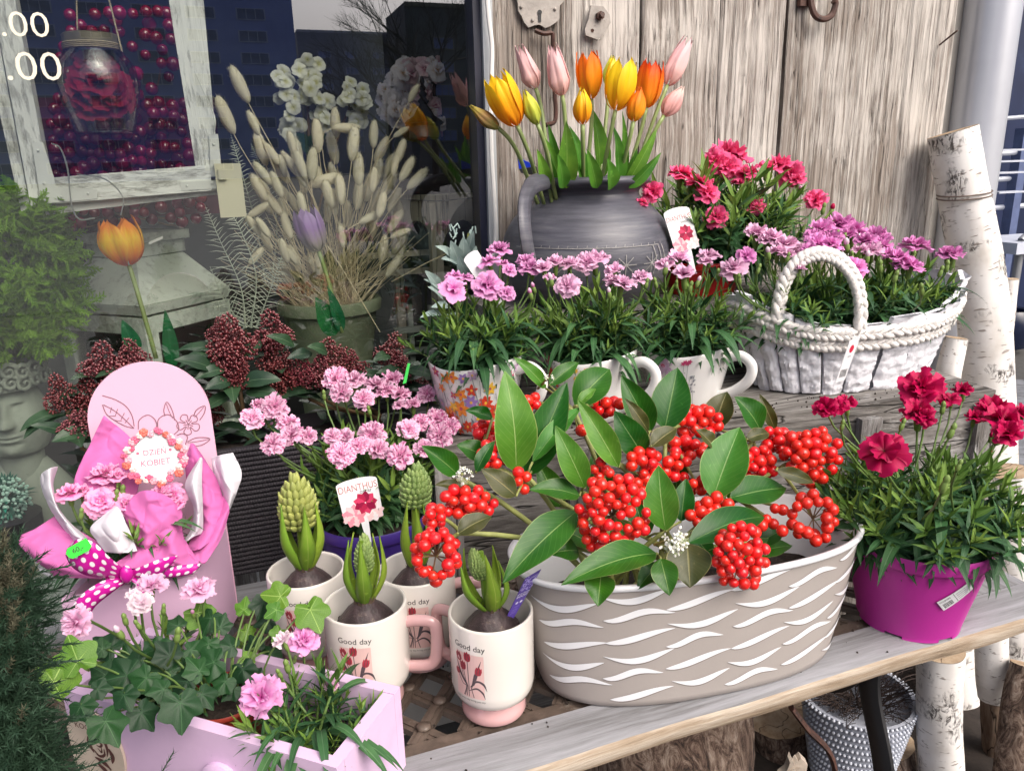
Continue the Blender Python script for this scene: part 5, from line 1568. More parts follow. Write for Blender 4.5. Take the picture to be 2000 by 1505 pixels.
dianthus('pale pink carnation growing in the right flower cup, few blooms', P+V(0, 0, h-.012), rt*.85, rt*.85, .104,
    [(1324, 507, 52, 's'), (1300, 517, 40, 's'), (1336, 538, 52, 's'), (1384, 500, 42, 's'), (1378, 512, 30, 's')],
    F_lilac2, 40, 22, buds=((1297, 525, 14, B_white), (1360, 550, 12, B_white), (1345, 560, 12, B_green), (1400, 535, 12, B_green)), sh=SH+SHX)
# basket, three plants
cb = lambda x, y=0: V(bkt_c.x+x, bkt_c.y+y, bkt_c.z+BKH*.8)
dianthus('lilac carnation at the left end of the bark basket', cb(-.115), .06, .07, .098,
    [(1476, 458, 54, 's'), (1508, 466, 50, 's'), (1533, 482, 58, 's'), (1433, 524, 52, 's'), (1458, 500, 36, 'f'), (1495, 470, 34, 's'), (1520, 492, 40, 's'), (1556, 487, 40, 's'), (1563, 526, 26, 's'), (1542, 497, 30, 's')],
    F_lilac2+F_orchid[:1], 44, 16, buds=((1497, 495, 14, B_white), (1478, 525, 11, B_green), (1440, 545, 12, B_green), (1535, 503, 11, B_green)))
dianthus('dense purple pink carnation in the middle of the bark basket', cb(.0), .065, .075, .105,
    [(1603, 452, 56, 's'), (1596, 475, 44, 'f'), (1619, 480, 52, 's'), (1639, 440, 62, 's'), (1669, 454, 58, 's'), (1689, 474, 50, 's'), (1655, 462, 40, 's'), (1580, 490, 36, 'f'), (1669, 522, 46, 'f'), (1640, 520, 28, 's'), (1612, 440, 40, 's'), (1700, 490, 46, 's', F_lilac2), (1680, 492, 40, 's', F_lilac2), (1625, 465, 40, 's'), (1590, 462, 40, 's')],
    F_orchid, 44, 16, buds=((1650, 480, 16, B_white), (1690, 503, 14, B_white), (1630, 460, 12, B_green), (1645, 465, 11, B_green), (1660, 500, 11, B_green), (1595, 515, 11, B_green)))
dianthus('purple pink carnation at the right end of the bark basket', cb(.115), .06, .07, .098,
    [(1709, 462, 52, 's'), (1719, 482, 52, 's'), (1700, 470, 40, 's'), (1752, 506, 50, 's'), (1779, 520, 48, 's'), (1766, 512, 44, 's'), (1789, 480, 58, 's'), (1862, 500, 46, 's'), (1850, 495, 40, 's'), (1735, 498, 40, 's'), (1728, 470, 34, 's')],
    F_orchid, 44, 18, buds=((1715, 520, 14, B_green), (1745, 540, 13, B_green), (1795, 565, 14, B_green), (1845, 520, 13, B_green), (1780, 500, 11, B_green), (1833, 530, 12, B_green)))
# red pot
dianthus('tall coral pink carnation in the red pot before the plank door', V(Pr.x+.035, Pr.y, ZR+hr*.85), .085, .085, .140,
    [(1421, 304, 82, 's'), (1398, 316, 50, 'f'), (1330, 340, 52, 's'), (1350, 352, 40, 's'), (1367, 360, 56, 's'), (1421, 326, 46, 'f'), (1456, 342, 58, 's'), (1380, 376, 44, 'f'), (1276, 376, 50, 'f'), (1253, 396, 26, 's'), (1469, 402, 50, 's'), (1478, 406, 30, 'f'), (1399, 424, 46, 'f'), (1496, 330, 42, 's'), (1521, 322, 52, 's'), (1546, 340, 50, 'f'), (1556, 352, 34, 's'), (1593, 390, 42, 'f'), (1407, 310, 44, 's'), (1440, 306, 40, 's')],
    F_coral, 95, 30, buds=((1445, 362, 12, B_crim), (1455, 340, 12, B_green), (1499, 352, 14, B_green), (1605, 408, 12, B_green), (1621, 412, 14, B_crim)), yrange=(1.22, 1.07), lean=1.35, sh=SH+SHX, shscale=1.1)
# violet pot
dianthus('full pale pink carnation with magenta streaks in the violet pot', V(Pp.x, Pp.y+.015, ZB+vph-.008), .048, .045, .098,
    [(658, 740, 50, 'f'), (668, 766, 42, 'f'), (694, 742, 50, 's'), (709, 779, 42, 'f'), (736, 754, 50, 's'), (766, 742, 46, 's'), (752, 763, 42, 's'), (782, 769, 40, 's'), (807, 791, 40, 's'), (835, 771, 42, 'f'), (536, 794, 52, 'f'), (505, 789, 30, 's'), (493, 816, 42, 'f'), (563, 826, 42, 's'), (570, 849, 52, 'f'), (603, 851, 34, 'f'), (533, 866, 44, 'f'), (649, 852, 34, 'f'), (676, 853, 40, 'f'), (726, 849, 52, 'f'), (699, 872, 42, 'f'), (666, 887, 50, 'f'), (739, 877, 44, 'f'), (782, 889, 50, 'f'), (798, 838, 42, 'f'), (822, 824, 34, 'f'), (852, 818, 46, 'f'), (859, 850, 50, 'f'), (829, 876, 46, 'f'), (879, 832, 34, 'f'), (780, 790, 26, 's'), (708, 865, 30, 'f')],
    F_pale, 90, 3, buds=((632, 770, 11, B_green), (720, 800, 11, B_green)), yrange=(1.03, .84), lean=1.15, shscale=1.1, sh=SH+SHF, rot=0)
# magenta pot
dianthus('crimson carnation with large frilled blooms in the magenta pot', V(Pm.x, Pm.y, Pm.z+hm-.008), .080, .080, .108,
    [(1614, 797, 50, 'f'), (1654, 790, 46, 's'), (1638, 792, 34, 'f'), (1800, 757, 74, 'f'), (1793, 808, 70, 's'), (1805, 815, 44, 'f'), (1727, 882, 84, 'f'), (1881, 763, 42, 's'), (1856, 779, 38, 's'), (1939, 800, 70, 's'), (1956, 826, 84, 's'), (1968, 845, 60, 'f'), (1903, 815, 38, 's'), (1996, 808, 46, 's')],
    F_crim, 120, 10, buds=((1757, 827, 13, B_green), (1853, 840, 17, B_green), (1837, 943, 20, B_green), (1866, 906, 13, B_green), (1640, 828, 12, B_green), (1836, 795, 14, B_green)), bud=B_crim, yrange=(.73, .53), lean=1.5, sh=SH+SHF, shscale=1.0)
# drawer plants
Dz = ZB+.055
p0 = dp(dW*.20, dD*.62, .045)
dianthus('pale lilac carnation at the left of the lilac drawer', p0, .045, .04, .075,
    [(148, 1216, 60, (-.45, -.75, .35)), (276, 1178, 50, 'f', F_white), (262, 1164, 34, 's', F_white), (296, 1146, 62, 's'), (390, 1150, 60, 's')],
    F_lilac2, 26, 12, buds=((234, 1230, 18, B_white), (347, 1235, 18, B_green), (245, 1205, 15, B_green), (320, 1185, 13, B_green), (270, 1215, 13, B_green)), yrange=(.74, .66), facing=.9)
p1 = dp(dW*.80, dD*.48, .045)
dianthus('pink carnation at the right corner of the lilac drawer', p1, .045, .042, .078,
    [(553, 1251, 44, (-.3, .1, 1), F_white), (594, 1250, 62, (.1, -.25, 1), F_lilac), (512, 1362, 94, 'f', F_lilac)],
    F_lilac2, 30, 20, buds=((560, 1296, 17, B_green), (545, 1310, 13, B_green)), yrange=(.66, .60), facing=.9, sh=SH+SHX)
tb = thing('carnation_bud', 'single half open pink carnation bud over the right corner of the drawer', 'flower', ony(648, 1360, .62))
Pq = ony(648, 1348, .62); inst('bud', B_lilac, tb, frame(Pq-V(0, 0, .014), (.02, -.12, 1), .0175)); inst('flower_head', F_lilac2[1], tb, frame(Pq+V(0, -.001, .006), (0, -.3, 1), .0085))
MB().tube([Pq-V(0, 0, .014), Pq-V(.01, -.01, .06), dp(dW*.85, dD*.5, .03)], .0014, 5).build('stem', stem_g, tb)
# bouquet in the gift box
dianthus('small bunch of hot pink edged carnations in the pink paper wrap', V(-.135, .86, .58), .05, .02, .07,
    [(136, 962, 52, 's'), (160, 958, 34, 's'), (206, 926, 60, 's'), (197, 979, 60, 'f'), (246, 983, 44, 'f'), (335, 968, 52, 'f'), (314, 960, 40, 's'), (228, 930, 36, 's'), (345, 985, 30, 's')],
    F_hot, 16, 14, yrange=(.87, .855), buds=((240, 958, 16, B_green), (228, 965, 14, B_green), (160, 1000, 13, B_green)), facing=.85)

# ---- hyacinths in the mugs
hy_leaf = leafmat('hyacinth_leaf', (.20, .36, .03), (.34, .48, .06), (.38, .50, .10), .35, .2, None, .03, 0, .15)
hy_bud1 = plain('hyacinth_bud_yellow', (.38, .42, .12), .45, .2, 60, trans=.15, rnd=.12)
hy_bud2 = plain('hyacinth_bud_green', (.30, .42, .14), .45, .2, 60, trans=.15, rnd=.12)
bulb_m = plain('bulb_skin', (.05, .032, .034), .5, .6, 60, 1.0, 130, dirt=((.20, .15, .12), 70, .60))
tunic_m = plain('bulb_tunic', (.13, .09, .06), .7, .4, 60, .5, 120)
budm = {}
def hyacinth(idx, label, pxb, pxt, pyt, wpx, spike_h, leaves, hb, bmat, tight):
    t_, P = mugs[idx]
    P = P+V(0, 0, .084)
    t = thing('hyacinth', label, 'plant', P, 'hyacinth bulbs sprouting in the mugs')
    bx = ony(pxb, 0, P.y).x
    C = P+V(0, -.002, 0)
    mb = MB(); mb.lathe([(.005, -.012), (.025, -.006), (.0305, .004), (.0285, .013), (.020, .023), (.012, .030), (.010, .038)], 28, C, wob=lambda a, z: 1+.05*mn.noise(V(math.cos(a)*3, math.sin(a)*3, z*60)))
    mb.build('bulb', bulb_m, t)
    mb = MB()
    for k in range(14):
        a = 2*PI*k/14+U(-.2, .2); r = .0095
        b = C+V(math.cos(a)*r, math.sin(a)*r, .030)
        mb.grid(lambda u, v, a=a, b=b, hh=U(.008, .016): ((b.x+math.cos(a)*v*.004+math.sin(a)*(u-.5)*.006*(1-v*.8), b.y+math.sin(a)*v*.004-math.cos(a)*(u-.5)*.006*(1-v*.8), b.z+v*hh), (u, v)), 2, 3)
    mb.build('papery_collar', tunic_m, t)
    T = ony(pxt, pyt, P.y-.002); top = T.z; k = mpp(T); base = C+V(0, 0, .034)
    # flower spike: each bud a part
    key = bmat.name
    if key not in budm: budm[key] = MB().lathe([(.02, 0), (.30, .12), (.40, .40), (.34, .70), (.14, 1.0), (0, 1.12)], 8).mesh('floret', [bmat], True)
    sb = V(lerp(base.x, T.x, .55), T.y, top-spike_h*k); R = wpx/2*k
    MB().tube([base, base.lerp(sb, .5), sb+V(0, 0, spike_h*k*.9)], [.006, .005, .003], 8).build('stalk', hy_leaf, t)
    rows = 8 if tight else 10; bl = spike_h*k/rows*2.0
    for j in range(rows):
        q = j/(rows-1); r = R*(math.sin(PI*(.22+.72*q))**.6)*.78; n = max(3, int(round(2*PI*r/(bl*.50)))); z = sb.z+q*spike_h*k*.90
        xs = lerp(sb.x, T.x, q)
        for i in range(n):
            a = 2*PI*(i+.5*(j % 2))/n
            if math.sin(a) > .55: continue
            d = V(math.cos(a)*(1-q*.75), math.sin(a)*(1-q*.75), .55+q*.9).normalized()
            inst('floret', budm[key], t, frame((xs+math.cos(a)*(r-bl*.35), P.y+math.sin(a)*(r-bl*.35), z-bl*.2), d, (bl*.78, bl*.78, bl*U(.9, 1.1)), 0))
    for (ltx, lty, lw_, az_) in leaves:
        tp = ony(ltx, lty, P.y+math.sin(rad(az_))*.024)
        mbl = MB(); a = rad(az_); b0 = base+V(math.cos(a)*.006, math.sin(a)*.006, -.004)
        outd = V(math.cos(a), math.sin(a), 0); mid = b0.lerp(tp, .55)+outd*.010
        pts = smooth_path([b0, b0.lerp(mid, .5)+outd*.003, mid, tp], 4); n = len(pts)-1; vs, uvs = [], []
        W = lw_*k*1.3
        sd = V(-outd.y, outd.x, 0)
        for i, p in enumerate(pts):
            q = i/n; w_ = W*.5*(.55+.45*math.sin(PI*min(1, q*1.15)))*(1-q**5)+.0003
            for u in (0, .25, .5, .75, 1):
                c_ = (2*u-1); vs.append(p+sd*c_*w_-outd*(c_*c_)*w_*.65+outd*w_*.3); uvs.append((u, q))
        fs = [(i*5+j, i*5+j+1, i*5+j+6, i*5+j+5) for i in range(n) for j in range(4)]
        mbl.add(vs, fs, 0, uvs); o = mbl.build('leaf', hy_leaf, t, smooth=True); md = o.modifiers.new('s', 'SOLIDIFY'); md.thickness = .0014
    return t
hyacinth(3, 'tallest hyacinth with a fat pale yellow flower spike, back left mug', 597, 575, 934, 78, 98, [(548, 985, 26, 215), (594, 990, 26, 275), (616, 980, 26, 330), (560, 990, 24, 140), (612, 975, 22, 30)], 0, hy_bud1, True)
hyacinth(2, 'hyacinth with a plump green spike partly behind the skimmia leaf', 813, 814, 912, 66, 76, [(795, 980, 24, 215), (826, 985, 24, 320), (812, 990, 24, 275)], 0, hy_bud2, True)
hyacinth(1, 'hyacinth with leaves still clasping its green spike, mug behind the drawer', 712, 711, 1046, 37, 74, [(680, 1054, 20, 200), (703, 1058, 24, 262), (742, 1046, 22, 335), (728, 1040, 18, 40), (690, 1038, 16, 140)], 0, hy_bud2, False)
hyacinth(0, 'short hyacinth with partly opened leaves in the front mug', 950, 925, 1074, 38, 62, [(898, 1100, 22, 205), (948, 1084, 27, 275), (974, 1094, 20, 325), (962, 1064, 18, 50), (905, 1070, 16, 140)], 0, hy_bud2, False)
for i, (t_, P) in enumerate(mugs):
    mb = MB()
    for k in range(90):
        a = U(0, 6.28); r = U(.022, .0375); mb.blob(P+V(math.cos(a)*r, math.sin(a)*r, .0845), U(.0010, .0032), 5, 4, wob=.5)
    mb.build('soil_crumbs', soil_m, t_, kind='stuff')

# ---- general broad leaf
def broad_leaf(parent, base, tip, wd, mat, nrm=None, bow=.12, fold=.22, name='leaf', shape=.9, n=10, lab=None, curl=0, th=.0006):
    base, tip = Vector(base), Vector(tip); ax = tip-base; L = ax.length
    if nrm is None:
        nrm = (CAM-(base+tip)/2).normalized()*.8+V(U(-.25, .25), 0, .45+U(-.1, .2))
    nrm = Vector(nrm); a = ax.normalized(); nrm = (nrm-a*nrm.dot(a)).normalized(); sd = a.cross(nrm)
    mb = MB(); vs, uvs = [], []
    cs_ = 6
    for i in range(n+1):
        q = i/n
        c_ = base+ax*q+nrm*(math.sin(PI*q)*bow*L-curl*L*q*q)
        w_ = wd/2*max(.012, math.sin(PI*q**shape)**.78*(1-.25*q))*1.12
        for j in range(cs_+1):
            s_ = 2*j/cs_-1
            vs.append(c_+sd*s_*w_+nrm*(abs(s_)**1.3*w_*fold+.0008*math.sin(q*14+s_*3)*abs(s_))); uvs.append((j/cs_, q))
    W = cs_+1
    fs = [(i*W+j, i*W+j+1, (i+1)*W+j+1, (i+1)*W+j) for i in range(n) for j in range(cs_)]
    mb.add(vs, fs, 0, uvs)
    o = mb.build(name, mat, parent, smooth=True)
    if lab: o['label'] = lab
    return o

# ---- red berried skimmia in the oval planter
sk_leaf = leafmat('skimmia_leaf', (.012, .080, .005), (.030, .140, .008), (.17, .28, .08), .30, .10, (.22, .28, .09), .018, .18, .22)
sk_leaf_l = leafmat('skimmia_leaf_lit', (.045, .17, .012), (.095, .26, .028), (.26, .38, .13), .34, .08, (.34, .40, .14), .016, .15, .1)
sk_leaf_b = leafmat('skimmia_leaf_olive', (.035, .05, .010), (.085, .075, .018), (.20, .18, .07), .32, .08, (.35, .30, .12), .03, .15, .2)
berry_m = plain('berry_red', (.70, .016, .012), .26, .18, 60, coat=.25, rnd=.045)
twig_g = plain('skimmia_twig', (.22, .24, .07), .6, .3, 60)
twig_b = plain('skimmia_stalk', (.16, .10, .05), .6, .3, 60)
sk = thing('red_skimmia', 'skimmia with glossy leaves and clusters of round red berries in the planter', 'shrub', (pcx, pcy, ZB+PH*.5))
def Ysk(px, py): return .575+(1130-py)/430*.19
def SKL(tx, ty, bx, by, w_, kind='n', dyb=.0, dyt=0.0):
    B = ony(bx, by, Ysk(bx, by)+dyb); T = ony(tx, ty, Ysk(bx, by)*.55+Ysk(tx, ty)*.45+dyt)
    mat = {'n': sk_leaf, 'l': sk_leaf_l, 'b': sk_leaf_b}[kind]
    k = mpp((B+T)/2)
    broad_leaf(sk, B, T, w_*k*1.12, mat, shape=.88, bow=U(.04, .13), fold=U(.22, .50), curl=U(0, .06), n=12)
    return B
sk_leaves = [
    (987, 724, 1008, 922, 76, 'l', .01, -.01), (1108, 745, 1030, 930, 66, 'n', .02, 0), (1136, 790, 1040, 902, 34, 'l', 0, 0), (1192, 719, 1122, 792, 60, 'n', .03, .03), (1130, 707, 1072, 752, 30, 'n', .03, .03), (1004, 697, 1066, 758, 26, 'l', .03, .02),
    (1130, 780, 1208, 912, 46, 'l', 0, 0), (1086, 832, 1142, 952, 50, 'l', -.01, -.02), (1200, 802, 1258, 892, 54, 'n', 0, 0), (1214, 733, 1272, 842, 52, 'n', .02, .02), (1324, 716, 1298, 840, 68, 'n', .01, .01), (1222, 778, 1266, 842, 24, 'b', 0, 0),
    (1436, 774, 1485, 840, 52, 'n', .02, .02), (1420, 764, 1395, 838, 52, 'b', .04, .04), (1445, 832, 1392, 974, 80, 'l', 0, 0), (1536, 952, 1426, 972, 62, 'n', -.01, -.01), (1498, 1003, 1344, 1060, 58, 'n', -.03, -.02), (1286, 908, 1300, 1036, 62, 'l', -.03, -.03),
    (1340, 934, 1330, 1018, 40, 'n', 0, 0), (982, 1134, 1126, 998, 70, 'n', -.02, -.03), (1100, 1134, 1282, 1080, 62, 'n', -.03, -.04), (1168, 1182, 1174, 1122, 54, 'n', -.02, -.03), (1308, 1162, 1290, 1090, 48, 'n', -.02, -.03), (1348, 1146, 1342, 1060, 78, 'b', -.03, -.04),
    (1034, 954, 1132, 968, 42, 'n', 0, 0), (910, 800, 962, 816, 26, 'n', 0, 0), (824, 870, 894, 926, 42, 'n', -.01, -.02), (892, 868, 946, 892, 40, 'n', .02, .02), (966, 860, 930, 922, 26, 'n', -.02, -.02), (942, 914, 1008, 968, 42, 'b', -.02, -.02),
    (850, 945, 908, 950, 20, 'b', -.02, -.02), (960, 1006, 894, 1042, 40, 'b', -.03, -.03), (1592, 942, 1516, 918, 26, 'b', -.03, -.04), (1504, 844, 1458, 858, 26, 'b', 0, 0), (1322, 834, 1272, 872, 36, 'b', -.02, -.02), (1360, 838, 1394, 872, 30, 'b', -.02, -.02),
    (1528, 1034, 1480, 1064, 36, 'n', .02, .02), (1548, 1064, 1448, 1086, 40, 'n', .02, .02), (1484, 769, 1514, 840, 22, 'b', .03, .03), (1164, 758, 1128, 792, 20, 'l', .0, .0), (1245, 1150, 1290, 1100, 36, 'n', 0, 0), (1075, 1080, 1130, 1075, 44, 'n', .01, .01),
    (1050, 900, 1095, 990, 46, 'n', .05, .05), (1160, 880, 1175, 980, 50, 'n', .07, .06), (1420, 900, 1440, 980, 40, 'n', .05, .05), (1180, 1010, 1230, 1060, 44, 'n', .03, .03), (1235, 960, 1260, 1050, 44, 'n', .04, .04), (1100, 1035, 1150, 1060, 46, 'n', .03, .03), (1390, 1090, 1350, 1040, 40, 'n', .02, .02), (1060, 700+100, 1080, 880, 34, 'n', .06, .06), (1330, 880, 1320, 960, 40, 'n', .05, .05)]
hubs = [(1030, 930), (1120, 800), (1135, 960), (1208, 905), (1265, 850), (1300, 845), (1390, 965), (1440, 975), (1300, 1040), (1350, 1055), (1285, 1088), (1175, 1115), (940, 900), (900, 935), (900, 1040), (1470, 860), (1520, 915), (1440, 1060), (1125, 1000)]
root = V(pcx-.03, pcy, ZB+PH*.52)
def branch(a, b, r0, r1, mat=twig_g, sag=.02):
    a, b = Vector(a), Vector(b)
    MB().tube(bez(a, a.lerp(b, .3)+V(0, 0, sag), a.lerp(b, .7)+V(0, 0, sag), b, 8), [lerp(r0, r1, i/8) for i in range(9)], 7).build('branch', mat, sk, smooth=True)
for hx, hy in hubs: branch(root+V(U(-.08, .10), U(-.02, .02), 0), ony(hx, hy, Ysk(hx, hy)+.008), .0034, .0024)
for L in sk_leaves:
    B = SKL(*L)
    hx, hy = min(hubs, key=lambda h: (h[0]-L[2])**2+(h[1]-L[3])**2)
    H = ony(hx, hy, Ysk(hx, hy)+.008)
    if (H-B).length < .1 and (H-B).length > .004: MB().tube([H, H.lerp(B, .5)+V(0, 0, .002), B], .0014, 5).build('petiole', twig_g, sk, smooth=True)
tipm = plain('berry_tip', (.10, .01, .01), .6); berry_mes = []
for q in range(4):
    bm = MB().blob((0, 0, 0), (1, U(.93, 1), U(.90, 1.02)), 16, 10, wob=.05); bm.blob((0, 0, .96), (.07, .07, .05), 6, 3, 1); berry_mes.append(bm.mesh('berry', [berry_m, tipm], True))
clusters = [  # cx, cy, rx, ry, count, hub, dy
    (950, 843, 20, 20, 9, 12, .01), (1036, 788, 18, 16, 6, 1, .02), (1182, 792, 30, 14, 11, 1, .02), (1130, 847, 9, 9, 1, 1, 0), (963, 888, 24, 30, 12, 12, -.01), (1005, 940, 26, 24, 6, 0, -.02),
    (914, 981, 52, 30, 22, 13, -.02), (853, 1008, 18, 20, 7, 14, -.03), (851, 1085, 42, 50, 27, 14, -.03), (1196, 1006, 70, 84, 56, 2, -.04), (1172, 905, 14, 26, 6, 3, .0), (1255, 905, 34, 24, 12, 4, -.01), (1320, 914, 26, 26, 10, 5, .01),
    (1362, 823, 44, 26, 19, 5, .01), (1340, 876, 36, 16, 10, 5, 0), (1585, 890, 56, 54, 38, 16, -.02), (1520, 857, 28, 22, 10, 15, 0), (1482, 908, 32, 34, 16, 15, 0), (1446, 1088, 50, 62, 38, 17, -.05),
    (1395, 986, 30, 18, 10, 6, -.02), (1368, 1012, 22, 14, 5, 6, -.02), (1495, 1022, 16, 10, 3, 7, -.02), (1525, 993, 12, 12, 2, 7, -.03), (1588, 1012, 42, 48, 19, 16, -.045), (1262, 945, 28, 20, 8, 3, .01), (1360, 945, 16, 14, 4, 5, 0), (1532, 1038, 10, 10, 1, 7, -.03), (1300, 850, 8, 8, 1, 5, 0)]
nb_ = 0; extra = MB(); rr = random.Random(12)
for cx, cy, rx, ry, cnt, hb, dy in clusters:
    Yc = Ysk(cx, cy)+dy; H = ony(*hubs[hb], Ysk(*hubs[hb])+.008); C0 = ony(cx, cy, Yc+.02); placed = []
    if (C0-H).length > .012: branch(H, C0, .0022, .0016, twig_g, .004)
    tries = 0
    dmin = 17 if cnt > 3 else 15
    ring = (cx, cy) in ((1588, 1012), (851, 1085))
    while len(placed) < cnt and tries < 3000:
        tries += 1; a = rr.uniform(0, 6.28); q = math.sqrt(rr.random())
        if ring and q < .62: continue
        x, y = cx+math.cos(a)*q*rx, cy+math.sin(a)*q*ry
        lay = 0 if tries < 900 else 1
        if any((x-u)**2+(y-v)**2 < (dmin*(1 if l == lay else .62))**2 for u, v, l in placed): continue
        placed.append((x, y, lay)); k = mpp(C0)
        bulge = math.sqrt(max(0, 1-q*q))*min(rx, ry)*k*.8
        P = ony(x, y, Yc+.012-bulge+(.013 if lay else 0))
        r = rr.uniform(9.8, 13.2)*mpp(P)
        if nb_ < 300:
            inst('berry', rr.choice(berry_mes), sk, frame(P, (P-C0).normalized()+V(0, -.6, .1), r)); nb_ += 1
        else: extra.blob(P, r, 10, 7)
        MB().tube([C0, C0.lerp(P, .6)+V(0, 0, .002), P], .0007, 4, cap=False).build('berry_stalk', twig_b, sk, smooth=True) if (len(placed) % 2 == 0) else None
if extra.v: extra.build('berries_beyond_limit', berry_m, sk, smooth=True, kind='stuff').name = 'berries'
# small white blossom heads
blm = plain('blossom_white', (.80, .80, .72), .5, .05); blg = plain('blossom_stalk', (.35, .42, .2), .5)
mb = MB()
for k in range(4):
    a = PI/2*k; mb.add([(0, 0, 0), (math.cos(a-.45)*.6, math.sin(a-.45)*.6, .12), (math.cos(a)*1.05, math.sin(a)*1.05, .1), (math.cos(a+.45)*.6, math.sin(a+.45)*.6, .12)], [(0, 1, 2, 3)], 0)
for k in range(4):
    a = PI/2*k+.78; mb.tube([(0, 0, 0), (math.cos(a)*.3, math.sin(a)*.3, .55)], .05, 4, 1); mb.blob((math.cos(a)*.32, math.sin(a)*.32, .6), .09, 5, 4, 1)
star = mb.mesh('blossom', [blm, blg], True)
ob = MB().blob((0, 0, .4), (.38, .38, .62), 7, 5).mesh('blossom_bud', [blm], True)
for cx, cy, r, dy, n in ((1312, 1053, 32, -.055, 46), (903, 925, 22, -.04, 24), (1070, 738, 13, .0, 9)):
    C0 = ony(cx, cy, Ysk(cx, cy)+dy); k = mpp(C0)
    for i in range(n):
        a = rr.uniform(0, 6.28); q = math.sqrt(rr.random()); d = V(math.cos(a)*q, -math.sqrt(1-q*q)-.1, math.sin(a)*q).normalized()
        inst('blossom' if i % 3 else 'blossom_bud', star if i % 3 else ob, sk, frame(C0+d*r*k*.82*V(1, 1, 1).length/1.732, d, r*k*(.26 if r > 15 else .4)))
    MB().tube([C0, C0+V(0, .03, -.02)], .0016, 5).build('petiole', twig_g, sk)

# ---- ivy in the drawer
ivy_d = leafmat('ivy_leaf_dark', (.006, .034, .009), (.018, .072, .020), (.05, .13, .05), .38, .08, None, .014, .08, .4)
ivy_l = leafmat('ivy_leaf_bright', (.07, .19, .015), (.13, .28, .03), (.30, .46, .12), .38, .18, None, .02, .25, .15)
def ivy_mesh(mat, seed):
    r_ = random.Random(seed)
    lob = [(0, 1.08), (14, .80), (32, .64), (50, .76), (60, .86), (72, .74), (94, .58), (118, .60), (132, .62), (155, .46), (180, .20)]
    pts = []
    N = 48
    for i in range(N):
        a = -180+360*i/N; b = abs(a); 
        r = float(np.interp(b, [x for x, _ in lob], [y for _, y in lob])); r = r+.04*math.sin(a*.2+seed); pts.append((math.sin(rad(a))*r, math.cos(rad(a))*r))
    # smooth
    for _ in range(1): pts = [((pts[i-1][0]+pts[i][0]*3+pts[(i+1) % N][0])/5, (pts[i-1][1]+pts[i][1]*3+pts[(i+1) % N][1])/5) for i in range(N)]
    mb = MB(); vs, uvs = [(0, 0, 0)], [(.5, 0)]
    for ring in (.35, .7, 1.0):
        for i, (x, y) in enumerate(pts):
            a = rad(-180+360*i/N); crease = .035*math.cos(a*5.4)
            z = -.20*(math.hypot(x, y)*ring)**2+crease*ring+.03*math.sin(x*6+seed)
            vs.append((x*ring, y*ring, z))
            da = min(abs(math.degrees(a)-c) for c in (0, 62, -62, 128, -128))
            uvs.append((.5+ (da/34)*.5*min(1, ring*1.0), ring))
    fs = [(0, 1+(i+1) % N, 1+i) for i in range(N)]
    for k in range(2):
        b0, b1 = 1+k*N, 1+(k+1)*N
        fs += [(b0+i, b0+(i+1) % N, b1+(i+1) % N, b1+i) for i in range(N)]
    mb.add(vs, fs, 0, uvs)
    return mb.mesh('leaf', [mat], True)
IVD = [ivy_mesh(ivy_d, i) for i in range(3)]; IVL = [ivy_mesh(ivy_l, i+5) for i in range(2)]
ivy = thing('ivy', 'trailing ivy with dark and bright green lobed leaves spilling over the lilac drawer', 'plant', rp_)
iv = [(152, 1290, 74, 'l', 10, .63), (104, 1330, 88, 'l', -40, .62), (548, 1164, 54, 'l', 70, .70), (606, 1190, 66, 'l', 190, .68), (476, 1190, 36, 'l', 0, .72), (480, 1232, 34, 'l', 200, .72), (386, 1196, 56, 'l', 200, .74), (412, 1206, 54, 'd', 160, .73), (248, 1318, 84, 'd', 90, .64), (208, 1318, 60, 'd', 30, .645),
      (158, 1378, 58, 'd', 200, .61), (206, 1408, 84, 'd', 180, .595), (276, 1390, 68, 'd', 190, .605), (352, 1372, 88, 'd', 170, .60), (286, 1322, 66, 'd', 140, .63), (332, 1280, 62, 'd', 20, .66), (418, 1292, 70, 'd', 100, .66), (366, 1330, 66, 'd', 60, .65), (514, 1176, 52, 'd', 150, .72), (524, 1212, 44, 'd', 100, .71),
      (474, 1306, 58, 'd', 200, .66), (440, 1330, 50, 'd', 150, .65), (300, 1270, 50, 'd', -30, .68), (452, 1262, 52, 'd', 60, .69), (408, 1256, 50, 'd', 170, .69), (372, 1268, 46, 'd', 240, .69), (270, 1290, 52, 'd', 80, .66), (500, 1262, 44, 'd', 20, .70), (242, 1356, 56, 'd', 200, .61), (320, 1345, 50, 'd', 100, .62), (540, 1190, 36, 'l', 120, .69), (430, 1225, 46, 'd', -20, .72), (348, 1222, 44, 'd', 40, .73), (546, 1234, 34, 'l', 140, .69), (488, 1285, 30, 'l', 90, .68), (190, 1345, 44, 'd', 260, .62), (395, 1355, 56, 'd', 190, .635), (456, 1345, 44, 'd', 140, .65), (505, 1320, 44, 'd', 120, .665), (390, 1310, 60, 'd', 10, .655)]
root = V(rp_.x, rp_.y+.01, ZD-.01)
rr = random.Random(44)
for i in range(8):
    px = rr.uniform(190, 540); py = rr.uniform(1255, 1345)+(px-190)*.05; iv.append((px, py, rr.uniform(44, 66), 'd', rr.uniform(0, 360), .675-(py-1255)/90*.03+rr.uniform(0, .03)))
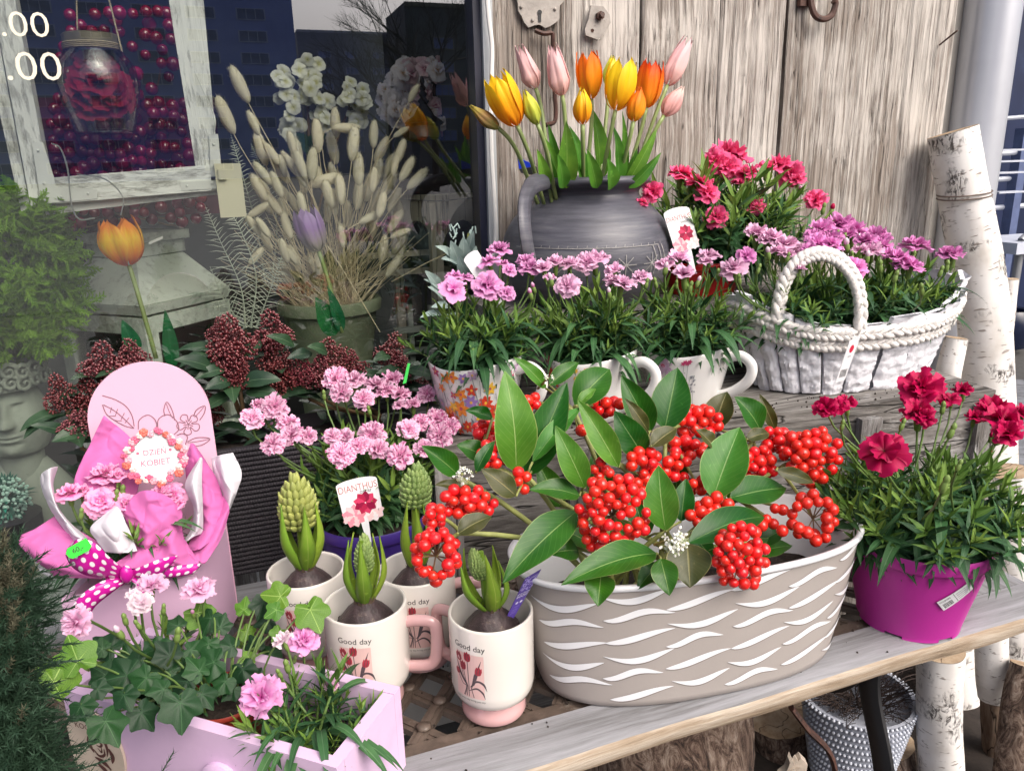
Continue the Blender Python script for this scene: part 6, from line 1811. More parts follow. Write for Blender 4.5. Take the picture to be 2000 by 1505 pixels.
for px, py, wpx, kd, rt2, Y in iv:
    P = ony(px, py, Y); s = wpx*(.76 if kd == 'l' else .66)*mpp(P); n = ((CAM-P).normalized()+V(U(-.4, .4), 0, U(.1, .6))).normalized()
    a = rad(rt2); upv = V(-math.sin(a), 0, math.cos(a)); upv = (upv-n*upv.dot(n)).normalized(); xx = upv.cross(n)
    M = basis_ = Matrix(((xx.x, upv.x, n.x, P.x), (xx.y, upv.y, n.y, P.y), (xx.z, upv.z, n.z, P.z), (0, 0, 0, 1))) @ Matrix.Diagonal((s, s, s, 1))
    inst('leaf', random.choice(IVL if kd == 'l' else IVD), ivy, M)
    e = P-upv*s*.1
    root = V(lerp(rp_.x, e.x, .45), lerp(rp_.y+.01, e.y, .3), ZD-.012)
    MB().tube(bez(root, root+V(0, -.01, .04), e-n*.02-V(0, 0, -.01), e, 7), .0010, 5, cap=False).build('stem', stem_g, ivy, smooth=True)

# ---- tulips in the jug
tl = {}
def tulmat(n, edge, mid, base, **k): tl[n] = petalmat('tulip_'+n, edge, mid, base, .26, .45, .2, .02, .55, rnd=.05)
tulmat('yellow', (.90, .66, .02), (.88, .60, .01), (.84, .34, .01)); tulmat('yellow_orange', (.90, .62, .02), (.88, .46, .01), (.82, .24, .01)); tulmat('orange', (.82, .16, .005), (.86, .26, .01), (.86, .40, .02)); tulmat('orange_red', (.76, .07, .005), (.84, .20, .01), (.86, .34, .02))
tulmat('pink', (.86, .56, .58), (.85, .56, .56), (.84, .52, .46)); tulmat('pale_pink', (.86, .60, .54), (.80, .44, .42), (.70, .36, .32)); tulmat('green_bud', (.72, .66, .05), (.55, .58, .06), (.42, .50, .08)); tulmat('blush_bud', (.55, .45, .08), (.62, .38, .16), (.36, .42, .10))
tulmat('lilac', (.42, .30, .56), (.36, .22, .50), (.50, .48, .30)); tulmat('flame', (.80, .24, .01), (.86, .56, .02), (.78, .10, .01))
tstem = plain('tulip_stem', (.26, .34, .12), .45, .15, 20, coat=.2)
tleaf = leafmat('tulip_leaf', (.06, .20, .02), (.16, .36, .04), (.20, .38, .08), .32, .15, None, .02, 0, .2)
def tulip(label, bx, by, tx, ty, wpx, mat, Y, foot, closed=False, waist=0, Ytip=None, stem_r=.0032, parent_label=None):
    B = ony(bx, by, Y); T = ony(tx, ty, (Ytip if Ytip else Y))
    t = thing('tulip', label, 'tulip', foot)
    ax = (T-B); L = ax.length; a = ax.normalized(); R = wpx/2*mpp(B)
    tang = a
    MB().tube(bez(foot, foot.lerp(B, .45)+V(0, 0, .01), B-tang*.04, B, 10), [stem_r]*11, 9).build('stem', tstem, t, smooth=True)
    q0 = a.to_track_quat('Z', 'Y').to_matrix()
    spin = U(0, 6)
    def petal(ang, Rk, Lk, z_):
        mb = MB(); jit = U(-.04, .04)
        def fn(u, v):
            r = Rk*(math.sin(PI*(.04+ (.74 if not closed else .80)*v**.8))**.72)
            if waist: r *= 1-waist*max(0, math.sin(PI*v*1.0-.6)) if v > .3 else 1
            if closed: r *= (1-v**3*.75)
            if waist: r *= 1-.42*v**2.2
            wdt = (1.28 if not closed else 1.4)*(math.sin(PI*min(1, v*.92+.06))**.55 if v < .999 else .12)
            if v > .85: wdt *= 1-(v-.85)/.15*.72
            an = ang+(u-.5)*wdt+jit
            z = v*Lk*(1-.035*abs(2*u-1)) - z_
            rr_ = r*(1-.05*math.cos((u-.5)*PI*2)-.045*math.exp(-((u-.5)/.06)**2)*math.sin(PI*v)) + .0005*math.sin(u*37+jit*90)*v + .0012*mn.noise(V(u*3+ang, v*3, jit*50))
            if v > .93 and not closed: rr_ *= 1.05
            return tuple(q0 @ V(math.cos(an)*rr_, math.sin(an)*rr_, z)+B), (u, v)
        mb.grid(fn, 12, 14)
        return mb
    for k in range(3): petal(spin+2*PI*k/3+PI/3, R*.90, L*(.97 if not closed else .98), 0).build('petal', mat, t, smooth=True)
    for k in range(3): petal(spin+2*PI*k/3, R, L*U(.97, 1.02), 0).build('petal', mat, t, smooth=True)
    return t
YJ = 1.15
def foot(px): return ony(px, 372, YJ)-V(0, 0, .02)
TU = [('greenish tulip bud leaning farthest left out of the jug', 974, 251, 917, 206, 28, 'blush_bud', 1.11, 1050, 1, 0),
      ('large yellow tulip tinged orange at its base, left side of the jug', 1010, 245, 962, 143, 62, 'yellow_orange', 1.09, 1062, 0, 0),
      ('slim yellow tulip bud between the large yellow and the pink tulips', 1050, 243, 1023, 176, 34, 'green_bud', 1.08, 1088, 1, 0),
      ('long pink tulip, leftmost of the pink ones, against the lock handle', 1046, 172, 1012, 86, 46, 'pink', 1.18, 1078, 0, .28),
      ('long pink tulip standing upright under the round lock plate', 1098, 186, 1078, 87, 50, 'pink', 1.15, 1108, 0, .22),
      ('open orange tulip standing straight in the middle of the jug', 1155, 193, 1147, 97, 52, 'orange', 1.14, 1142, 0, 0),
      ('yellow orange tulip bud in front of the orange tulip', 1138, 243, 1137, 170, 38, 'yellow_orange', 1.08, 1140, 1, 0),
      ('green yellow tulip bud half hidden behind the yellow tulip', 1190, 172, 1196, 107, 32, 'green_bud', 1.19, 1168, 1, 0),
      ('large bright yellow tulip right of the orange one', 1202, 215, 1222, 114, 64, 'yellow', 1.10, 1168, 0, 0),
      ('orange red tulip between the yellow and the far pink tulip', 1262, 210, 1276, 116, 52, 'orange_red', 1.14, 1212, 0, 0),
      ('small orange tulip bud in front on the right of the jug', 1237, 237, 1250, 168, 40, 'orange', 1.08, 1200, 1, 0),
      ('long pink tulip leaning right, highest of the bunch', 1304, 166, 1346, 72, 48, 'pink', 1.15, 1222, 0, .15),
      ('pale pink closed tulip bud lowest on the right', 1297, 226, 1335, 168, 38, 'pale_pink', 1.10, 1216, 1, 0)]
for lb, bx, by, tx, ty, w_, m_, Y, fx, cl, wa in TU:
    tulip(lb, bx, by, tx, ty, w_, tl[m_], Y, foot(fx), bool(cl), wa)
# tulip leaves stand in the jug between the stems
TLv = [(1071, 242, 1094, 352, 20, 1.14), (1107, 237, 1106, 352, 34, 1.10), (1119, 247, 1140, 352, 26, 1.11), (1160, 208, 1170, 340, 36, 1.15), (1203, 246, 1205, 352, 28, 1.10), (1216, 218, 1214, 345, 15, 1.16), (1284, 250, 1222, 348, 22, 1.10), (1292, 298, 1228, 352, 20, 1.08), (1147, 292, 1166, 352, 24, 1.07), (1050, 292, 1068, 352, 22, 1.09), (1062, 262, 1098, 350, 16, 1.12), (1245, 290, 1215, 352, 20, 1.12), (1090, 300, 1100, 352, 24, 1.07), (1188, 310, 1192, 354, 30, 1.07)]
tlg = thing('tulip_leaves', 'bunch of upright green tulip leaves in the mouth of the clay jug', 'foliage', ony(1150, 372, YJ))
for tx, ty, bx, by, w_, Y in TLv:
    B = ony(bx, by+16, Y+.02); T = ony(tx, ty, Y); broad_leaf(tlg, B, T, w_*mpp(B)*1.15, tleaf, (U(-.3, .3), -1, .25), .06, .45, shape=.7, curl=U(0, .10))
bw = thing('blue_wrapper', 'small blue and black foil scrap behind the jug rim on the left', 'foil', ony(1030, 325, 1.2))
MB().prism([ony(1012, 308, 1.2), ony(1034, 318, 1.2), ony(1046, 326, 1.2), ony(1014, 330, 1.2)], (0, .002, .001)).build('blue_foil', plain('blue_foil', (.01, .04, .55), .3), bw)
MB().prism([ony(1014, 331, 1.198), ony(1048, 326, 1.198), ony(1052, 344, 1.198), ony(1018, 338, 1.198)], (0, .002, .001)).build('black_foil', black_iron, bw)
# two single tulips at the window
for lb, bx, by, tx, ty, w_, m_, Y, fx, fy, lv in (
    ('orange and yellow tulip on a tall stem before the grey green lantern', 252, 518, 222, 424, 82, 'flame', 1.42, 305, 700, [(322, 604, 338, 722, 26), (238, 624, 268, 690, 28)]),
    ('lilac tulip standing before the pot of dried grass', 622, 490, 590, 404, 56, 'lilac', 1.42, 668, 650, [(616, 580, 655, 655, 40), (640, 560, 668, 650, 22)])):
    F_ = ony(fx, fy, 1.40); o = tulip(lb, bx, by, tx, ty, w_, tl[m_], Y, F_, False, 0, stem_r=.0038)
    for a, b, c, d, e in lv: broad_leaf(o, ony(c, d, 1.40), ony(a, b, 1.40), e*mpp(F_)*1.1, leafmat('silk_leaf'+str(a), (.01, .12, .04), (.03, .22, .07), (.05, .22, .1), .4, .1, None, .02, 0, 0), (.2, -1, .1), .05, .3, shape=.75)

# ---- dark red budded skimmia behind the basket and gift box
bud_r = plain('skimmia_bud', (.12, .016, .022), .32, .35, 200, coat=.3, rnd=.12)
bud_t = plain('skimmia_bud_tip', (.60, .25, .24), .4, .1)
bud_s = plain('skimmia_bud_stalk', (.06, .012, .014), .6, .2)
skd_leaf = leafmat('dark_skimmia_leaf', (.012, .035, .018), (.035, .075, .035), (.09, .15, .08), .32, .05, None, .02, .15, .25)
def panicle_mesh(seed):
    r_ = random.Random(seed); mb = MB()
    lobes = [(0, 0, .62, .40)] + [(math.cos(a)*.40, math.sin(a)*.40, .15+.28*r_.random(), .32) for a in np.linspace(0, 2*PI, 7)[:-1]] + [(.05, .03, 1.0, .26)]
    bl_ = MB().blob((0, 0, 0), 1, 6, 4)
    for lx, ly, lz, lr in lobes:
        mb.tube([(0, 0, -.25), (lx*.4, ly*.4, lz*.3), (lx, ly, lz)], [.03, .025, .02], 4, 2)
        n = int(150*lr)
        for i in range(n):
            z = 1-2*(i+.5)/n; ph = i*2.39996+r_.random(); q = math.sqrt(1-z*z); rr_ = lr*r_.uniform(.82, 1.1)
            P = V(lx+math.cos(ph)*q*rr_, ly+math.sin(ph)*q*rr_, lz+z*rr_)
            if P.z < lz-lr*.8 and r_.random() < .5: continue
            s = r_.uniform(.038, .052)
            b0 = len(mb.v)
            mb.join(bl_, Matrix.Translation(P) @ Matrix.Diagonal((s, s, s, 1)), 0)
            tip = P+(P-V(lx, ly, lz)).normalized()*s*.8
            if r_.random() < .75: mb.add([tip+V(s*.5, 0, 0), tip+V(0, s*.5, 0), tip+V(-s*.5, 0, 0), tip+V(0, -s*.5, 0), tip+(P-V(lx, ly, lz)).normalized()*s*.4], [(0, 1, 4), (1, 2, 4), (2, 3, 4), (3, 0, 4)], 1)
        for i in range(int(n*.25)):
            z = r_.uniform(-1, 1); ph = r_.uniform(0, 6.28); q = math.sqrt(1-z*z); e_ = V(lx+math.cos(ph)*q*lr, ly+math.sin(ph)*q*lr, lz+z*lr)
            mb.tube([(lx, ly, lz), e_], .010, 3, 2, cap=False)
    return mb.mesh('bud_cluster', [bud_r, bud_t, bud_s], True)
PAN = [panicle_mesh(i) for i in range(4)]
def dark_skimmia(label, C, pans, leaves, Y0):
    t = thing('dark_skimmia', label, 'shrub', C, 'dark red budded skimmias by the window')
    for cx, cy, w_, h_, Y in pans:
        P = ony(cx, cy+h_*.42, Y); k = mpp(P)
        inst('bud_cluster', PAN[int(cx) % 4], t, frame(P, V(U(-.25, .25), -.15, 1), (w_*k*.66, w_*k*.66, h_*k*.66)))
        MB().tube(bez(C, C+V(0, 0, .05), P-V(0, 0, .06), P, 6), .0028, 6).build('stem', twig_b, t, smooth=True)
        for q in range(3):
            a = U(0, 6.28); B = P+V(0, 0, -.01); T_ = B+V(math.cos(a)*.06, math.sin(a)*.05-.01, U(-.02, .03)); broad_leaf(t, B, T_, .024, skd_leaf, (0, -.4, 1))
    for tx, ty, bx, by, w_, Y in leaves:
        B = ony(bx, by, Y); T_ = ony(tx, ty, Y-.02); broad_leaf(t, B, T_, w_*mpp(B), skd_leaf)
    return t
dark_skimmia('dark red budded skimmia with five clusters behind the pink arched box', V(-.17, 1.10, .62), [(200, 700, 92, 92, 1.14), (262, 690, 74, 78, 1.15), (128, 758, 74, 82, 1.12), (190, 765, 84, 90, 1.12), (150, 822, 82, 60, 1.09), (415, 790, 54, 70, 1.12), (245, 740, 80, 80, 1.13)],
             [(58, 830, 135, 848, 26, 1.09), (100, 862, 170, 845, 34, 1.08)], 1.1)
dark_skimmia('tall dark red budded skimmia with the biggest cluster, left of the dried grass', V(.0, 1.12, .60), [(456, 655, 100, 110, 1.10), (450, 700, 80, 90, 1.09), (535, 640, 88, 92, 1.13), (545, 690, 80, 84, 1.12), (468, 730, 70, 60, 1.08), (545, 730, 80, 70, 1.10), (430, 645, 60, 70, 1.12)],
             [(340, 702, 418, 722, 34, 1.08), (550, 742, 470, 748, 38, 1.07), (380, 740, 440, 720, 26, 1.08), (520, 655, 575, 675, 24, 1.1), (545, 770, 480, 765, 34, 1.07), (400, 760, 450, 745, 30, 1.07)], 1.1)
dark_skimmia('dark red budded skimmia before the mossy grass pot', V(.20, 1.12, .60), [(662, 690, 88, 92, 1.12), (625, 720, 76, 76, 1.10), (690, 712, 76, 70, 1.11), (590, 720, 64, 70, 1.10)],
             [(600, 676, 640, 690, 26, 1.1), (560, 700, 610, 690, 24, 1.1), (640, 780, 700, 770, 30, 1.08)], 1.1)
dark_skimmia('dark red budded skimmia farthest right, left of the flower cups', V(.30, 1.10, .60), [(762, 680, 76, 84, 1.10), (772, 715, 70, 66, 1.09), (820, 745, 60, 60, 1.12)],
             [(728, 705, 762, 695, 24, 1.08), (735, 728, 790, 728, 28, 1.08), (850, 735, 795, 722, 24, 1.08), (860, 760, 800, 770, 26, 1.08)], 1.1)
# dark fill leaves below the clusters
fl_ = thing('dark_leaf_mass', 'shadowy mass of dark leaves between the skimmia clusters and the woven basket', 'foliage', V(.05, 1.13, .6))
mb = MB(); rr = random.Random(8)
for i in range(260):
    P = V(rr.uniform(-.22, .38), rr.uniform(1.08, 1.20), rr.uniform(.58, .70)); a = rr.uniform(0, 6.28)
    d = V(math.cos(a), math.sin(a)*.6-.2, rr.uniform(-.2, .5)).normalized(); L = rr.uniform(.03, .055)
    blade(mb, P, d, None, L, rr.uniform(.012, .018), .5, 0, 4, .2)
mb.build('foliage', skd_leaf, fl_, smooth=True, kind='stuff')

# ================================================================ BEHIND THE GLASS
limed = wood('limed_wood', 0, (.11, .10, .085), (.34, .34, .30), (.60, .62, .56), 170, 8, (.76, .78, .73), .56, 1.0, False)
limed_z = wood('limed_wood_upright', 2, (.11, .10, .085), (.34, .34, .30), (.60, .62, .56), 170, 8, (.76, .78, .73), .56, 1.0, False)
metal_w = plain('painted_hinge', (.60, .62, .58), .5, .08, 20, .3, 120)
sage = wood('sage_distressed_wood', 0, (.10, .11, .09), (.44, .49, .42), (.62, .68, .60), 120, 14, (.68, .75, .66), .55, .7, False)
sage_z = wood('sage_distressed_upright', 2, (.10, .11, .09), (.44, .49, .42), (.62, .68, .60), 120, 14, (.68, .75, .66), .55, .7, False)
YS = 1.44
def quad_bar(parent, name, q, d, mat, Y=YS):
    """bar whose front face has the four corners q (measured on plane Y), d deep"""
    P = [ony(x, y, Y) for x, y in q]
    return MB().prism(P, (0, d, 0)).build(name, mat, parent)
sash = thing('old_window_sash', 'old whitewashed wooden window sash hanging crooked inside the shop window', 'window frame', ony(240, 400, YS))
quad_bar(sash, 'rail', [(102, 347), (104, 398), (413, 372), (411, 322)], .035, limed, YS-.004)
quad_bar(sash, 'rail', [(60, 372), (46, 425), (440, 378), (428, 340)], .030, limed, YS+.012)
quad_bar(sash, 'stile', [(18, -60), (104, 398), (60, 402), (-26, -60)], .034, limed_z, YS)
quad_bar(sash, 'stile', [(-28, -60), (58, 402), (44, 426), (-62, -60)], .028, limed_z, YS+.008)
quad_bar(sash, 'stile', [(320, -60), (382, 326), (428, 342), (392, -60)], .034, limed_z, YS+.0)
for q in ([(62, 278), (84, 278), (105, 345), (108, 365), (190, 370), (190, 388), (84, 398), (80, 396)], [(352, 356), (424, 352), (425, 368), (354, 372)], [(408, 262), (426, 262), (434, 345), (412, 345)]):
    MB().prism([ony(x, y, YS-.0055) for x, y in q], (0, .0015, 0)).build('corner_iron', metal_w, sash)
mb = MB()
for x, y in ((74, 294), (86, 358), (120, 384), (172, 378), (365, 363), (415, 358), (417, 282), (424, 330)): mb.blob(ony(x, y, YS-.0065), (.0022, .0012, .0022), 8, 5)
mb.build('screw', metal_w, sash)
MB().tube(smooth_path([ony(418, 226, YS-.012), ony(420, 240, YS-.016), ony(418, 258, YS-.012)]), .0016, 6).tube([ony(380, 140, YS-.01), ony(419, 226, YS-.012)], .0009, 5).build('hook_latch', metal_w, sash)
dis = MB().box(ony(450, 372, YS-.012), (.042, .02, .088)).box(ony(434, 340, YS-.022), (.012, .012, .018))
dis.build('plastic_box', plain('ivory_plastic', (.58, .56, .40), .4, .03), None, loc=ony(450, 372, YS), label='small ivory plastic box clipped to the lower right corner of the old sash', category='sensor box')
wr = plain('steel_wire', (.45, .46, .44), .3, .1, metal=.8)
MB().tube(smooth_path([ony(100, 280, YS-.03), ony(118, 290, YS-.03), ony(132, 330, YS-.03), ony(140, 400, YS-.03), ony(155, 428, YS-.03), ony(185, 426, YS-.03)]), .0012, 6).tube(smooth_path([ony(150, 340, YS-.03), ony(205, 350, YS-.03), ony(240, 385, YS-.03), ony(236, 420, YS-.03)]), .0010, 6).build('wire_hook', wr, None, loc=ony(150, 350, YS-.03), label='thin bent wires hanging from the bottom rail of the old sash', category='wire')

# jar with a rose on a cord
gj, t = newmat('jar_glass')
tr = t.n('BsdfTransparent'); tr.inputs[0].default_value = (.80, .80, .76, 1); g2 = t.n('BsdfGlossy'); g2.inputs['Roughness'].default_value = .03
mx = t.n('MixShader'); lw = t.n('LayerWeight'); lw.inputs[0].default_value = .35
t.l(t.math('MULTIPLY_ADD', lw.outputs['Facing'], .5, .08), mx.inputs[0]); t.l(tr.outputs[0], mx.inputs[1]); t.l(g2.outputs[0], mx.inputs[2]); t.l(mx.outputs[0], t.out.inputs[0])
JY = 1.47
J = ony(208, 262, JY); kj2 = mpp(J); jar = thing('glass_jar', 'round glass jar holding a dark red rose, hung on a cord inside the old sash', 'jar', J)
MB().lathe([(0, 0), (45*kj2, 0), (52*kj2, 4*kj2), (66*kj2, 50*kj2), (73*kj2, 90*kj2), (68*kj2, 125*kj2), (52*kj2, 148*kj2), (46*kj2, 158*kj2), (48*kj2, 166*kj2), (47*kj2, 172*kj2)], 40, J).build('jar_body', gj, jar)
MB().lathe([(49*kj2, 158*kj2), (50*kj2, 176*kj2), (46*kj2, 179*kj2), (0, 179*kj2)], 40, J).build('lid', plain('jar_lid', (.20, .18, .12), .35, .2, metal=.4), jar)
rose = petalmat('rose_red', (.50, .02, .08), (.40, .012, .05), (.14, 0, .02), .2)
rsm = carnation(77, [(6, 1.0, 20, 0), (6, .9, 45, .05), (5, .7, 62, .1), (5, .5, 75, .15), (3, .3, 82, .2)], .05, .01, False)
rm_ = rsm.mesh('rose_bloom', [rose], True)
for dx, dz, s in ((0, 88, 60), (-18, 60, 46), (22, 62, 46), (0, 120, 42)): inst('rose_bloom', rm_, jar, frame(J+V(dx*kj2, -.0, dz*kj2), (0, -.8, .6), s*kj2*.95))
rope = plain('hemp_cord', (.34, .29, .19), .9, .25, 200, .5, 300)
mb = MB()
for q in range(4): mb.lathe([((49+q % 2)*kj2, (150+q*3)*kj2), (52*kj2, (152+q*3)*kj2), (49*kj2, (154+q*3)*kj2)], 30, J)
mb.tube([ony(152, 95, JY), ony(148, -60, JY)], .0012, 6); mb.tube([ony(238, 100, JY-.02), ony(208, -20, JY), ony(200, -60, JY)], .0014, 6)
mb.build('cord', rope, jar)

# bunches of artificial cranberries
cran = plain('cranberry', (.20, .004, .03), .14, .3, 40, coat=.7, rnd=.2)
crb = thing('cranberry_bunch', 'big heap of glossy dark red artificial cranberries behind the old sash', 'berry bunch', ony(250, 420, 1.62))
cm = MB().blob((0, 0, 0), 1, 12, 8).mesh('berry', [cran], True); rr = random.Random(6); pl_ = []
n_ = 0
for _ in range(9000):
    if n_ >= 190: break
    x, y = rr.uniform(100, 395), rr.uniform(20, 440)
    prob = 1 if 200 < y < 352 else (.12 if y < 200 else .35)
    if y < 200 and (x < 115 or x > 350): continue
    if rr.random() > prob: continue
    if any((x-a)**2+(y-b)**2 < 17**2 for a, b in pl_): continue
    pl_.append((x, y)); P = ony(x, y, 1.58+rr.uniform(-.03, .06)); inst('berry', cm, crb, frame(P, (0, 0, 1), rr.uniform(10, 14)*mpp(P))); n_ += 1
mb = MB()
for i in range(40):
    x, y = pl_[rr.randrange(len(pl_))]; mb.tube(bez(ony(250, 440, 1.66), ony(250, 400, 1.66), ony(x, y+30, 1.66), ony(x, y, 1.62), 6), .0015, 4, cap=False)
mb.build('stem', twig_b, crb)
red_box = MB().box(ony(250, 310, 1.72), (.34, .02, .22)); red_box.build('backing_card', plain('dark_red_cloth', (.045, .003, .012), .8, .3), crb)

# grey green lantern
LY = 1.60
lan = thing('wooden_lantern', 'large grey green distressed wooden lantern with a hipped roof in the window', 'lantern', ony(285, 720, LY))
kl = mpp(ony(285, 560, LY)); Lc = ony(285, 600, LY+.13); Rl = Matrix.Rotation(rad(48), 4, 'Z')
def ring4(hw, z): return [Vector((Lc.x, Lc.y, 0)) + (Rl @ V(sx*hw, sy*hw, 0)) + V(0, 0, z) for sx, sy in ((-1, -1), (1, -1), (1, 1), (-1, 1))]
zL = lambda py: ony(285, py, LY).z
levels = [(.112, zL(610)), (.118, zL(598)), (.118, zL(592)), (.060, zL(508)), (.064, zL(506)), (.064, zL(480)), (.072, zL(478)), (.072, zL(464)), (.0, zL(464))]
def frustum(name, l0, l1, mat):
    a, b = ring4(*l0), ring4(*l1)
    for k in range(4):
        j = (k+1) % 4; mb = MB(); p = [a[k], a[j], b[j], b[k]]; nrm = (p[1]-p[0]).cross(p[3]-p[0]).normalized()
        mb.prism(p, -nrm*.008); mb.build(name, mat, lan)
frustum('roof_panel', levels[2], levels[3], sage); frustum('chimney_panel', levels[4], levels[5], sage); frustum('cap_panel', levels[6], levels[7], sage)
mb = MB(); mb.prism(ring4(.072, zL(464)), (0, 0, .004)); mb.build('cap_top', sage, lan)
frustum('eave_panel', (.114, zL(612)), (.118, zL(594)), sage)
zb_ = zL(612)-.005; zt2 = zL(900)
pc = ring4(.100, 0)
for p in pc: MB().box((p.x, p.y, (zb_+zt2)/2), (.03, .03, zb_-zt2), 0, Rl).build('corner_post', sage_z, lan)
for k in range(4):
    a, b = ring4(.106, 0)[k], ring4(.106, 0)[(k+1) % 4]; m_ = (a+b)/2; d_ = (b-a); M = Matrix.Rotation(math.atan2(d_.y, d_.x), 4, 'Z')
    for zz in (zb_-.016, zt2+.02): MB().box((m_.x, m_.y, zz), (d_.length-.035, .014, .032), 0, M).build('door_rail', sage, lan)
    MB().box((m_.x, m_.y, (zb_+zt2)/2), (d_.length-.03, .003, zb_-zt2-.07), 0, M).build('pane', gj, lan)
MB().lathe([(.03, 0), (.03, .12), (0, .12)], 24, (Lc.x, Lc.y, zt2+.02)).build('candle', plain('candle_wax', (.6, .55, .4), .5), lan)
MB().prism(ring4(.11, zt2), (0, 0, .01)).build('base_board', sage, lan)
hb_ = MB().prism([ony(x, y, LY-.11) for x, y in ((290, 473), (318, 461), (318, 466), (291, 478))], (0, .004, 0)); hb_.build('hinge', metal_w, lan)

# dried bunny tail grass in a mossy pot
moss = plain('mossy_terracotta', (.20, .24, .15), .9, .25, 14, .4, 70, dirt=((.32, .34, .26), 18, .56))
GP = ony(650, 660, 1.66); kg = mpp(GP); gp = thing('grass_pot', 'mossy grey green clay pot behind the dark red skimmia', 'pot', V(GP.x, GP.y, .2))
zr_ = ony(650, 582, 1.66).z
MB().lathe([(.055, .15), (74*kg, zr_-.13), (88*kg, zr_-.03), (90*kg, zr_-.026), (97*kg, zr_-.024), (99*kg, zr_-.006), (96*kg, zr_), (88*kg, zr_), (86*kg, zr_-.03), (0, zr_-.03)], 48, (GP.x, GP.y, 0)).build('body', moss, gp)
straw = plain('dried_straw', (.72, .63, .42), .7, .15, 60, trans=.15); tail_m = plain('bunny_tail', (.80, .76, .58), .9, .12, 60, trans=.25, rnd=.1)
gr = thing('bunny_tail_grass', 'big bunch of dried cream bunny tail grass in the mossy pot', 'dried grass', V(GP.x, GP.y, zr_-.03))
def tailm(seed):
    r_ = random.Random(seed); mb = MB(); mb.blob((0, 0, .5), (.17, .17, .5), 10, 10, 0, wob=.12)
    for i in range(420):
        z = r_.uniform(.02, .98); a = r_.uniform(0, 6.28); rr_ = .16*math.sin(PI*min(.98, z*.95+.03))**.6; p = V(math.cos(a)*rr_, math.sin(a)*rr_, z)
        d = V(math.cos(a), math.sin(a), .9+r_.uniform(-.2, .9)).normalized()*r_.uniform(.06, .13); s = V(-math.sin(a), math.cos(a), 0)*.008
        mb.add([p-s, p+s, p+d], [(0, 1, 2)])
    return mb.mesh('seed_head', [tail_m], True)
TM = [tailm(i) for i in range(4)]
heads = [(468, 165, 68, -20), (440, 225, 70, -18), (495, 240+0, 46, -20), (510, 290, 62, -10), (545, 325, 66, -25), (580, 305, 66, 0), (610, 320, 60, 10), (676, 250, 50, 90), (690, 280, 64, 12), (730, 262, 50, 8), (745, 292, 52, 30), (808, 182, 38, 35), (784, 258, 34, 60), (782, 296, 48, 25), (795, 330, 52, 35), (635, 352, 62, 75), (700, 330, 60, 5), (735, 340, 62, 20), (760, 360, 56, 35), (815, 350, 54, 50), (650, 290, 58, -10), (620, 265, 60, 0),
         (505, 410, 44, 60), (535, 400, 46, -30), (560, 440, 50, -10), (592, 350, 50, -5), (665, 370, 56, 0), (700, 380, 56, 10), (725, 425, 50, 70), (778, 418, 52, 5), (782, 456, 40, 70), (780, 478, 42, 40), (745, 400, 50, 20), (680, 420, 52, 0), (520, 470, 44, -20), (555, 490, 46, -10), (495, 440, 42, -30), (668, 460, 44, 0), (500, 500, 40, 45), (560, 535, 50, -12), (540, 360, 50, -18), (655, 240, 54, 0), (590, 400, 48, -8), (720, 365, 54, 15), (640, 410, 44, 4), (758, 330, 52, 20), (770, 390, 48, 30), (610, 430, 46, -6), (530, 300, 46, -30), (570, 280, 44, -10)]
rr = random.Random(4)
for i in range(34):
    x = rr.uniform(500, 800); heads.append((x, rr.uniform(300, 530), rr.uniform(38, 54), (x-650)*.22+rr.uniform(-15, 15)))
for cx, cy, L, tl_ in heads:
    Y = 1.60+rr.uniform(-.06, .10); P = ony(cx, cy, Y); k = mpp(P); a = rad(tl_); d = V(math.sin(a), rr.uniform(-.2, .2), math.cos(a)).normalized(); s = L*k*1.08
    inst('seed_head', rr.choice(TM), gr, frame(P-d*s*.5, d, (s*1.0, s*1.0, s)))
    B = V(GP.x+rr.uniform(-.05, .05), GP.y+rr.uniform(-.04, .04), zr_-.03)
    MB().tube(bez(B, B.lerp(P, .4)+V(0, 0, .05), P-d*s*.5-d*.06, P-d*s*.5, 8), .0009, 5, cap=False).build('stalk', straw, gr, smooth=True)
mb = MB()
for i in range(260):
    B = V(GP.x+rr.uniform(-.06, .06), GP.y+rr.uniform(-.05, .05), zr_-.03); a = rr.uniform(-1.0, 1.0); L = rr.uniform(.08, .24)
    T = B+V(math.sin(a)*L, rr.uniform(-.3, .3)*L, math.cos(a)*L); mb.tube([B, B.lerp(T, .5)+V(0, 0, .008), T], [.0010, .0008, .0004], 3, cap=False)
mb.build('straw', straw, gr, kind='stuff')
MB().tube([ony(742, 648, 1.5), ony(690, 560, 1.55), ony(640, 480, 1.6)], .0011, 5).tube([ony(765, 550, 1.5), ony(830, 515, 1.45), ony(893, 485, 1.42)], .0011, 5).build('stalk', straw, gr)

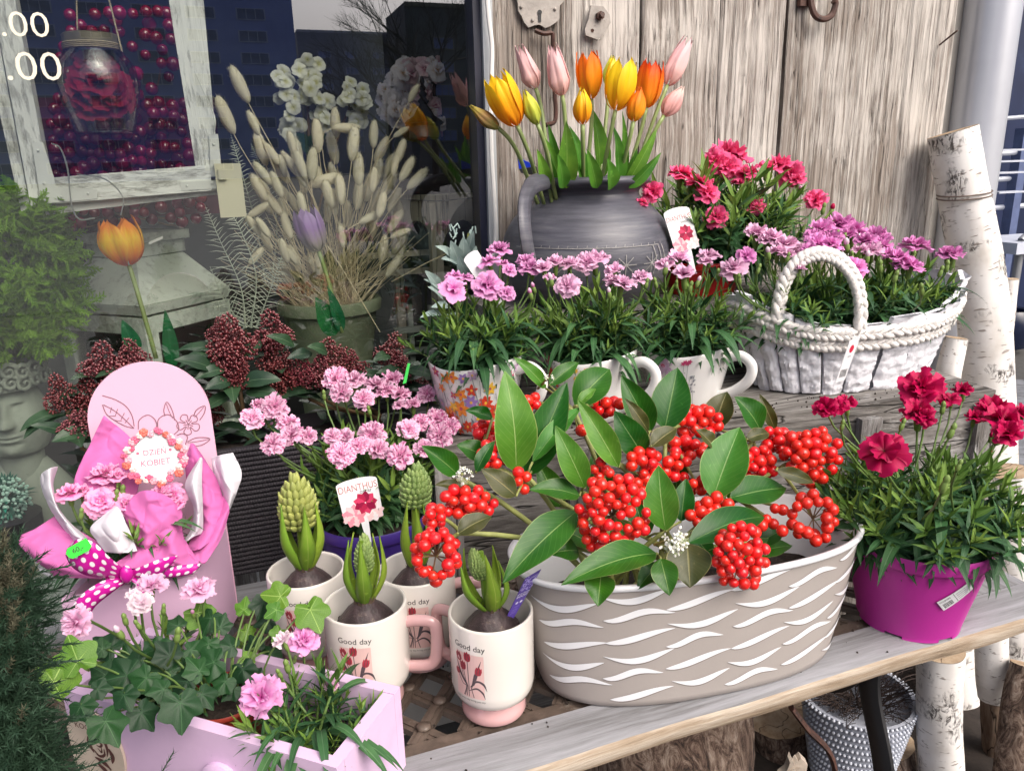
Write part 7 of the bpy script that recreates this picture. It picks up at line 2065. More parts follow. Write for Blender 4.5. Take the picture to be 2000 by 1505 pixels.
# white feathery fern sprays between lantern and grass
fern_w = plain('bleached_fern', (.62, .68, .56), .7, .12, 60, trans=.2)
def fern(label, B, pts_list, mat, sp=.008, ll=.042, cat='fern'):
    t = thing('fern_spray', label, cat, B, 'bleached fern sprays in the window')
    for pts in pts_list:
        P = smooth_path(pts, 10); mb = MB(); mb.tube(P, [lerp(.0016, .0004, i/(len(P)-1)) for i in range(len(P))], 4, cap=False); n = len(P)
        L = sum((P[i+1]-P[i]).length for i in range(n-1)); m_ = int(L/sp); 
        for i in range(m_):
            q = i/m_; f = q*(n-1); j = int(f); p = P[j].lerp(P[min(n-1, j+1)], f-j); d = (P[min(n-1, j+1)]-P[max(0, j-1)]).normalized(); sd = d.cross(V(0, -1, .2)).normalized()
            for sg in (-1, 1):
                l_ = ll*math.sin(PI*min(1, q*.75+.25))*U(.6, 1.15); e = p+(sd*sg*.85+d*.5).normalized()*l_+V(0, 0, -.15*l_)+V(U(-.1, .1), U(-.3, .3), U(-.25, .25))*l_; w_ = V(0, 0, 1).cross(sd).normalized()*.0004+d*.0007
                mid = p.lerp(e, .5)+V(0, 0, .06*l_)
                mb.add([p-w_, p+w_, mid+w_, mid-w_, e], [(0, 1, 2, 3), (3, 2, 4)])
        mb.build('frond', mat, t, smooth=False, kind='stuff')
fern('bleached fern sprays beside the grey green lantern, right of its roof', ony(470, 600, 1.6), [[ony(480, 640, 1.6), ony(470, 560, 1.6), ony(430, 470, 1.58), ony(400, 400, 1.58)], [ony(490, 640, 1.6), ony(500, 540, 1.58), ony(470, 450, 1.56), ony(440, 400, 1.56)], [ony(500, 640, 1.6), ony(530, 560, 1.58), ony(550, 500, 1.57)], [ony(480, 640, 1.62), ony(440, 590, 1.6), ony(410, 520, 1.6)]], fern_w)
fern('bleached fern sprays rising behind the ivory plastic box', ony(520, 560, 1.72), [[ony(520, 560, 1.72), ony(500, 440, 1.72), ony(470, 330, 1.7), ony(450, 260, 1.7)], [ony(530, 560, 1.72), ony(540, 430, 1.72), ony(510, 330, 1.7), ony(490, 280, 1.7)], [ony(540, 560, 1.72), ony(560, 460, 1.72), ony(600, 400, 1.7)]], fern_w, .008, .03)

# white blossom branch, orchids
blo_w = petalmat('blossom_cream', (.72, .74, .64), (.70, .72, .60), (.50, .50, .20), .15); blo_p = petalmat('orchid_blush', (.86, .64, .68), (.80, .54, .60), (.40, .08, .18), .25)
FW_ = carnation(301, [(6, 1.0, 12, 0)], .06, .02, False).mesh('blossom', [blo_w], True); FO_ = carnation(302, [(5, 1.0, 6, 0), (3, .5, 50, .03)], .04, .0, False).mesh('blossom', [blo_p], True); FO2 = carnation(303, [(5, 1.0, 6, 0), (3, .5, 50, .03)], .04, .0, False).mesh('blossom', [petalmat('orchid_white', (.86, .82, .84), (.84, .78, .80), (.50, .30, .12), .2)], True)
dk_leaf = leafmat('room_leaf', (.01, .04, .012), (.03, .09, .03), (.06, .12, .05), .4, .1, None, .02, .1, .2)
wb = thing('white_blossom_spray', 'tall spray of white artificial blossoms behind the dried grass', 'artificial flowers', ony(610, 420, 1.85))
rr = random.Random(21)
for cx, cy, n, sp in ((595, 130, 9, 22), (560, 155, 6, 18), (545, 165, 5, 20), (600, 170, 8, 26), (620, 190, 7, 20), (580, 205, 6, 20), (565, 240, 8, 22), (625, 230, 6, 16), (680, 185, 8, 22), (700, 200, 6, 18), (705, 235, 6, 18), (640, 250, 5, 14)):
    for i in range(n):
        P = ony(cx+rr.gauss(0, sp*.6), cy+rr.gauss(0, sp*.55), 1.82+rr.uniform(-.03, .03)); inst('blossom', FW_, wb, frame(P, V(rr.uniform(-.6, .6), -1, rr.uniform(-.2, .7)), rr.uniform(11, 16)*mpp(P)))
MB().tube(smooth_path([ony(610, 420, 1.85), ony(605, 300, 1.85), ony(600, 200, 1.85), ony(590, 120, 1.85)]), .003, 6).tube(smooth_path([ony(620, 420, 1.85), ony(650, 300, 1.85), ony(690, 190, 1.85)]), .0025, 6).build('stem', twig_b, wb)
for a in ((560, 265, 610, 300, 40), (640, 262, 600, 300, 36), (560, 290, 600, 330, 34)): broad_leaf(wb, ony(a[2], a[3], 1.84), ony(a[0], a[1], 1.8), a[4]*mpp(ony(a[0], a[1], 1.8)), dk_leaf)
ow = thing('orchid_arrangement', 'cloud of blush and white artificial orchids by the dark lantern', 'artificial flowers', ony(850, 330, 2.2))
for i in range(120):
    a = rr.uniform(0, 6.28); q = math.sqrt(rr.random()); x, y = 838+math.cos(a)*q*95, 185+math.sin(a)*q*70
    P = ony(x, y, 2.15+rr.uniform(-.08, .12)); inst('blossom', FO_ if x > 800 and rr.random() < .7 else FO2, ow, frame(P, V(rr.uniform(-.6, .6), -1, rr.uniform(-.3, .6)), rr.uniform(13, 20)*mpp(P)))
for i in range(26):
    x = rr.uniform(780, 915); y = rr.uniform(230, 300); broad_leaf(ow, ony(x, y+20, 2.2), ony(x+rr.uniform(-30, 30), y-20, 2.15), .03, dk_leaf)
MB().tube([ony(850, 330, 2.2), ony(845, 200, 2.2)], .004, 6).build('stem', twig_b, ow)

# dark moroccan lantern on a limed table
dk_metal = plain('dark_bronze', (.030, .022, .020), .35, .3, 30, .2, 120, metal=.5)
mo = thing('metal_lantern', 'tall dark pointed metal lantern standing on the carved table', 'lantern', ony(832, 380, 1.95)); Mz = lambda py: ony(832, py, 1.95).z; km = mpp(ony(832, 300, 1.95)); MX = ony(832, 300, 1.95)
prof = [(3, 150), (5, 160), (3, 166), (7, 172), (4, 178), (9, 184), (5, 190), (11, 198), (7, 204), (14, 214), (20, 226), (34, 236), (38, 240)][::-1]
MB().lathe([(r*km, Mz(y)) for r, y in prof]+[(0, Mz(148))], 24, (MX.x, 1.95, 0)).build('finial', dk_metal, mo)
MB().lathe([(30*km, Mz(272)), (32*km, Mz(268)), (30*km, Mz(264)), (30*km, Mz(246)), (38*km, Mz(241)), (36*km, Mz(238))], 24, (MX.x, 1.95, 0)).build('collar', plain('pewter', (.14, .16, .15), .4, .3, 60, .4, 100, metal=.6), mo)
MB().lathe([(60*km, Mz(378)), (56*km, Mz(340)), (44*km, Mz(300)), (30*km, Mz(273))], 6, (MX.x, 1.95, 0)).build('body', dk_metal, mo, smooth=False)
tw = wood('limed_table_wood', 2, (.42, .38, .27), (.70, .64, .50), (.82, .77, .62), 60, 4, None, 0, .4)
tb_ = thing('carved_table', 'pale carved wooden table with arched apron in the back of the window', 'table', ony(850, 640, 1.9))
A = ony(770, 378, 2.02); B = ony(850, 392, 1.80); C_ = ony(950, 372, 1.92)
zt3 = B.z
MB().prism([(A.x, A.y, zt3), (B.x, B.y, zt3), (C_.x, C_.y, zt3), (C_.x+.02, C_.y+.25, zt3), (A.x+.1, A.y+.2, zt3)], (0, 0, .012)).build('table_top', tw, tb_)
def arch_panel(p, q, name='apron'):
    p = V(p.x, p.y, 0); q = V(q.x, q.y, 0); d = q-p; n = 12; up = []; lo = []
    for i in range(n+1):
        t_ = i/n; h = .045+.075*(abs(2*t_-1)**2.2)
        lo.append(p+d*t_+V(0, 0, zt3-.006-h)); up.append(p+d*t_+V(0, 0, zt3-.003))
    nrm = V(d.y, -d.x, 0).normalized()
    MB().prism(lo+up[::-1], -nrm*.012).build(name, tw, tb_)
arch_panel(A+V(.01, 0, 0), B); arch_panel(B, C_)
for p, w_ in ((B, .028), (A, .022), (C_, .022)): MB().box((p.x, p.y+.016, zt3/2+.1), (w_, w_, zt3-.21)).build('leg', tw, tb_)
for y in (495, 530): 
    a = ony(770, y, 2.0); MB().box((B.x-.03, 1.98, a.z), (.22, .014, .014)).build('cross_rail', tw, tb_)
wl = plain('pale_green_lath', (.34, .38, .33), .7, .2, 10)
sh_ = thing('lath_rack', 'dim pale wooden rack low behind the flower cups in the window', 'rack', ony(830, 700, 1.75))
for y in (640, 682, 735): MB().box(ony(835, y, 1.75), (.16, .02, .012)).build('lath', wl, sh_)
for x in (806, 846): MB().box(ony(x, 700, 1.76), (.012, .012, .26)).build('upright', wl, sh_)

# silvery eucalyptus by the cups
euc = leafmat('eucalyptus_leaf', (.30, .40, .38), (.42, .54, .50), (.50, .60, .56), .6, .15, None, .03, .1, .1)
eu = thing('eucalyptus_spray', 'silvery blue green eucalyptus leaves behind the left flower cup', 'foliage', ony(880, 650, 1.22))
rr = random.Random(31)
for tx, ty, bx, by, w_ in ((830, 528, 858, 570, 20), (836, 560, 866, 588, 20), (880, 470, 898, 520, 24), (905, 462, 905, 520, 26), (862, 505, 900, 520, 20), (842, 600, 880, 600, 16), (828, 545, 862, 575, 12), (925, 450, 915, 500, 18), (880, 545, 905, 560, 16), (820, 620, 868, 615, 14), (850, 480, 890, 510, 16), (930, 480, 915, 530, 20), (868, 640, 890, 610, 14), (895, 498, 915, 540, 22)):
    broad_leaf(eu, ony(bx, by, 1.25), ony(tx, ty, 1.22), w_*mpp(ony(bx, by, 1.25))*1.2, euc, shape=1.0)
MB().tube(smooth_path([ony(900, 690, 1.24), ony(895, 600, 1.25), ony(908, 520, 1.25), ony(915, 455, 1.25)]), .002, 6).build('stem', twig_g, eu)
mb = MB()
for i in range(26):
    a = ony(rr.uniform(880, 930), rr.uniform(445, 500), 1.25); mb.tube([a, a+V(rr.uniform(-.01, .01), 0, rr.uniform(.004, .014))], .0012, 4)
mb.build('sprig', plain('euc_sprig', (.45, .58, .54), .6), eu, kind='stuff')

# bust planter with thuja
stone = plain('aged_stone', (.30, .34, .28), .9, .16, 12, .5, 60, dirt=((.10, .12, .09), 26, .66))
BH = V(*ony(24, 797, 1.52)); kb = mpp(BH)
bust = thing('bust_planter', 'grey stone bust of a curly haired man, used as a planter behind the glass', 'bust', BH-V(0, 0, .3))
HR = 68*kb; HH = 130*kb
def g(x, y, cx, cy, sx, sy): return math.exp(-((x-cx)/sx)**2-((y-cy)/sy)**2)
turn = rad(2)
def headfn(u, v):
    th = 2*PI*u; zz = -1+2*v                        # zz -1 chin .. 1 crown
    prof_r = .62+.38*math.sin(PI*min(1, max(0, (zz+1.05)/1.55)))**.8 if zz < .5 else 1.0-.04*(zz-.5)
    if zz < -.86: prof_r *= .72+.28*max(0, (zz+1)/.14)
    r = HR*prof_r; x_ = math.sin(th); f = -math.cos(th)      # face looks to -Y
    ang = math.atan2(math.sin(th), math.cos(th))             # 0 = front
    ax_ = ang*1.0
    d = 0
    d += .26*g(ax_, zz, 0, -.14, .16, .10)+.17*g(ax_, zz, 0, .05, .11, .20)          # nose
    d += .07*g(ax_, zz, .13, -.18, .07, .05)+.07*g(ax_, zz, -.13, -.18, .07, .05)
    d -= .13*g(ax_, zz, .40, .14, .20, .09)+.13*g(ax_, zz, -.40, .14, .20, .09)      # sockets
    d += .085*g(ax_, zz, .40, .12, .13, .05)+.085*g(ax_, zz, -.40, .12, .13, .05)    # eyeballs
    d += .08*g(ax_, zz, .42, .27, .26, .045)+.08*g(ax_, zz, -.42, .27, .26, .045)    # brows
    d += .07*g(ax_, zz, 0, -.40, .22, .035)+.08*g(ax_, zz, 0, -.50, .20, .035)-.06*g(ax_, zz, 0, -.45, .24, .014)  # lips
    d += .12*g(ax_, zz, 0, -.76, .26, .12)-.05*g(ax_, zz, 0, -.60, .3, .04)          # chin
    d += .05*g(ax_, zz, .62, -.18, .25, .2)+.05*g(ax_, zz, -.62, -.18, .25, .2)      # cheeks
    d += .10*g(ax_, zz, 1.55, .0, .12, .16)+.10*g(ax_, zz, -1.55, .0, .12, .16)      # ears
    n = .010*mn.noise(V(x_*9, f*9, zz*9))
    r2 = r*(1+d*1.35+n); a2 = th+turn
    return (BH.x+math.sin(a2)*r2*.92, BH.y-math.cos(a2)*r2*1.05, BH.z+zz*HH*.72), (u, v)
mb = MB().grid(headfn, 120, 110)
mb.build('head', stone, bust, smooth=True)
mb = MB()
mb.lathe([(HR*.62, -.20), (HR*.56, -.12), (HR*.58, -.06), (HR*.66, -.03)], 36, BH)
def shf(u, v):
    th = 2*PI*u; q = v; w_ = lerp(.60, 1.75, math.sin(PI/2*min(1, q*1.35))); z = BH.z-.115-q*.20*1.0+.02*(1-q)
    if q > .75: w_ *= 1-(q-.75)*1.0
    return (BH.x+math.cos(th)*HR*w_*1.0, BH.y+math.sin(th)*HR*w_*.62, z), (u, v)
mb.grid(shf, 48, 24, flip=True); mb.build('shoulders', stone, bust, smooth=True)
MB().lathe([(HR*1.1, -.40), (HR*.8, -.36), (HR*.7, -.31)], 32, BH).box(BH+V(0, 0, -.44), (HR*2.6, HR*2, .08)).build('plinth', stone, bust)
rr = random.Random(14)
for i in range(26):
    a = turn+rad(-110+220*(i % 13)/12); z = BH.z+HH*(.48+.17*(i//13)+rr.uniform(-.03, .03)); c0 = V(BH.x+math.sin(a)*HR*.97, BH.y-math.cos(a)*HR*1.08, z); s = rr.uniform(.012, .017)
    pts = []
    for q in range(14):
        b = q/13*2*PI*1.5; r_ = s*(1-q/15); pts.append(c0+V(math.cos(a)*math.cos(b)*r_, math.sin(a)*math.cos(b)*r_, math.sin(b)*r_)+V(math.sin(a), -math.cos(a), 0)*(q*.0007))
    MB().tube(pts, [.0048*(1-q/22) for q in range(14)], 6).build('curl', stone, bust, smooth=True)
thj = leafmat('thuja_green', (.20, .40, .03), (.36, .58, .05), (.2, .3, .05), .6, .25, None, .02, 0, .2)
th = thing('thuja_bush', 'feathery bright green conifer growing out of the stone bust', 'shrub', BH+V(0, 0, .12))
def spray_mesh(seed, mat, wd=.0016, L=.06, lv=3):
    r_ = random.Random(seed); mb = MB()
    def br(p, d, l, n):
        q = p+d*l; s = d.cross(V(0, 0, 1)); s = s.normalized()*wd*(n+1)*.4 if s.length > .01 else V(1, 0, 0)*wd
        mb.add([p-s, p+s, q+s*.5, q-s*.5], [(0, 1, 2, 3)]); s2 = s.cross(d).normalized()*s.length; mb.add([p-s2, p+s2, q+s2*.5, q-s2*.5], [(0, 1, 2, 3)])
        if n:
            for k in range(6):
                t_ = .15+.8*k/5; sg = 1 if k % 2 else -1; side = V(-d.y, d.x, 0); side = side.normalized() if side.length > .01 else V(1, 0, 0)
                br(p.lerp(q, t_), (d+side*sg*.95+V(0, 0, r_.uniform(-.3, .3))).normalized(), l*.48*(1.1-t_*.5), n-1)
    br(V(0, 0, 0), V(.1, 0, 1).normalized(), L, lv); return mb
tsp = [spray_mesh(i, None) for i in range(4)]
def bush(parent, sprays, fn, n, mat, smin, smax, name='foliage', seed=3, split=1):
    rr = random.Random(seed); mb = MB()
    V_, F_, Uv = [], [], []
    arrs = [(np.array(s.v), s.f) for s in sprays]
    for i in range(n):
        P, d = fn(rr); M = np.array(frame(P, d, rr.uniform(smin, smax), rr.uniform(0, 6.28))); vs, fs = arrs[i % len(arrs)]
        w_ = vs @ M[:3, :3].T + M[:3, 3]; b = len(mb.v); mb.v += [tuple(x) for x in w_]; mb.uv += [(.2, .5)]*len(vs); mb.f += [tuple(q+b for q in f) for f in fs]; mb.m += [0]*len(fs)
    return mb.build(name, mat, parent, smooth=False, kind='stuff')
def thf(rr):
    x = rr.uniform(-70, 118); y = rr.uniform(390, 700)
    lim = 30+95*math.sin(PI*min(1, (y-380)/300))
    x = min(x, lim+rr.uniform(-8, 8)+ (15 if y > 520 else -20)); P = ony(x, y, 1.50+rr.uniform(-.06, .10)); return P, V((x-20)/90+rr.uniform(-.3, .3), -.5+rr.uniform(-.4, .4), rr.uniform(-.5, 1.1)).normalized()
bush(th, tsp, thf, 420, thj, .7, 1.2)
MB().tube([BH+V(0, 0, .10), BH+V(-.01, 0, .35)], .01, 8).build('stem', twig_b, th)
pth = leafmat('purple_heather', (.05, .02, .035), (.11, .05, .07), (.1, .05, .06), .7, .1, None, .02, 0, .2)
pt = thing('purple_heather', 'dim purple brown heather behind the lantern roof on the left', 'plant', ony(110, 520, 1.85))
bush(pt, tsp, lambda rr: (ony(rr.uniform(60, 185), rr.uniform(405, 520), 1.85+rr.uniform(0, .1)), V(rr.uniform(-.5, .5), -.4, 1)), 110, pth, .8, 1.3, seed=5)
mgp = MB().box(ony(120, 540, 1.88), (.16, .05, .05)); mgp.build('magenta_trough', plain('dark_magenta', (.14, .01, .06), .6, .3), None, loc=ony(120, 540, 1.88), label='dark magenta trough under the purple heather behind the glass', category='trough')
# small white flowered ball below the bust
tq = plain('gypsophila_green', (.01, .12, .08), .6, .3, 60); tqw = plain('gypsophila_white', (.42, .66, .56), .5, .1)
gy = thing('gypsophila_ball', 'round cushion of tiny mint white flowers below the stone bust', 'plant', ony(10, 1010, 1.40))
mb = MB(); mg = MB(); rr = random.Random(9); G0 = ony(8, 975, 1.40); kg2 = mpp(G0)
for i in range(420):
    d = V(rr.gauss(0, 1), rr.gauss(0, 1), rr.gauss(0, 1)).normalized(); r = 46*kg2*rr.uniform(.7, 1.05); P = G0+d*r
    if d.y > .3: continue
    mb.blob(P, .0026 if i % 3 else .0036, 5, 4); mg.tube([G0+d*r*.3, P], .0008, 3, cap=False)
for i in range(300):
    d = V(rr.gauss(0, 1), rr.gauss(0, 1), rr.gauss(0, 1)).normalized(); P = G0+d*44*kg2*rr.uniform(.3, .9); blade(mg, P, d, None, .018, .005, .3, 0, 3, .2)
mb.build('tiny_flowers', tqw, gy, smooth=True, kind='stuff'); mg.build('foliage', tq, gy, smooth=True, kind='stuff')
MB().lathe([(.02, -.14), (.045, -.12), (.05, -.03), (.046, -.03), (0, -.03)], 24, G0).build('pot', black_iron, gy)
crate2 = MB().box(ony(150, 1130, 1.40), (.26, .05, .20)); crate2.build('stone_trough', stone, None, loc=ony(150, 1130, 1.42), label='pale stone trough edge behind the white paper curl', category='trough')

# ================================================================ OUTSIDE, BEHIND AND UNDER THE BENCH
# dark woven basket
wv, t = newmat('dark_woven_cord')
uv = t.tc('UV'); s = t.sep(uv)
t.b.inputs['Base Color'].default_value = c4((.028, .024, .030)); t.b.inputs['Roughness'].default_value = .75
wbk = thing('woven_basket', 'dark charcoal knitted basket behind the pink gift box', 'basket', V(.03, 1.08, ZB))
mb = MB(); nr, nc = 24, 60
wbx0, wbx1 = ony(400, 950, 1.03).x, ony(640, 950, 1.03).x; zt4 = ony(500, 872, 1.03).z
def stad(u, off=0):
    x, y = se((wbx1-wbx0)/2+.14+off, .06+off, 2*PI*u, 4); return (wbx0+wbx1)/2+x, 1.09+y
knm = MB().tube([(-.006, 0, .0035), (0, -.0035, -.001), (.006, 0, .0035)], .0034, 5).mesh('stitch', [wv], True)
mb.grid(lambda u, v: ((*stad(u, -.004), ZB+.002+v*(zt4-ZB)), (u, v)), 100, 20); mb.build('wall', wv, wbk, smooth=True)
mb = MB(); n = int(1.0/.0125)
for r in range(27):
    z = ZB+.004+r*(zt4-ZB-.004)/26.5
    for i in range(118):
        x = lerp(wbx0-.13, wbx1+.13, i/117)+(.0022 if r % 2 else 0); mb.blob((x, 1.0335, z), (.0036, .0034, .0034), 6, 4)
mb.build('stitches', wv, wbk, smooth=True, kind='stuff')
MB().grid(lambda u, v: ((lerp((wbx0+wbx1)/2, stad(u, -.004)[0], v), lerp(1.09, stad(u, -.004)[1], v), zt4-.02), (u, v)), 50, 4).build('soil', soil_m, wbk)

# juniper front left
jun = leafmat('juniper_green', (.016, .045, .022), (.045, .095, .050), (.05, .08, .04), .6, .12, None, .02, 0, .2)
junb = leafmat('juniper_brown_tip', (.08, .085, .05), (.15, .14, .09), (.15, .12, .08), .7, .12, None, .02, 0, .2)
def needles(seed, tip):
    r_ = random.Random(seed); mb = MB(); mb.tube([(0, 0, 0), (0, 0, .05)], .0009, 3, cap=False)
    for i in range(46):
        z = .004+.048*i/46; a = i*2.4; l = .010*(1.15-z*8); d = V(math.cos(a), math.sin(a), .9).normalized()*l; s = V(-math.sin(a), math.cos(a), 0)*.00065; p = V(0, 0, z)
        mb.add([p-s, p+s, p+d], [(0, 1, 2)])
    return mb
nd = [needles(i, 0) for i in range(3)]
jb = thing('juniper', 'grey green juniper bush with brown tips in the lower left corner', 'shrub', V(ony(30, 1560, .46).x, .46, GZ))
def jf(lo):
    def f(rr):
        while 1:
            x = rr.uniform(-60, 115); y = rr.uniform(1130, 1560); lim = 10+(y-1130)*.5 if y < 1215 else (34 if y < 1400 else min(84, 34+(y-1400)*.8))
            if x < lim: break
        Y = .495-(y-1085)/475*.04+rr.uniform(-.04, .03); return ony(x, y, Y), V(rr.uniform(-.3, .7), rr.uniform(-1, .1), rr.uniform(-.2, 1.2)).normalized()
    return f
bush(jb, nd, jf(0), 2600, jun, .40, .72, seed=11)
def jf2(rr):
    y = 1118+abs(rr.gauss(0, 110)); x = rr.uniform(-60, min(34, 5+(y-1118)*.5)); return ony(x, y, .470-(y-1085)/475*.04+rr.uniform(-.02, .02)), V(rr.uniform(-.2, .6), rr.uniform(-.8, .0), 1).normalized()
bush(jb, nd, jf2, 380, junb, .38, .6, seed=12)
mb = MB(); rr = random.Random(3)
R0 = ony(30, 1560, .46); R0.z = .56
bush(jb, nd, lambda rr: (V(R0.x-.01+rr.gauss(0, .034), R0.y+rr.gauss(0, .026), rr.uniform(GZ+.2, .60)), V(rr.uniform(-1, 1), rr.uniform(-1, 1), .5).normalized()), 1100, jun, .5, .8, seed=19)
for i in range(26):
    e = ony(rr.uniform(-40, 40), rr.uniform(1200, 1450), .475); mb.tube(bez(R0, R0.lerp(e, .3)+V(0, 0, .03), R0.lerp(e, .7)+V(.01, 0, 0), e, 5), [.0026, .002, .0016, .0013, .001, .0007], 5, cap=False)
mb.tube([V(R0.x, R0.y, GZ+.17), R0+V(0, 0, .03)], .006, 6)
mb.build('trunk', plain('juniper_bark', (.10, .055, .035), .8, .3, 40), jb, smooth=True)
MB().lathe([(.05, 0), (.066, .2), (.070, .21), (.063, .21), (.06, .18), (0, .18)], 32, (R0.x, R0.y, GZ)).build('pot', black_iron, jb)

# birch trunks
bk, t = newmat('birch_bark')
uv = t.tc('UV'); s = t.sep(uv); ob_ = t.tc()
cx = t.n('CombineXYZ'); t.l(t.math('MULTIPLY', s[0], 9), cx.inputs[0]); t.l(t.math('MULTIPLY', s[1], 150), cx.inputs[1])
nl_ = t.noise(cx.outputs[0], 1, 2, .5)
len_ = t.ramp(nl_, [(.63, (0, 0, 0)), (.67, (1, 1, 1))])
n2 = t.noise(ob_, 9, 4, .6); patch = t.ramp(n2, [(.55, (0, 0, 0)), (.62, (1, 1, 1))])
crk = t.noise(t.map(ob_, (90, 90, 40)), 1, 5, .7, 1.5); ck = t.ramp(crk, [(.44, (1, 1, 1)), (.53, (0, 0, 0))])
dark = t.math('MULTIPLY', patch, ck)
base = t.ramp(t.noise(ob_, 14, 4), [(.3, (.62, .58, .53)), (.5, (.78, .75, .72)), (.75, (.86, .85, .83))])
c = t.mix(t.math('MULTIPLY', len_, .75), base, (.20, .16, .13)); c = t.mix(t.math('MULTIPLY', dark, .92), c, (.045, .035, .03))
t.l(c, t.b.inputs['Base Color']); t.b.inputs['Roughness'].default_value = .65
t.bump(t.math('ADD', t.math('MULTIPLY', dark, -1.0), t.math('MULTIPLY', len_, .4)), .6, .003)
cutw = wood('log_end', 2, (.20, .13, .08), (.36, .26, .17), (.48, .38, .27), 50, 50, None, 0, .4)
brown_bark, t = newmat('rough_bark')
o_ = t.tc(); nn = t.noise(t.map(o_, (44, 44, 20)), 1, 8, .76, 1.8)
t.l(t.ramp(nn, [(.38, (.022, .013, .010)), (.47, (.13, .080, .058)), (.57, (.30, .22, .17)), (.68, (.48, .40, .34))]), t.b.inputs['Base Color']); t.b.inputs['Roughness'].default_value = .9; t.bump(nn, 1.0, .012)
def log(name, label, pts, r, mat, group=None, rough=.04, cat='log', seg=36, sub=40):
    P = smooth_path(pts, max(2, sub//len(pts))); n = len(P); t = thing(name, label, cat, P[-1], group)
    rs = [lerp(r[0], r[1], i/(n-1)) for i in range(n)]
    mb = MB(); mb.tube(P, rs, seg, cap=False)
    sd = U(0, 50)
    W = seg+1; vv = []
    for i, v in enumerate(mb.v):
        j = i//W; c0 = P[j]; d = Vector(v)-c0; q = Vector(v)*11+V(sd, 0, 0)
        k = i % W
        aa = 2*PI*(k % seg)/seg
        nz = mn.noise(V(math.cos(aa)*1.3+sd, math.sin(aa)*1.3, Vector(v).z*9)) + .5*mn.noise(V(math.cos(aa)*3.4+sd, math.sin(aa)*3.4, Vector(v).z*26))
        vv.append(tuple(c0+d*(1+rough*nz)))
    mb.v = vv; mb.build('bark', mat, t, smooth=True)
    for j, e in ((0, P[0]-P[1]), (n-1, P[-1]-P[-2])):
        ring = [Vector(vv[j*W+k]) for k in range(seg)]; c0 = P[j]+e.normalized()*.001
        vs = [tuple(c0)]+[tuple(p+e.normalized()*.0008) for p in ring]; MB().add(vs, [(0, 1+k, 1+(k+1) % seg) for k in range(seg)]).build('sawn_end', cutw, t, smooth=False)
    return t
P1 = ony(1860, 258, 1.27); k = mpp(P1)
log('birch_trunk', 'tall leaning birch trunk bound with wire beside the drain pipe', [P1, ony(1890, 420, 1.24), ony(1918, 590, 1.21), ony(1930, 780, 1.19), ony(1934, 1000, 1.16), ony(1925, 1250, 1.10)], (45*k, 53*k), bk, 'birch trunks at the bench end', .05)
wn = MB(); 
for yy, dy in ((377, 10), (384, 8)):
    c0 = ony(1883, yy, 1.245); R = 47*mpp(c0); pts = [c0+V(math.cos(a)*R, math.sin(a)*R, math.cos(a)*.006) for a in np.linspace(0, 2*PI, 40)]; wn.tube(pts, .0016, 6)
wn.build('binding_wire', plain('dark_wire', (.16, .12, .10), .5), None, loc=ony(1883, 380, 1.155), label='dark wire bound round the tall leaning birch trunk', category='wire')
log('birch_trunk', 'short forked birch stub sticking up right of the tall birch trunk', [ony(1976, 545, 1.22), ony(1962, 640, 1.22), ony(1950, 720, 1.2)], (.014, .022), bk, 'birch trunks at the bench end', .09, sub=20)
log('birch_trunk', 'small birch branch piece between the bark basket and the tall trunk', [ony(1868, 660, 1.12), ony(1852, 730, 1.12), ony(1846, 800, 1.12), ony(1846, 1000, 1.1)], (.021, .03), bk, 'birch trunks at the bench end', .08, sub=24)
log('birch_trunk', 'birch trunk rising behind the magenta pot to the bench end', [ony(1850, 1000, 1.06), ony(1855, 1150, 1.05), ony(1860, 1300, 1.02), ony(1860, 1600, 1.02)], (.05, .055), bk, 'birch trunks at the bench end', .06, sub=24)
log('birch_trunk', 'dark patched birch trunk at the right edge above the bench corner', [ony(1968, 920, 1.04), ony(1972, 1050, 1.03), ony(1978, 1200, 1.02), ony(1980, 1500, 1.0)], (.040, .046), bk, 'birch trunks at the bench end', .06, sub=24)
log('birch_trunk', 'pale birch trunk cut by the right edge of the view behind the bench corner', [ony(1998, 985, 1.12), ony(2002, 1150, 1.1), ony(2004, 1400, 1.08), ony(2004, 1600, 1.08)], (.03, .036), bk, 'birch trunks at the bench end', .07, sub=24)
log('birch_trunk', 'white birch trunk standing under the right end of the bench', [ony(1838, 1268, .80), ony(1834, 1380, .80), ony(1838, 1505, .80), ony(1842, 1700, .80), ony(1842, 1900, .80)], (.036, .038), bk, 'birch trunks at the bench end', .05, sub=30)
log('birch_trunk', 'grey mottled birch trunk right of the white one under the bench', [ony(1936, 1230, .86), ony(1938, 1320, .86), ony(1942, 1355, .86)], (.028, .028), bk, 'birch trunks at the bench end', .07, sub=20)
log('stripped_log', 'peeled brown log below the mottled birch at the bench end', [ony(1942, 1352, .862), ony(1946, 1450, .86), ony(1950, 1640, .86), ony(1952, 1800, .86)], (.024, .028), wood('stripped_wood', 2, (.05, .032, .02), (.15, .10, .07), (.28, .21, .16), 90, 3, None, 0, .9), None, .12, sub=20)
log('log', 'grey leaning log in the lower right corner', [ony(2010, 1300, .80), ony(1990, 1420, .78), ony(1940, 1850, .74)], (.03, .034), brown_bark, None, .12, sub=20)
log('log', 'big rough barked log under the middle of the bench', [ony(1290, 1330, .82), ony(1285, 1480, .79), ony(1285, 1950, .77)], (.122, .135), brown_bark, 'logs under the bench', .10, sub=30, seg=60)
log('log', 'stump carrying the pale woven pot under the bench', [ony(1690, 1440, .92), ony(1690, 1560, .90), ony(1690, 1900, .90)], (.085, .09), brown_bark, 'logs under the bench', .08, sub=24, seg=48)
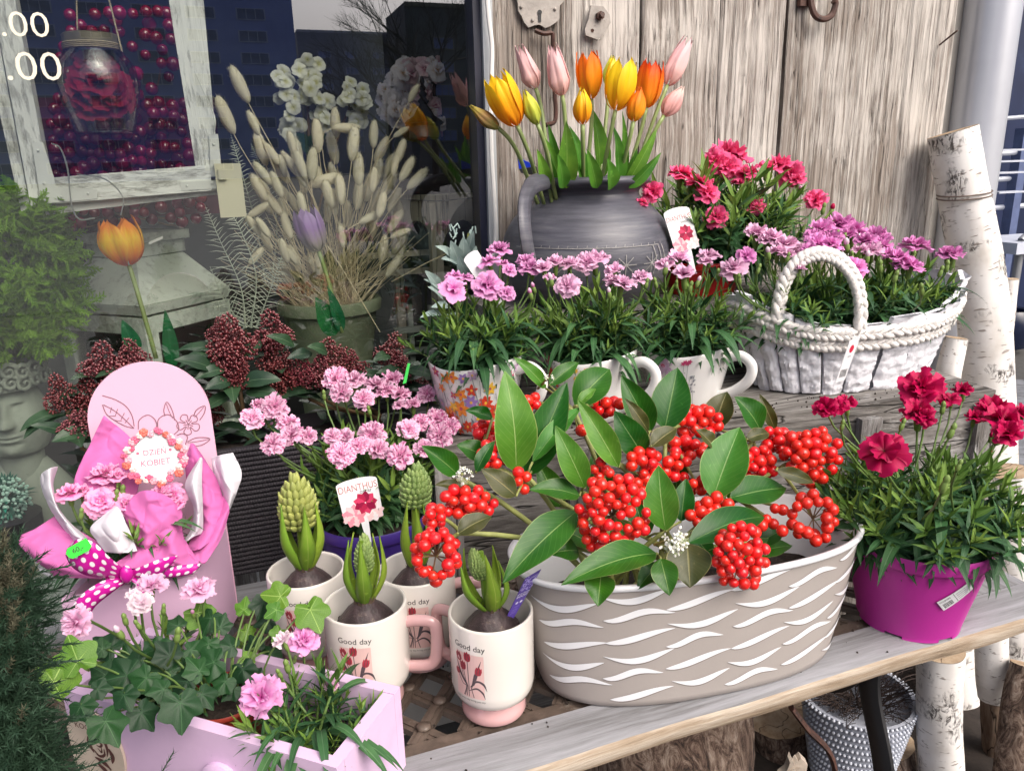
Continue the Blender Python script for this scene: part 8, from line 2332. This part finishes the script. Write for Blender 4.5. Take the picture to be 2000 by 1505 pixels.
log('log', 'dark log between the two larger ones under the bench', [ony(1520, 1385, 1.05), ony(1530, 1500, 1.05), ony(1530, 1800, 1.05)], (.075, .08), brown_bark, 'logs under the bench', .14, sub=24)
lb = thing('bark_chip', 'pale torn bark chip lying before the dark log under the bench', 'bark', ony(1548, 1495, .85))
mb = MB()
O = ony(1550, 1500, .85); k = mpp(O)
pts = [(-30, -30), (-34, -6), (-20, 4), (-14, 22), (-6, 26), (-2, 12), (6, 16), (14, 8), (20, 14), (30, 2), (34, -30)]
mb.prism([O+V(a*k, .004*math.sin(a), b*k) for a, b in pts], (.004, .012, .003)); mb.prism([O+V(a*k*.7, -.006+.003*math.sin(a), b*k*.6-.006) for a, b in pts], (-.004, .006, -.002))
mb.build('chip', plain('torn_bark', (.42, .36, .30), .9, .25, 60, .6, 90), lb)
br_ = MB().tube(smooth_path([ony(1545, 1380, .78), ony(1575, 1420, .77), ony(1625, 1480, .76), ony(1640, 1600, .74)]), .009, 8, flat=.5)
br_.build('scroll_brace', rust, bench)
# pale woven pot with dry heather
pw = thing('pale_woven_pot', 'pale grey woven pot of dry heather on a stump under the bench', 'pot', ony(1668, 1480, .90))
WP = ony(1668, 1395, .90); kw = mpp(WP); zt5 = ony(1668, 1352, .90).z; zb5 = ony(1668, 1500, .90).z
pwm = plain('pale_weave', (.50, .53, .60), .7, .1, 60)
def wr_(z): return lerp(74, 106, (z-zb5)/(zt5-zb5))*kw
MB().lathe([(wr_(zb5)*.9, zb5), (wr_(zb5), zb5+.003), (wr_(zt5)-.002, zt5), (wr_(zt5)-.008, zt5), (wr_(zt5)-.01, zt5-.02), (0, zt5-.02)], 48, (WP.x, WP.y, 0)).build('body', plain('weave_ground', (.34, .36, .42), .8), pw)
mb = MB()
for r in range(13):
    z = lerp(zb5+.004, zt5-.002, r/12)
    for i in range(72):
        a = 2*PI*(i+.5*(r % 2))/72; 
        if math.sin(a) > .3: continue
        rr_ = wr_(z)+.0005; mb.blob((WP.x+math.cos(a)*rr_, WP.y+math.sin(a)*rr_, z), (.0034, .0030, .0032), 6, 4)
mb.build('weave', pwm, pw, smooth=True, kind='stuff')
dh_ = thing('dry_heather', 'dark dry heather twigs spilling out of the pale woven pot', 'dry plant', V(WP.x, WP.y, zt5))
mb = MB(); rr = random.Random(17)
for i in range(230):
    a = rr.uniform(0, 6.28); q = rr.random(); B = V(WP.x+math.cos(a)*q*.055, WP.y+math.sin(a)*q*.055, zt5-.015); d = V(math.cos(a)*rr.uniform(.3, 1.3), math.sin(a)*rr.uniform(.3, 1.3), rr.uniform(.2, 1)).normalized(); L = rr.uniform(.03, .085)
    if rr.random() < .3 and d.x > .3: L *= 1.7
    T = B+d*L+V(0, 0, -L*.35*rr.random()); mid = B.lerp(T, .5)+V(rr.uniform(-.006, .006), rr.uniform(-.006, .006), .008)
    mb.tube([B, mid, T], [.0010, .0008, .0005], 3, cap=False)
    for k in range(5):
        p = B.lerp(T, .3+.15*k); mb.tube([p, p+V(rr.uniform(-.01, .01), rr.uniform(-.01, .01), rr.uniform(0, .012))], .0005, 3, cap=False)
mb.build('twigs', plain('dry_twig', (.035, .022, .018), .8, .4, 30), dh_, kind='stuff')

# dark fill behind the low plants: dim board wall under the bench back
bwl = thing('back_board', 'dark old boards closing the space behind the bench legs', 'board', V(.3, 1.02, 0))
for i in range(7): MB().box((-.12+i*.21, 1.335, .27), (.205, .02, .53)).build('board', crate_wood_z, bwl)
# spilled soil on the bench lattice and crate edge
cr = MB(); rr = random.Random(77)
for i in range(420):
    if rr.random() < .6: x, y, z = rr.uniform(.0, .80), rr.uniform(.56, .93), ZB+.001
    else:
        x, y = crate_xy(rr.uniform(.02, .84), rr.uniform(.002, .05)); z = ZS+.0005
    if z < ZS-.01 and y > .615: z = ZB-.004
    cr.blob((x, y, z), rr.uniform(.0006, .0018), 5, 4, wob=.5)
cr.build('soil_crumbs', soil_m, None, loc=(.4, .75, ZB), kind='stuff', label='crumbs of dark potting soil spilled over the bench and crate', category='soil')
for o in list(bpy.data.objects):
    if o.type == 'MESH' and o.parent is None and 'label' not in o and 'kind' not in o: print('UNLABELLED', o.name)
